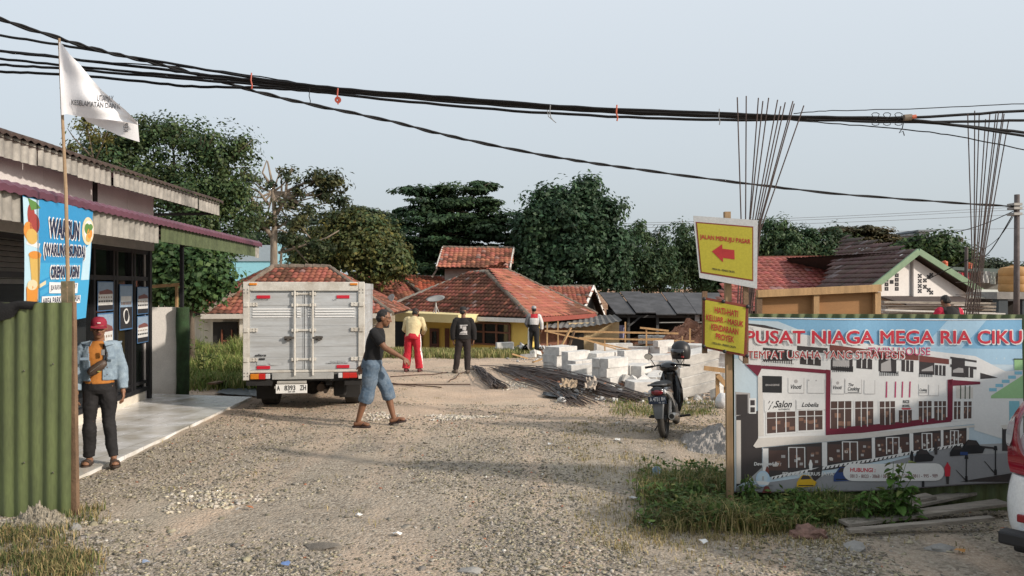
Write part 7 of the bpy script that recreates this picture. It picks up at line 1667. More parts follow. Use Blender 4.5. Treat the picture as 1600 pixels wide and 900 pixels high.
# --- man in black sweater, from behind
J = std(); J.update(yaw=-.6, pitch=.05, head=V((0, -.01, 1.53)), knL=V((.14, -.03, .47)), anL=V((.19, -.04, .085)), knR=V((-.10, .0, .47)), anR=V((-.10, .03, .085)), elL=V((.265, .03, 1.06)), elR=V((-.265, .03, 1.06)), wrL=V((.25, .0, .83)), wrR=V((-.255, .0, .83)), toL=V((.4, -1, 0)), toR=V((-.2, -1, 0)))
x, y = gpx(724, 583); t, b, f, rt = make_person('person', 'man in a black sweater with a white print on its back, seen from behind', (x, y, G(x, y)), R(186), J, vox=.009, face=False, hair='cap', scale=1.0)
cap_hat(b, f, rt, M('black_cap_cloth', (.015, .015, .016), .8))
BSW = M('black_sweater', (.016, .014, .014), .9, var=.3)
def asg(c):
    x, y, z = c[:, 0], c[:, 1], c[:, 2]; on = (y > .07)
    a = on & (np.abs(x) < .095) & (z > 1.185) & (z < 1.205); b_ = on & (((np.abs(x + .02) < .045) & (z > 1.07) & (z < 1.17)) | ((np.abs(x) < .09) & (z > .99) & (z < 1.06) & (x * .5 + z < 1.06)) | ((np.abs(x - .06) < .03) & (z > 1.12) & (z < 1.18)) | ((np.abs(x) < .10) & (z > .965) & (z < .98)))
    return np.where(a | b_, 1, 0)
link('sweater', shirt_mesh(J, 'long', .024, 'sweater', [BSW, M('pale_print', (.50, .48, .47), .8)], hem=-.12, fold=.010, assign=asg, wide=1.05), b)
link('trousers', trousers_mesh(J, M('dark_brown_trousers', (.028, .02, .019), .85), 1.0, .006, fold=.010), b)
for s in 'LR': shoe(b, J['an' + s], J['to' + s], mat=M('grey_brown_shoe', (.13, .10, .08), .8))
# --- man with backpack near the blocks
J = std(); J.update(yaw=.4, head=V((0, -.02, 1.53)), elL=V((.25, .0, 1.05)), wrL=V((.21, -.16, .95)), elR=V((-.27, .04, 1.07)), wrR=V((-.27, -.02, .86)), knL=V((.12, -.1, .49)), anL=V((.13, .0, .085)), knR=V((-.10, .0, .47)))
x, y = gpx(834, 554, 24); t, b, f, rt = make_person('person', 'man in a grey, red and white jersey with track trousers behind the white blocks', (x, y, G(x, y)), R(178), J, vox=.010, face=False, hair='cap', scale=1.0)
cap_hat(b, f, rt, M('grey_cap_cloth', (.34, .34, .35), .8))
def asg(c):
    x, y, z = c[:, 0], c[:, 1], c[:, 2]; r = np.zeros(len(c)); r[(x < -.14)] = 1; r[(x > .15)] = 0; r[(z > 1.24) & (np.abs(x + .02) < .12) & (y > 0)] = 2; r[(z < 1.24) & (z > 1.02) & (np.abs(x) < .13) & (y > .03)] = 1; r[(z < 1.02) & (np.abs(x) < .2)] = 3; return r
link('jersey', shirt_mesh(J, 'long', .016, 'jersey', [M('grey_jersey', (.17, .17, .18), .85), M('white_jersey', (.62, .61, .60), .85), M('red_jersey', (.42, .02, .03), .85), BSW], hem=-.14, assign=asg), b)
def asg(c): return np.where((c[:, 0] > .155) & (np.abs(c[:, 1]) < .06), 1, 0)
link('trousers', trousers_mesh(J, [M('black_track_cloth', (.02, .02, .021), .85), WHITE], 1.0, .010, assign=asg), b)
for s in 'LR': shoe(b, J['an' + s], V((0, -1, 0)), mat=M('grey_brown_shoe', (.13, .10, .08), .8))
# --- man in red behind the hoarding, bending down
J = std(); J.update(head=V((0, -.24, 1.46)), neck=V((0, -.15, 1.345)), chest=V((0, -.10, 1.20)), pelvis=V((0, .05, .92)), pitch=.6, shL=V((.185, -.13, 1.30)), shR=V((-.185, -.13, 1.30)), elL=V((.285, -.17, 1.04)), elR=V((-.285, -.17, 1.04)), wrL=V((.27, -.32, .84)), wrR=V((-.27, -.32, .84)), knL=V((.12, -.08, .48)), knR=V((-.12, -.08, .48)))
yy = 15.6; xx = (1490 - 800) / 1200 * yy; zt = 2 - (458 - 450) / 1200 * yy
t, b, f, rt = make_person('person', 'man in a red long sleeved top under a black vest working behind the hoarding', (xx, yy, G(xx, yy)), R(184), J, vox=.010, face=False, scale=(zt - G(xx, yy)) / 1.62)
def asg(c): return np.where(np.abs(c[:, 0]) > .155, 0, np.where((np.abs(c[:, 0]) < .07) & (np.abs(c[:, 2] - 1.18 - c[:, 0] * .4) < .02) & (c[:, 1] > 0), 2, 1))
link('top', shirt_mesh(J, 'long', .014, 'top', [M('red_top_cloth', (.46, .015, .05), .8), BSW, M('pink_print', (.6, .4, .42), .8)], assign=asg), b)
link('trousers', trousers_mesh(J, M('dark_brown_trousers', (.028, .02, .019), .85), 1.0, .008), b)
for s in 'LR': shoe(b, J['an' + s], V((0, -1, 0)), mat=M('grey_brown_shoe', (.13, .10, .08), .8))
# ------------------------------------------------------------------ aerated concrete blocks
AAC = M('white_aerated_block', (.64, .625, .59), .9, var=.14, vs=6, bs=70, fine=.06, bump=.15, col2=(.45, .44, .42))
def block_mesh():
    m = MB(); m.box((-.3, -.1, 0), (.3, .1, .2), bev=.006); o = m.build('aerated_block', AAC); return o
proto = block_mesh(); used = [False]
def block(loc, rot, label, group, sc=(1, 1, 1)):
    o = proto if not used[0] else proto.copy()
    if used[0]: COL.objects.link(o)
    used[0] = True; o.location = loc; o.rotation_euler = rot; o.scale = sc; WM[o] = Matrix.Identity(4)
    tag(o, label, 'block', group); return o
rb_ = random.Random(5)
def stack(px, py, yaw, layers, across, deep, label, Y0=17, sc=(1, 1, 1), jit=.03, skip=0.0, tilt=0):
    x, y = gpx(px, py, Y0); a = R(yaw); ux, uy = math.cos(a), math.sin(a); vx, vy = -uy, ux
    lx, ly, lz = .605 * sc[0], .205 * sc[1], .2 * sc[2]
    ends = [rb_.random() < .5 and l < layers - 1 for l in range(layers)]
    for l in range(layers):
        for i in range(across):
            for j in range(deep):
                if l and l == layers - 1 and rb_.random() < skip: continue
                cx = x + ux * lx * (i + .5) + vx * ly * (j + .5) + rb_.uniform(-jit, jit); cy = y + uy * lx * (i + .5) + vy * ly * (j + .5) + rb_.uniform(-jit, jit)
                if ends[l] and j == 0 and deep == 2:
                    for e in range(3):
                        ex = (e - 1) * ly * 1.0; g = G(x + ux * lx * across / 2, y + vy * ly * deep / 2)
                        block((cx + ux * ex * lx / (3 * ly) + vx * ly * .5, cy + uy * ex * lx / (3 * ly) + vy * ly * .5, g + l * lz - .01), (R(rb_.uniform(-1.5, 1.5)), R(rb_.uniform(-1, 1)), a + R(90 + rb_.uniform(-4, 4))), label, label.replace('white aerated concrete block', 'blocks'), (sc[1] * .68, sc[0] * .96, sc[2]))
                    continue
                if ends[l] and deep == 2: continue
                g = G(x + ux * lx * across / 2, y + vy * ly * deep / 2); block((cx, cy, g + l * lz - .01), (R(rb_.uniform(-1, 1)) + R(tilt), R(rb_.uniform(-1, 1)), a + R(rb_.uniform(-6, 6))), label, label.replace('white aerated concrete block', 'blocks'), sc)
wb_ = 'white aerated concrete block '
stack(778, 553, 20, 2, 1, 2, wb_ + 'in the small two layer pile left of the jersey man', 24, skip=.3)
stack(806, 545, 15, 2, 1, 2, wb_ + 'in the low row behind the rubble of the jersey man', 26)
stack(871, 580, 40, 3, 1, 2, wb_ + 'in the leftmost tall stack above the steel rods', 19, sc=(1.15, 1.3, 1.05))
stack(897, 590, 38, 3, 1, 2, wb_ + 'in the second stack from the left above the rods', 18, sc=(1.2, 1.2, 1.0), skip=.3)
stack(893, 596, 26, 2, 1, 1, wb_ + 'lying low in front of the left stacks', 17, sc=(1.15, 1, 1))
stack(930, 586, 44, 3, 1, 2, wb_ + 'in the tall middle stack topped by a long course', 18.5, sc=(1.25, 1.35, .92))
stack(950, 603, 42, 3, 1, 2, wb_ + 'in the front stack left of the motorcycle', 16.5, sc=(1.15, 1.1, 1.0))
stack(976, 592, 36, 3, 1, 1, wb_ + 'crowning the front stack left of the motorcycle', 17.2, sc=(1.2, 1.3, 1.1))
stack(1012, 590, 24, 2, 1, 2, wb_ + 'half hidden by the motorcycle mirrors', 17.5, sc=(1.2, 1, 1), skip=.2)
stack(990, 597, 60, 1, 2, 3, wb_ + 'lying flat left of the motorcycle seat', 16.5, jit=.06)
stack(1062, 592, -14, 4, 2, 2, wb_ + 'in the long stack right of the helmet', 17.2, sc=(1.1, 1.2, 1.0), skip=.25)
stack(1098, 604, -16, 3, 1, 2, wb_ + 'in the end stack right of the leaning slabs', 16.3, skip=.3)
stack(868, 536, 6, 2, 4, 1, wb_ + 'in the long back row behind the stacks', 27, sc=(1.2, 1.2, 1.1)); stack(905, 545, 3, 3, 4, 1, wb_ + 'in the second back row on the red earth', 24, sc=(1.1, 1.2, 1.0), skip=.2)
stack(998, 541, -10, 2, 2, 2, wb_ + 'in the bluish row at the back right', 26, sc=(1.2, 1.2, 1.1)); stack(1030, 541, -8, 2, 1, 2, wb_ + 'in the short row at the foot of the dirt heap', 25.5, sc=(1.1, 1, 1.1))
stack(982, 560, -14, 2, 3, 1, wb_ + 'in the row behind the helmet', 22, sc=(1.1, 1.1, 1.0), skip=.3)
stack(1085, 575, -18, 2, 2, 1, wb_ + 'in the far row behind the leaning slabs', 19, skip=.2)
# slabs leaning behind the scooter
sx_, sy_ = gpx(1088, 622, 15.5); sm_ = Matrix.Translation((sx_, sy_, G(sx_, sy_) + .12)) @ Euler((R(16), R(-9), R(24))).to_matrix().to_4x4()
for k in range(4):
    q = sm_ @ Vector((.03 * (k % 2) - .02, .02 * k, .2 * k)); block(q, (R(16), R(-9), R(24 + rb_.uniform(-2, 2))), wb_ + 'slab in the tilted pile right of the motorcycle', 'tilted blocks right of the motorcycle', (1.45, 1.2, .98))
for a_ in ((1016, 578, 20, 2, 2, 2, 'in the low mid row between the stacks and the helmet', 19.5), (962, 572, 40, 2, 1, 2, 'just behind the front stack', 19), (1040, 604, 70, 1, 2, 2, 'lying flat beside the motorcycle footrest', 15.8), (1066, 560, -20, 2, 2, 2, 'in the group below the dirt heap', 21.5), (1100, 585, 12, 2, 1, 2, 'near the trestle behind the tilted pile', 17.8), (930, 556, 14, 2, 2, 1, 'in the row behind the tall middle stack', 22), (918, 572, 20, 1, 2, 2, 'lying flat between the left stacks', 19.5), (990, 612, 15, 1, 1, 2, 'lying low in front of the small grey pile', 15.6), (1030, 562, 34, 3, 1, 2, 'in the stack seen just left of the helmet', 20.5), (1000, 600, 62, 2, 1, 2, 'in the little stack behind the left mirror', 17), (846, 547, 40, 1, 1, 2, 'by the feet of the jersey man', 25)): stack(*a_[:6], wb_ + a_[6], a_[7], sc=(1.15, 1.15, 1.0), skip=.25, jit=.06)
# tumbled blocks
for px, py, a, b, c, sc in ((822, 552, .3, .5, 20, (.9, 1, .8)), (838, 558, -.4, .2, 60, (.8, .9, .7)), (848, 551, .2, -.5, 110, (.8, 1, .8)), (826, 562, .1, .1, 160, (.8, .9, .6)), (856, 556, .5, .3, 40, (.7, .8, .6)), (864, 548, -.3, .4, 80, (.6, .8, .7)), (985, 604, .9, .2, 70, (.7, .9, .8)), (1000, 606, .7, -.3, 50, (.6, .9, .8)), (975, 602, .5, .1, 100, (.5, .8, .8)), (1118, 618, .5, .5, 30, (.5, .9, .9)), (1124, 626, .2, .4, 120, (.45, .9, .8)), (920, 598, .2, .2, 10, (.5, .7, .5)), (932, 597, .4, .1, 70, (.4, .8, .5)), (1075, 552, .1, .2, 20, (.5, .8, .6)), (1090, 560, .1, .2, -30, (.5, .8, .6))):
    x, y = gpx(px, py, 20); block((x, y, G(x, y) + .06), (a, b, R(c)), 'broken white block tumbled loose on the ground among the stacks', 'tumbled broken blocks', sc)
q = np.concatenate([np.array([gpx(a, b, 18) for a, b in zip(rb1, rb2)]) for rb1, rb2 in [(rng.uniform(865, 1130, 420), rng.uniform(572, 632, 420)), (rng.uniform(790, 870, 90), rng.uniform(548, 566, 90))]])
c_ = np.array((.60, .585, .555))[None] * rng.uniform(.55, 1.05, (len(q), 1)); tag(stones('block_chips', q, .02 + .07 * rng.random(len(q)) ** 2.5, c_, sink=.2, flat=.8), kind='stuff', label='white chips and broken bits between the block stacks', cat='chips')
def lump(name, label, cat, px, py, r, mat, Y0=20, seed=0, flat=.5, rough=.35, z=0.0, n=2):
    x, y = gpx(px, py, Y0); bm = bmesh.new(); bmesh.ops.create_icosphere(bm, subdivisions=n + 1, radius=1)
    for v in bm.verts:
        d = mnoise.noise((v.co.x * 1.7 + seed, v.co.y * 1.7, v.co.z * 1.7)) + .5 * mnoise.noise((v.co.x * 4 + seed, v.co.y * 4, v.co.z * 4)) + .25 * mnoise.noise((v.co.x * 9 + seed, v.co.y * 9, v.co.z * 9)); v.co *= 1 + rough * d
        v.co = Vector((v.co.x * r[0], v.co.y * r[1], v.co.z * r[2]))
    m = MB(); m.addbm(bm, Matrix.Translation((x, y, G(x, y) + z))); bm.free(); o = m.build(name, mat, smooth=n > 2); tag(o, label, cat); return o
REDD = M('red_clay_soil', (.30, .15, .095), .95, var=.5, vs=3, bs=25, bump=.8, col2=(.19, .085, .05)); SAND = M('grey_cement_sand', (.34, .315, .29), .95, var=.3, vs=4, bs=60, bump=.6)
PAPER = M('crumpled_paper', (.55, .52, .46), .85, var=.3); PLAS = M('white_plastic', (.68, .68, .68), .4)
# heaps: rounded cones with lumps
def heap(name, label, px, py, rx, ry, h, mat, Y0, seed, lumpy=.1, asfine=.06):
    x0, y0 = gpx(px, py, Y0); n = 64; m = MB(); ids = []
    for j in range(n + 1):
        row = []
        for i in range(n + 1):
            u, v = i / n * 2 - 1, j / n * 2 - 1; d = math.hypot(u, v) * (1 + .25 * mnoise.noise((u * 1.5 + seed, v * 1.5, 0)))
            k = max(0, 1 - d) ; z = h * (k ** .8) * (1 + .25 * mnoise.noise((u * 3 + seed, v * 3, 2))) + k ** .3 * (lumpy * mnoise.noise((u * 7, v * 7, seed)) + asfine * mnoise.noise((u * 19, v * 19, seed))) * (1 if k > 0 else 0)
            X, Yw = x0 + u * rx, y0 + v * ry; row.append(m.vert((X, Yw, G(X, Yw) + z - .03)))
        ids.append(row)
    for a, b in zip(ids, ids[1:]):
        for i in range(n): m.face((a[i], a[i + 1], b[i + 1], b[i]))
    o = m.build(name, mat); tag(o, label, 'heap'); return x0, y0
hx, hy = heap('dirt_heap', 'pointed heap of reddish dug soil in front of the black shed', 1072, 544, 1.9, 1.5, 1.25, REDD, 27, 3, .16, .10)
heap('dirt_heap', 'low ridge of reddish soil between the block rows and the hoarding', 1105, 565, 2.4, 1.4, .42, REDD, 22, 5, .14, .08)
heap('dirt_heap', 'long low bank of red soil left of the dirt heap', 985, 537, 3.2, 1.2, .34, REDD, 28, 8, .14, .07)
heap('dirt_heap', 'low spread of red soil under the left block stacks', 900, 592, 1.6, .9, .16, REDD, 17.5, 12, .08, .05)
heap('sand_heap', 'grey heap of cement sand behind the sign post', 1130, 694, .56, .7, .27, SAND, 10, 9, .05, .04)
heap('gravel_heap', 'small heap of pale crushed stone at the foot of the left fence', 62, 822, .30, .16, .20, M('pale_crushed_stone', (.36, .32, .25), .95, var=.5, vs=22, bs=60, bump=.9), 6.5, 21, .06, .05)
q = np.concatenate([np.stack([hx + rng.normal(0, .6, 500), hy + rng.normal(-.2, .55, 500)], -1)])
dd = np.hypot((q[:, 0] - hx) / 1.9, (q[:, 1] - hy) / 1.5); zz = gz(q[:, 0], q[:, 1]) + 1.1 * np.clip(1 - dd, 0, 1) ** .8
st = stones('clods', q, .03 + .07 * rng.random(len(q)) ** 2, np.array((.32, .17, .11))[None] * rng.uniform(.6, 1.5, (len(q), 1)), zoff=zz, flat=.8); tag(st, kind='stuff', label='clods of soil on the dirt heap', cat='clods')
q = np.stack([(rng.uniform(860, 1140, 2600) - 800) / 1200, np.ones(2600)], -1); yy = rng.uniform(16.2, 29, 2600); q = np.stack([q[:, 0] * yy, yy], -1)
st = stones('soil_clods', q, .02 + .07 * rng.random(len(q)) ** 3, np.array((.30, .15, .095))[None] * rng.uniform(.55, 1.6, (len(q), 1)), flat=.7); tag(st, kind='stuff', label='clods and rubble in the red earth around the blocks', cat='clods')
# ------------------------------------------------------------------ steel rods
ROD = M('dark_steel_rod', (.10, .092, .09), .6, .25, var=.5, vs=5, col2=(.12, .08, .06)); RODR = M('rusty_rod', (.12, .065, .045), .8, .2, var=.5, vs=6)
def rods(label, n, A, B, wA, wB, hA, r, mat, seed, curve=.3, group=None, name='steel_rod', jit=.4, lab2=None):
    rg = random.Random(seed)
    for i in range(n):
        f = i / max(1, n - 1); la = rg.gauss(0, .33) * wA; lb = rg.gauss(0, .33) * wB
        d = Vector((B[0] - A[0], B[1] - A[1], 0)).normalized(); s = Vector((-d.y, d.x, 0)); off0, off1 = rg.uniform(-jit, jit), rg.uniform(-jit, jit)
        a = Vector((A[0], A[1], 0)) + s * la + d * off0; b = Vector((B[0], B[1], 0)) + s * lb + d * off1; c = rg.gauss(0, 1) * curve; pts = []
        lay = rg.random() ** 1.5 * hA
        for k in range(9):
            t_ = k / 8; p = a.lerp(b, t_) + s * c * math.sin(t_ * 3.14) + s * .03 * math.sin(k * 2 + i)
            pts.append((p.x, p.y, G(p.x, p.y) + r + lay * math.sin(min(1, max(0, .12 + t_)) * 2.6) + .01))
        m = MB(); m.tube(pts, r, 5); o = m.build(name, mat, smooth=True); tag(o, label, 'rod', group)
A = gpx(800, 576, 18); B = gpx(985, 626, 14)
rods('long dark steel rod lying in the big pile in front of the white blocks', 60, A, B, .85, .65, .22, .010, ROD, 1, .12, 'steel rods in the big pile')
A = gpx(790, 578, 18); B = gpx(900, 632, 14); rods('dark steel rod splayed along the near edge of the big pile', 26, A, B, .6, .5, .12, .010, ROD, 2, .15, 'steel rods along the near edge of the pile')
A = gpx(742, 574, 20); B = gpx(780, 608, 16.5); rods('dark steel rod in the small tied bundle by the man in black', 26, A, B, .13, .42, .12, .012, ROD, 3, .04, 'steel rods in the tied bundle', jit=.15)
A = gpx(300, 566, 21); B = gpx(392, 582, 19); rods('brown rusty rod in the sagging bundle left of the truck', 24, A, B, .35, .3, .25, .013, RODR, 4, .35, 'rusty rods left of the truck', jit=.2)
for k, (a, b) in enumerate((((565, 604), (735, 602)), ((596, 600), (690, 607)), ((610, 590), (700, 583)), ((575, 590), (650, 606)), ((700, 598), (742, 578)))):
    A = gpx(*a, 17); B = gpx(*b, 17); rods('single thin rod on bare dirt behind the walking man', 1, A, B, .05, .05, .02, .011, RODR, 30 + k, .1, 'single rods on the dirt', jit=0)
# black wrapped end over the rods and paper on them
def sheet(name, label, cat, pts4, mat, h=.05, seed=0, n=14, lift=.02, parent=None):
    m = MB(); rows = []
    for i in range(n + 1):
        r = []
        for j in range(n + 1):
            u, v = i / n, j / n; a = Vector(pts4[0]).lerp(Vector(pts4[1]), u).lerp(Vector(pts4[3]).lerp(Vector(pts4[2]), u), v); e = mnoise.noise((u * 3 + seed, v * 3, 1)) * h + mnoise.noise((u * 8 + seed, v * 8, 2)) * h * .4
            r.append(m.vert((a.x + e * .4, a.y + e * .3, a.z + lift + abs(e))))
        rows.append(r)
    for a, b in zip(rows, rows[1:]):
        for j in range(n): m.face((a[j], b[j], b[j + 1], a[j + 1]))
    o = m.build(name, mat, smooth=False); tag(o, label, cat); return o
def gsheet(name, label, cat, pxs, mat, h, seed, Y0=15, lift=.02):
    pts = []
    for px, py in pxs: x, y = gpx(px, py, Y0); pts.append((x, y, G(x, y)))
    return sheet(name, label, cat, pts, mat, h, seed, lift=lift)
gsheet('paper_sack', 'crumpled brown paper sack lying on the steel rods', 'sack', [(875, 618), (900, 618), (903, 606), (880, 608)], M('brown_sack', (.36, .27, .18), .9, var=.3), .14, 1, lift=.14)
gsheet('paper_sack', 'pale torn cement sack on the right part of the steel rods', 'sack', [(912, 620), (930, 622), (934, 605), (920, 606)], M('pale_sack', (.50, .42, .34), .9, var=.3), .2, 2, lift=.14)
gsheet('plastic_sheet', 'black plastic wrapped round the near ends of the rods', 'plastic', [(846, 621), (900, 628), (905, 618), (850, 617)], M('black_plastic', (.015, .015, .016), .35), .06, 3, lift=.04)
gsheet('plastic_sheet', 'heap of grey crumpled plastic below the jersey man', 'plastic', [(800, 556), (832, 557), (828, 540), (802, 543)], M('grey_plastic', (.28, .26, .24), .7, var=.4), .5, 4, 24, lift=.1)
gsheet('paper_scrap', 'white sheet thrown on the blocks right of the jersey man', 'paper', [(838, 556), (862, 553), (860, 541), (842, 543)], PLAS, .35, 5, 24, lift=.1)
gsheet('black_sheet', 'dark flat sheet lying on the walkway edge left of the truck', 'sheet', [(335, 617), (402, 622), (400, 608), (350, 610)], M('dark_flat_sheet', (.06, .07, .085), .4), .03, 6, 14, lift=.03)
# small litter
lit = [(372, 800, .05, 'white scrap near the pale chips on the left', (.62, .60, .55)), (560, 808, .045, 'white torn scrap in the middle foreground', (.66, .65, .62)), (622, 838, .06, 'white star shaped scrap in the middle foreground', (.7, .69, .66)), (390, 797, .05, 'rusty orange scrap beside the pale chips on the left', (.36, .13, .05)), (446, 886, .05, 'blue wrapper at the bottom left', (.12, .2, .4)), (228, 884, .05, 'crumpled pale blue wrapper by the corner grass', (.3, .36, .48)), (1100, 851, .05, 'white scrap in front of the verge grass', (.68, .68, .66)), (990, 782, .07, 'flat pale bag at the left end of the verge', (.5, .52, .52)), (860, 697, .05, 'white scrap on the grey gravel band', (.7, .7, .68)), (965, 690, .06, 'white scrap left of the motorcycle wheel', (.66, .66, .62)), (1018, 821, .05, 'small white wrapper at the left of the verge tufts', (.7, .7, .7)), (300, 862, .045, 'beige leaf like scrap in the left foreground', (.5, .42, .3)), (1500, 866, .06, 'orange leaf under the car bumper', (.5, .25, .08))]
for k, (px, py, s, lb_, c_) in enumerate(lit):
    s *= .7; x, y = gpx(px, py, 6); m = MB(); n_ = 7; pts = [(x + s * rb_.uniform(.6, 1.3) * math.cos(a), y + s * .8 * rb_.uniform(.6, 1.3) * math.sin(a), G(x, y) + .022 + rb_.uniform(-.008, .022)) for a in np.linspace(0, 6.283, n_ + 1)[:-1]]
    ctr = (x, y, G(x, y) + .04); n0 = len(m.v); m.v += pts + [ctr]
    for i in range(n_): m.face((n0 + i, n0 + (i + 1) % n_, n0 + n_))
    tag(m.build('litter', M('litter_%d' % k, c_, .7)), lb_, 'litter')
cp = thing('plastic_cup', 'pale blue crushed plastic cup on the grass left of the sign post', 'cup', (*gpx(1024, 748, 8), G(*gpx(1024, 748, 8))))
m = MB(); m.lathe([(.001, 0), (.03, 0), (.042, .10), (.046, .105), (.04, .10), (.028, .008), (.001, .008)], 16, Matrix.Translation((0, 0, .04)) @ Matrix.Rotation(R(50), 4, 'X')); m.build('cup', M('pale_blue_plastic', (.42, .55, .68), .3), cp, local=True, smooth=True)
lump('rag', 'dirty pink and brown rag at the right end of the verge grass', 'rag', 1262, 840, (.13, .09, .06), M('dirty_rag', (.24, .14, .11), .9, var=.5, vs=12), 6.2, 4, rough=.5, z=.03)
lump('boulder', 'flat grey broken concrete lump by the planks', 'stone', 1335, 858, (.10, .08, .05), CONC, 6, 6, rough=.4, n=1); lump('boulder', 'flat stone under the car bumper', 'stone', 1470, 858, (.11, .07, .04), CONC, 5.9, 8, rough=.4, n=1)
lump('boulder', 'dark slab of stone in the left foreground', 'stone', 505, 855, (.14, .08, .03), M('dark_stone', (.17, .15, .125), .9, var=.4, bump=.4), 5.9, 9, rough=.5, n=1); lump('boulder', 'flat pale stone near the bottom centre', 'stone', 735, 893, (.09, .06, .03), CONC, 5.5, 10, rough=.3, n=1); lump('boulder', 'rounded pale stone by the left fence foot', 'stone', 118, 826, (.045, .04, .045), CONC, 6.4, 11, rough=.3)
lump('plastic_canister', 'white plastic canister behind the sign post', 'canister', 1130, 637, (.13, .12, .15), PLAS, 12, 12, rough=.12, z=.1, n=3)  # squat white canister
# planks by the fence
pk = [((1318, 826), (1568, 808), .15, 0), ((1330, 812), (1455, 800), .13, .03), ((1405, 808), (1572, 786), .14, .045), ((1355, 806), (1568, 780), .14, .02), ((1325, 836), (1550, 830), .07, -.01)]
for k, (a, b, w, dz) in enumerate(pk):
    xa, ya = gpx(*a, 6.3); xb, yb = gpx(*b, 6.6); m = MB(); m.bar((xa, ya, G(xa, ya) + .045 + dz), (xb, yb, .10 + dz), w, .028, bev=.003)
    tag(m.build('plank', WOODG), 'weathered grey plank ' + ['nearest in the stack before the hoarding', 'short and uppermost at the left of the stack', 'long and uppermost at the right of the stack', 'farthest back against the fence in the stack', 'narrow and lowest under the front of the stack'][k], 'plank', 'planks stacked by the hoarding')
for k, (a, b) in enumerate((((300, 600), (385, 607)), ((310, 590), (352, 605)), ((330, 612), (378, 598)))):
    xa, ya = gpx(*a, 15); xb, yb = gpx(*b, 15); m = MB(); m.bar((xa, ya, G(xa, ya) + .06 + .05 * k), (xb, yb, G(xb, yb) + .05 + .04 * k), .14, .035); tag(m.build('plank', WOODB if k else WOODG), ['grey board left of the truck nearest the walkway', 'brown offcut under the rusty rods', 'tilted brown board pointing at the truck wheel'][k], 'plank', 'boards left of the truck')
# ------------------------------------------------------------------ timber batter boards
def frame(label, posts, rails, Y, name='timber_frame', mat=WOOD, w=.05):
    t = thing(name, label, 'frame', P(posts[0][0], posts[0][2], Y))
    for px, y0, y1 in posts: m = MB(); q = P(px, y1, Y); g = min(q.z, G(q.x, Y)); m.bar((q.x, Y, g - .05), P(px, y0, Y), w, w * .7, (0, 1, 0)); m.build('post', mat, t)
    for a, b, dy in rails: m = MB(); m.bar(P(a[0], a[1], Y + dy), P(b[0], b[1], Y + dy), w * .5, w * 1.3); m.build('rail', mat, t)
frame('raw timber batter board in front of the lean-to', [(855, 504, 532), (872, 502, 545), (977, 503, 535)], [((851, 517), (1060, 521), -.06)], 30, w=.055)
frame('timber board frame by the red earth heap', [(1010, 512, 525), (1078, 513, 530)], [((1000, 512), (1045, 517), -.05), ((1000, 530), (1035, 530), .05)], 29.5, w=.055)
frame('timber stakes and rail in front of the back block row', [(945, 531, 548), (1066, 525, 541)], [((905, 528), (1085, 533), -.04)], 25, w=.04)
frame('light timber trestle right of the block stacks', [(1121, 584, 640), (1134, 596, 640)], [((1121, 586), (1138, 606), -.04), ((1100, 575), (1140, 580), .05)], 13.2, w=.06)
for k, (a, b, Y, w) in enumerate((((866, 563), (892, 512), 22, .09), ((888, 545), (897, 518), 24, .08), ((855, 518), (1010, 552), 24, .07), ((905, 528), (962, 545), 23, .06), ((832, 566), (860, 557), 21, .06), ((800, 553), (824, 560), 21.5, .06), ((1050, 566), (1120, 578), 17.6, .07))):
    m = MB(); pa, pb = P(*a, Y), P(*b, Y + .2); pa.z = max(pa.z, G(pa.x, pa.y) + .03); m.bar(pa, pb, w, .04); tag(m.build('plank', WOOD if k != 1 else WOODB), ['slanting plank leaning on the leftmost block stack', 'dark batten leaning behind the leftmost stack', 'long pole slanting over the block stacks', 'short batten on top of the back block row', 'thin lath on the ground below the jersey man', 'short lath beside the grey plastic heap', 'timber lying across the long stack right of the helmet'][k], 'plank', 'loose planks around the blocks')
# ------------------------------------------------------------------ rebar starter columns
BAR = M('rebar_steel', (.10, .07, .06), .7, .3, var=.4)
def rebar(label, Y, bars):
    t = thing('rebar_column', label, 'rebar column', P(bars[0][0], 500, Y))
    g = G(P(bars[0][0], 500, Y).x, Y); t.location.z = g; WM[t] = Matrix.Translation(t.location)
    for k, (b, ym, xm, tpx, tpy) in enumerate(bars):
        dy = (k % 3) * .1; q = P(b, 600, Y + dy); m = MB(); m.tube([(q.x, Y + dy, g - .05), P(b + (xm - b) * .1, 500, Y + dy), P(xm, ym, Y + dy), P(tpx, tpy, Y + dy + .1)], .0085, 6); m.build('bar', BAR, t)
    m = MB()
    for z in np.arange(g + .15, 2.2, .2):
        c = P((bars[0][0] + bars[-1][0]) / 2, 500, Y + .1); h = (P(bars[-1][0], 500, Y).x - P(bars[0][0], 500, Y).x) / 2 + .03; m.tube([(c.x - h, Y - .03, z), (c.x + h, Y - .03, z), (c.x + h, Y + .24, z), (c.x - h, Y + .24, z), (c.x - h, Y - .03, z)], .005, 4)
    m.build('stirrups', BAR, t)
rebar('fan of thin reinforcing bars rising behind the arrow sign', 10.6, [(1151, 345, 1158, 1152, 152), (1154, 345, 1165, 1166, 150), (1158, 345, 1171, 1185, 153), (1159, 345, 1172, 1192, 158), (1160, 345, 1176, 1201, 153), (1162, 345, 1180, 1215, 156), (1164, 345, 1183, 1220, 166), (1165, 345, 1186, 1227, 160), (1167, 345, 1188, 1239, 158), (1169, 350, 1188, 1241, 162), (1172, 360, 1188, 1256, 165)])
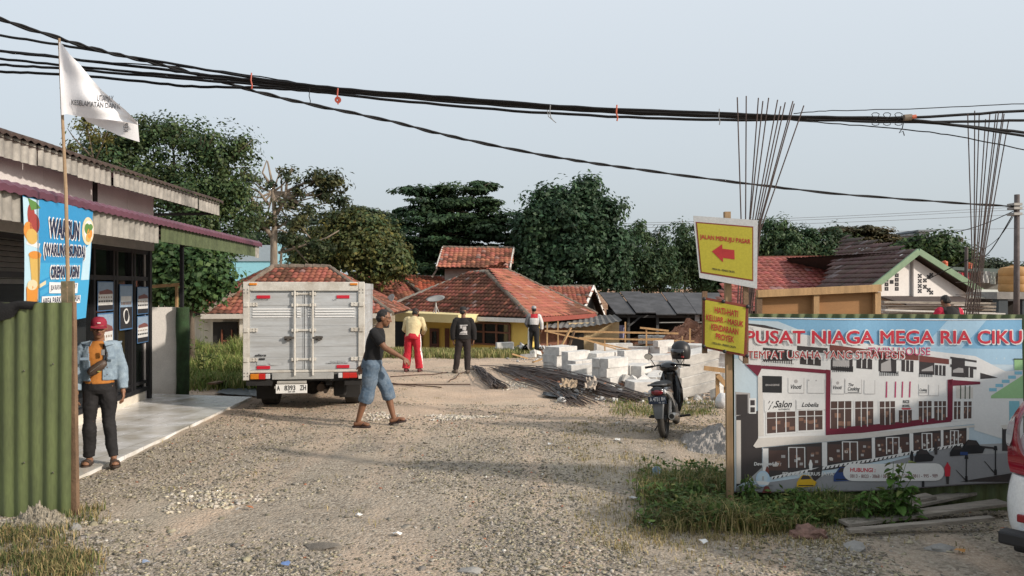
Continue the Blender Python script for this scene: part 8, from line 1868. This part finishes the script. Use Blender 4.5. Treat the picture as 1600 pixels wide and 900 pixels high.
rebar('fan of thin reinforcing bars rising beside the vent gable at the right', 12.2, [(1504, 400, 1519, 1512, 178), (1507, 400, 1522, 1523, 173), (1508, 400, 1523, 1530, 180), (1511, 400, 1526, 1540, 186), (1513, 400, 1528, 1547, 175), (1516, 400, 1531, 1556, 178), (1518, 400, 1532, 1560, 176), (1521, 400, 1534, 1567, 176), (1524, 400, 1536, 1569, 178), (1527, 400, 1538, 1576, 188)])
m = MB(); m.bar(P(1518, 497, 12.0), P(1531, 300, 12.0), .03, .03, (0, 1, 0)); 
# ------------------------------------------------------------------ right background shacks
sk = thing('shack', 'cluttered shack with rust roofs and hung washing at the far right', 'shack', P(1530, 500, 30))
mb = MB(); mb.loft([[P(x, y, Y) + Vector((0, 0, e)) for x, y, Y in ((1470, 422, 34), (1600, 432, 33), (1605, 424, 38), (1470, 418, 38))] for e in (0, .06)]); mb.build('roof', M('dark_green_roof', (.06, .075, .05), .8, var=.4), sk)
mb = MB(); mb.box((P(1475, 0, 37).x, 37, -1.2), (P(1640, 0, 37).x, 37.15, P(0, 424, 37).z)); mb.build('wall', M('grey_board_wall', (.30, .31, .29), .9, var=.5, vs=1.2), sk)
mb = MB(); mb.loft([[P(x, y, Y) + Vector((0, 0, e)) for x, y, Y in ((1512, 466, 24), (1568, 468, 24), (1568, 455, 28), (1524, 454, 28))] for e in (0, .05)]); mb.build('sheet_roof', M('cream_ribbed_sheet', (.56, .54, .46), .8, var=.3, vs=3, stretch=(8, 1, 1)), sk)
mb = MB(); mb.box((P(1515, 0, 26).x, 26, -.8), (P(1600, 0, 26).x, 26.1, P(0, 467, 26).z)); mb.build('lower_wall', M('dark_board_wall', (.09, .09, .09), .9, var=.5), sk)
mb = MB()
for px in (1477, 1530, 1575): mb.bar((P(px, 0, 33.5).x, 33.5, -1), P(px, 424, 33.5), .1, .1, (0, 1, 0))
mb.build('post', WOODB, sk)
for k, (x0, x1, y0, y1, c_, lb_) in enumerate(((1482, 1492, 425, 437, (.06, .14, .28), 'blue cloth'), (1492, 1501, 425, 438, (.42, .22, .25), 'pink patterned cloth'), (1501, 1516, 426, 439, (.42, .05, .06), 'red cloth'), (1532, 1546, 424, 442, (.42, .42, .40), 'pale grey cloth'), (1547, 1556, 425, 444, (.40, .42, .38), 'pale green cloth'))):
    a, b = P(x0, y1, 33), P(x1, y0, 33); m = MB(); rows = [[m.vert((a.x + (b.x - a.x) * i / 8, 33 + .04 * math.sin(i * 1.7 + j), a.z + (b.z - a.z) * j / 4)) for j in range(5)] for i in range(9)]
    for r0, r1 in zip(rows, rows[1:]):
        for j in range(4): m.face((r0[j], r1[j], r1[j + 1], r0[j + 1]))
    tag(m.build('washing', M('washing_%d' % k, c_, .9)), lb_ + ' hanging under the shack roof at the right', 'washing')
def tank(label, px, py0, py1, wpx, Y, mat, group=None):
    b, tp = P(px, py1, Y), P(px, py0, Y); r = wpx / 2 / F_PX * Y; h = tp.z - b.z; t = thing('water_tank', label, 'water tank', b)
    m = MB(); m.lathe([(.001, 0), (r * .96, 0), (r, h * .05), (r, h * .25), (r * .97, h * .28), (r, h * .31), (r, h * .55), (r * .97, h * .58), (r, h * .61), (r, h * .8), (r * .85, h * .9), (r * .35, h * .95), (.001, h * .95)], 28); m.build('tank', mat, t, local=True, angle=40)
    m = MB(); m.lathe([(.001, h * 1.0), (r * .28, h * 1.0), (r * .3, h * .94)], 16); m.build('lid', mat, t, local=True)
tank('faded orange plastic water tank on the dark concrete stand at the right edge', 1585, 414, 456, 44, 24, M('faded_orange_plastic', (.48, .26, .09), .6, var=.25, vs=2))
tank('small bright orange tank on the shack roof, left one', 1476, 407, 421, 9, 36, M('bright_orange_plastic', (.55, .10, .03), .5)); tank('small bright orange tank on the shack roof, nearer the rebar', 1514, 410, 420, 9, 36, M('bright_orange_plastic', (.55, .10, .03), .5))
ts = thing('tank_stand', 'dark concrete stand under the faded orange water tank', 'stand', P(1585, 500, 24))
m = MB(); q0, q1 = P(1558, 456, 23.4), P(1640, 456, 23.4); m.box((q0.x, 23.4, q0.z - .22), (q1.x, 25, q0.z - .01)); m.build('slab', CONC, ts)
for px in (1566, 1603): q = P(px, 480, 23.5); m = MB(); m.box((q.x - .14, 23.45, -.6), (q.x + .14, 23.75, q0.z - .22)); m.build('leg', M('dark_blue_grey_post', (.06, .075, .085), .8), ts)
m = MB(); m.box((q0.x + .1, 24.6, -.6), (q1.x, 24.7, q0.z - .3)); m.build('back_wall', DARK, ts)
tw = thing('far_tower', 'pale grey multi storey house far behind the trees on the right', 'building', P(1440, 470, 110))
m = MB(); a, b = P(1437, 378, 110), P(1452, 362, 110); m.box((a.x, 110, -2), (b.x, 116, b.z)); m.build('wall', M('far_grey_wall', (.36, .40, .42), .9), tw)
m = MB(); a2, b2 = P(1425, 378, 110), P(1437, 368, 110); m.box((a2.x, 110.5, -2), (a.x, 116, b2.z)); m.build('annex_wall', M('far_grey_wall2', (.28, .33, .36), .9), tw)
m = MB(); m.box((a.x - .4, 109.6, b.z), (b.x + .6, 116, b.z + .25)); m.box((a2.x - .4, 110.1, b2.z), (a.x - .41, 116, b2.z + .25)); m.build('roof', M('far_roof', (.22, .25, .27), .9), tw)
m = MB()
for k in range(3): m.box((a.x + .2 + k * .45, 109.95, b.z - 1.1), (a.x + .45 + k * .45, 110.0, b.z - .4))
m.build('window', GLASSB, tw)
# ------------------------------------------------------------------ poles and cables
up_ = thing('utility_pole', 'thin dark utility pole at the right edge beside the water tank', 'pole', (P(1588, 500, 22).x, 22, G(14.4, 22)))
m = MB(); m.tube([(P(1588, 500, 22).x, 22, -.3), P(1589, 304, 22)], [.085, .07], 10); m.build('pole', M('dark_pole', (.12, .10, .095), .8, var=.4), up_, smooth=True)
m = MB()
for py in (318, 324, 333): m.box(tuple(P(1584, py + 3, 21.9)[i] + (0, -.02, 0)[i] for i in range(3)), tuple(P(1597, py - 1, 21.9)[i] + (0, .3, 0)[i] for i in range(3)))
m.build('bracket', STEEL, up_)
p2 = thing('utility_pole', 'far thin pole with a transformer knob beyond the green trees', 'pole', (P(1499, 430, 60).x, 60, -1)); m = MB(); m.tube([(P(1499, 430, 60).x, 60, -2), P(1499, 372, 60)], .09, 8); m.box(tuple(P(1497, 378, 59.9)), tuple(P(1502, 372, 60.2))); m.build('pole', M('dark_pole', (.12, .10, .095)), p2)
p3_ = thing('utility_pole', 'dark post carrying wires beside the two orange roof tanks', 'pole', (P(1509, 430, 32).x, 32, -1)); m = MB(); m.tube([(P(1509, 430, 32).x, 32, -1), P(1510, 386, 32)], .07, 8); m.build('pole', M('dark_pole', (.12, .10, .095)), p3_)
CAB = M('black_cable', (.010, .010, .011), .7, spec=.2)
def smooth_path(pts, n=6):
    P_ = [pts[0]] + list(pts) + [pts[-1]]; out = []
    for i in range(1, len(P_) - 2):
        p0, p1, p2, p3 = P_[i - 1], P_[i], P_[i + 1], P_[i + 2]
        for k in range(n): t = k / n; out.append(tuple(.5 * (2 * b + (c - a) * t + (2 * a - 5 * b + 4 * c - d) * t * t + (3 * b - a - 3 * c + d) * t ** 3) for a, b, c, d in zip(p0, p1, p2, p3)))
    out.append(tuple(pts[-1])); return out
def cable(label, pts, Y0, Y1, r, twist=0, name='overhead_cable', mat=None, wob=0.006, cat='cable', group=None, seed=0):
    pts = smooth_path(pts, 8); x0, x1 = pts[0][0], pts[-1][0]; m = MB(); rg = random.Random(seed)
    w3_ = [P(x, y, Y0 + (Y1 - Y0) * (x - x0) / (x1 - x0)) + Vector((0, rg.uniform(-wob, wob), rg.uniform(-wob, wob))) for x, y in pts]
    if not twist: m.tube(w3_, r, 6)
    else:
        fine_ = []
        for a, b in zip(w3_, w3_[1:]):
            for k in range(4): fine_.append(a.lerp(b, k / 4))
        for s in range(2): m.tube([p + Vector((0, math.cos(i * .23 + s * 3.14 + .8 * math.sin(i * .05)), math.sin(i * .23 + s * 3.14 + .8 * math.sin(i * .05)))) * r * .7 for i, p in enumerate(fine_)], r * .8, 5)
    return tag(m.build(name, mat or CAB, smooth=True), label, cat, group)
cable('thick twisted overhead cable sagging lowest across the sky to the right pole', [(-60, 8), (0, 30), (93, 60), (160, 80), (240, 98), (330, 122), (400, 143), (480, 162), (600, 187), (700, 212), (800, 233), (900, 251), (1000, 265), (1150, 285), (1300, 302), (1450, 314), (1588, 323)], 10, 22, .024, 1)
cable('second overhead cable from the top left joining the bundle', [(-60, 42), (0, 55), (93, 70), (240, 95), (400, 122), (530, 138), (700, 152), (900, 167), (1130, 177), (1250, 182), (1420, 187), (1600, 212), (1680, 228)], 12, 12, .020, seed=2)
cable('overhead cable above the flag, third from the top at the left', [(-60, 75), (0, 80), (93, 90), (240, 107), (330, 118), (480, 134), (700, 154), (1000, 175), (1250, 183), (1420, 189), (1600, 207), (1680, 220)], 12.1, 12.1, .022, seed=3)
cable('overhead cable just under the third one at the left', [(-60, 88), (0, 92), (120, 104), (240, 115), (400, 128), (540, 143), (800, 163), (1000, 177), (1130, 181), (1260, 184)], 12.2, 12.2, .020, seed=4)
cable('overhead cable passing behind the middle of the flag', [(-60, 96), (0, 101), (93, 107), (240, 119), (400, 132), (540, 145), (760, 163), (1000, 178), (1240, 186), (1420, 191), (1610, 188)], 12.3, 12.3, .021, seed=5)
cable('lowest flag high overhead cable at the left', [(-60, 108), (0, 112), (93, 116), (200, 125), (300, 135), (400, 137), (480, 142), (640, 159), (860, 177), (1100, 187), (1300, 185), (1410, 184), (1600, 173), (1680, 168)], 12.4, 12.4, .022, seed=6)
cable('fine overhead wire leaving the bundle upward at the right', [(1240, 177), (1300, 173), (1420, 170), (1600, 162), (1680, 158)], 12, 12, .007, seed=7)
cable('thin overhead wire leaving the bundle downward at the right', [(1230, 187), (1300, 193), (1420, 203), (1500, 214), (1600, 234), (1680, 252)], 12.2, 12.2, .009, seed=8)
cable('loose thin wire strung just above the second cable at the left', [(-40, 76), (60, 84), (140, 95), (300, 106), (420, 122), (520, 139)], 12.5, 12.5, .010, seed=9)
# ties, dangling ends and joint on the bundle
jb = thing('cable_joint', 'orange capped cable joint wrapped with wire on the overhead bundle at the right', 'cable joint', P(1418, 184, 12))
m = MB(); m.tube([P(1412, 184, 11.97), P(1424, 183, 11.97)], .05, 10); m.build('sleeve', M('dusty_sleeve', (.20, .16, .12), .8), jb); m = MB(); m.tube([P(1424, 183, 11.95), P(1431, 182, 11.95)], .032, 10); m.build('cap', M('orange_cap', (.5, .12, .06), .6), jb)
for k, px in enumerate((1368, 1386, 1404)): m = MB(); m.tube([P(px + 6 * math.sin(a * 2), 186 + 10 * math.cos(a), 11.93 + .06 * math.sin(a)) for a in np.linspace(0, 6.2, 14)], .006, 5); m.build('wire_wrap', CAB, jb)
m = MB(); m.tube([P(1412, 190, 11.95), P(1410, 200, 11.95), P(1405, 208, 11.95), P(1411, 205, 11.95), P(1413, 212, 11.95)], .008, 5); m.build('loose_end', CAB, jb)
for px, py, lb_, mt in ((528, 150, 'red hook tied to the overhead bundle', M('red_hook', (.4, .06, .03), .5)), (484, 150, 'short wire end hanging from the left of the overhead bundle', CAB), (860, 176, 'frayed wire tail hanging from the middle of the overhead bundle', M('pale_wire', (.25, .25, .25), .6)), (964, 176, 'small orange clip on the overhead bundle', M('orange_cap', (.5, .12, .06))), (1124, 182, 'grey band around the overhead bundle', M('pale_wire', (.25, .25, .25))), (393, 126, 'tiny red clip on the upper left cable', M('red_hook', (.4, .06, .03)))):
    m = MB(); m.tube([P(px, py - 12, 11.95), P(px - 1, py, 11.93), P(px + 1, py + 8, 11.93), P(px + (5 if px == 860 else 0), py + 13, 11.93)], .012 if px in (528, 964, 393) else .007, 6)
    if px == 528: m.lathe([(.02, -.012), (.05, -.012), (.05, .012), (.02, .012)], 16, Matrix.Translation(P(528, 156, 11.93)) @ Matrix.Rotation(R(90), 4, 'X'), closed=True)
    if px == 860: m.tube([P(855, 172, 11.9), P(857, 182, 11.9), P(869, 192, 11.9)], .006, 5)
    tag(m.build('cable_tie', mt), lb_, 'cable tie')
FW = M('far_wire', (.16, .17, .18), .7)
for k, (a, b, lb_) in enumerate((((950, 350), (1620, 322), 'faint high power line, uppermost beyond the trees'), ((950, 353), (1620, 326), 'faint high power line, second beyond the trees'), ((950, 357), (1620, 334), 'faint high power line, third beyond the trees'), ((960, 365), (1620, 356), 'faint high power line, lowest beyond the trees'))): cable(lb_, [a, ((a[0] + b[0]) / 2, (a[1] + b[1]) / 2 + 3), b], 110, 110, .028, name='power_line', mat=FW, wob=0)
for k, (pts, r, lb_) in enumerate((([(1588, 326), (1545, 395), (1515, 405), (1450, 436)], .016, 'service wire sloping from the right pole toward the green gable'), ([(1588, 328), (1520, 356), (1420, 378), (1395, 384)], .012, 'service wire running left from the right pole to the far tower'), ([(1588, 330), (1560, 372), (1520, 400)], .010, 'short service wire below the right pole top'), ([(1530, 398), (1565, 408), (1605, 418)], .012, 'wire from the rebar to the water tank'))): cable(lb_, pts, 22 if k != 3 else 26, 28 if k != 3 else 24, r, name='service_wire', wob=0)
# ragged cloth-like lavender shirt in the shed
q = P(972, 528, 43); m = MB(); rows = [[m.vert((P(966 + 11 * i / 6 + (1.5 * (i - 3) * (j - 4) / 8), 0, 42.8).x, 42.8 + .08 * math.cos(i * 1.1), P(0, 530 - 22 * j / 6, 42.8).z)) for j in range(7)] for i in range(7)]
for r0, r1 in zip(rows, rows[1:]):
    for j in range(6): m.face((r0[j], r1[j], r1[j + 1], r0[j + 1]))
tag(m.build('hanging_shirt', M('lavender_cloth', (.34, .33, .48), .9)), 'lavender shirt hanging at the left end of the black shed', 'shirt')
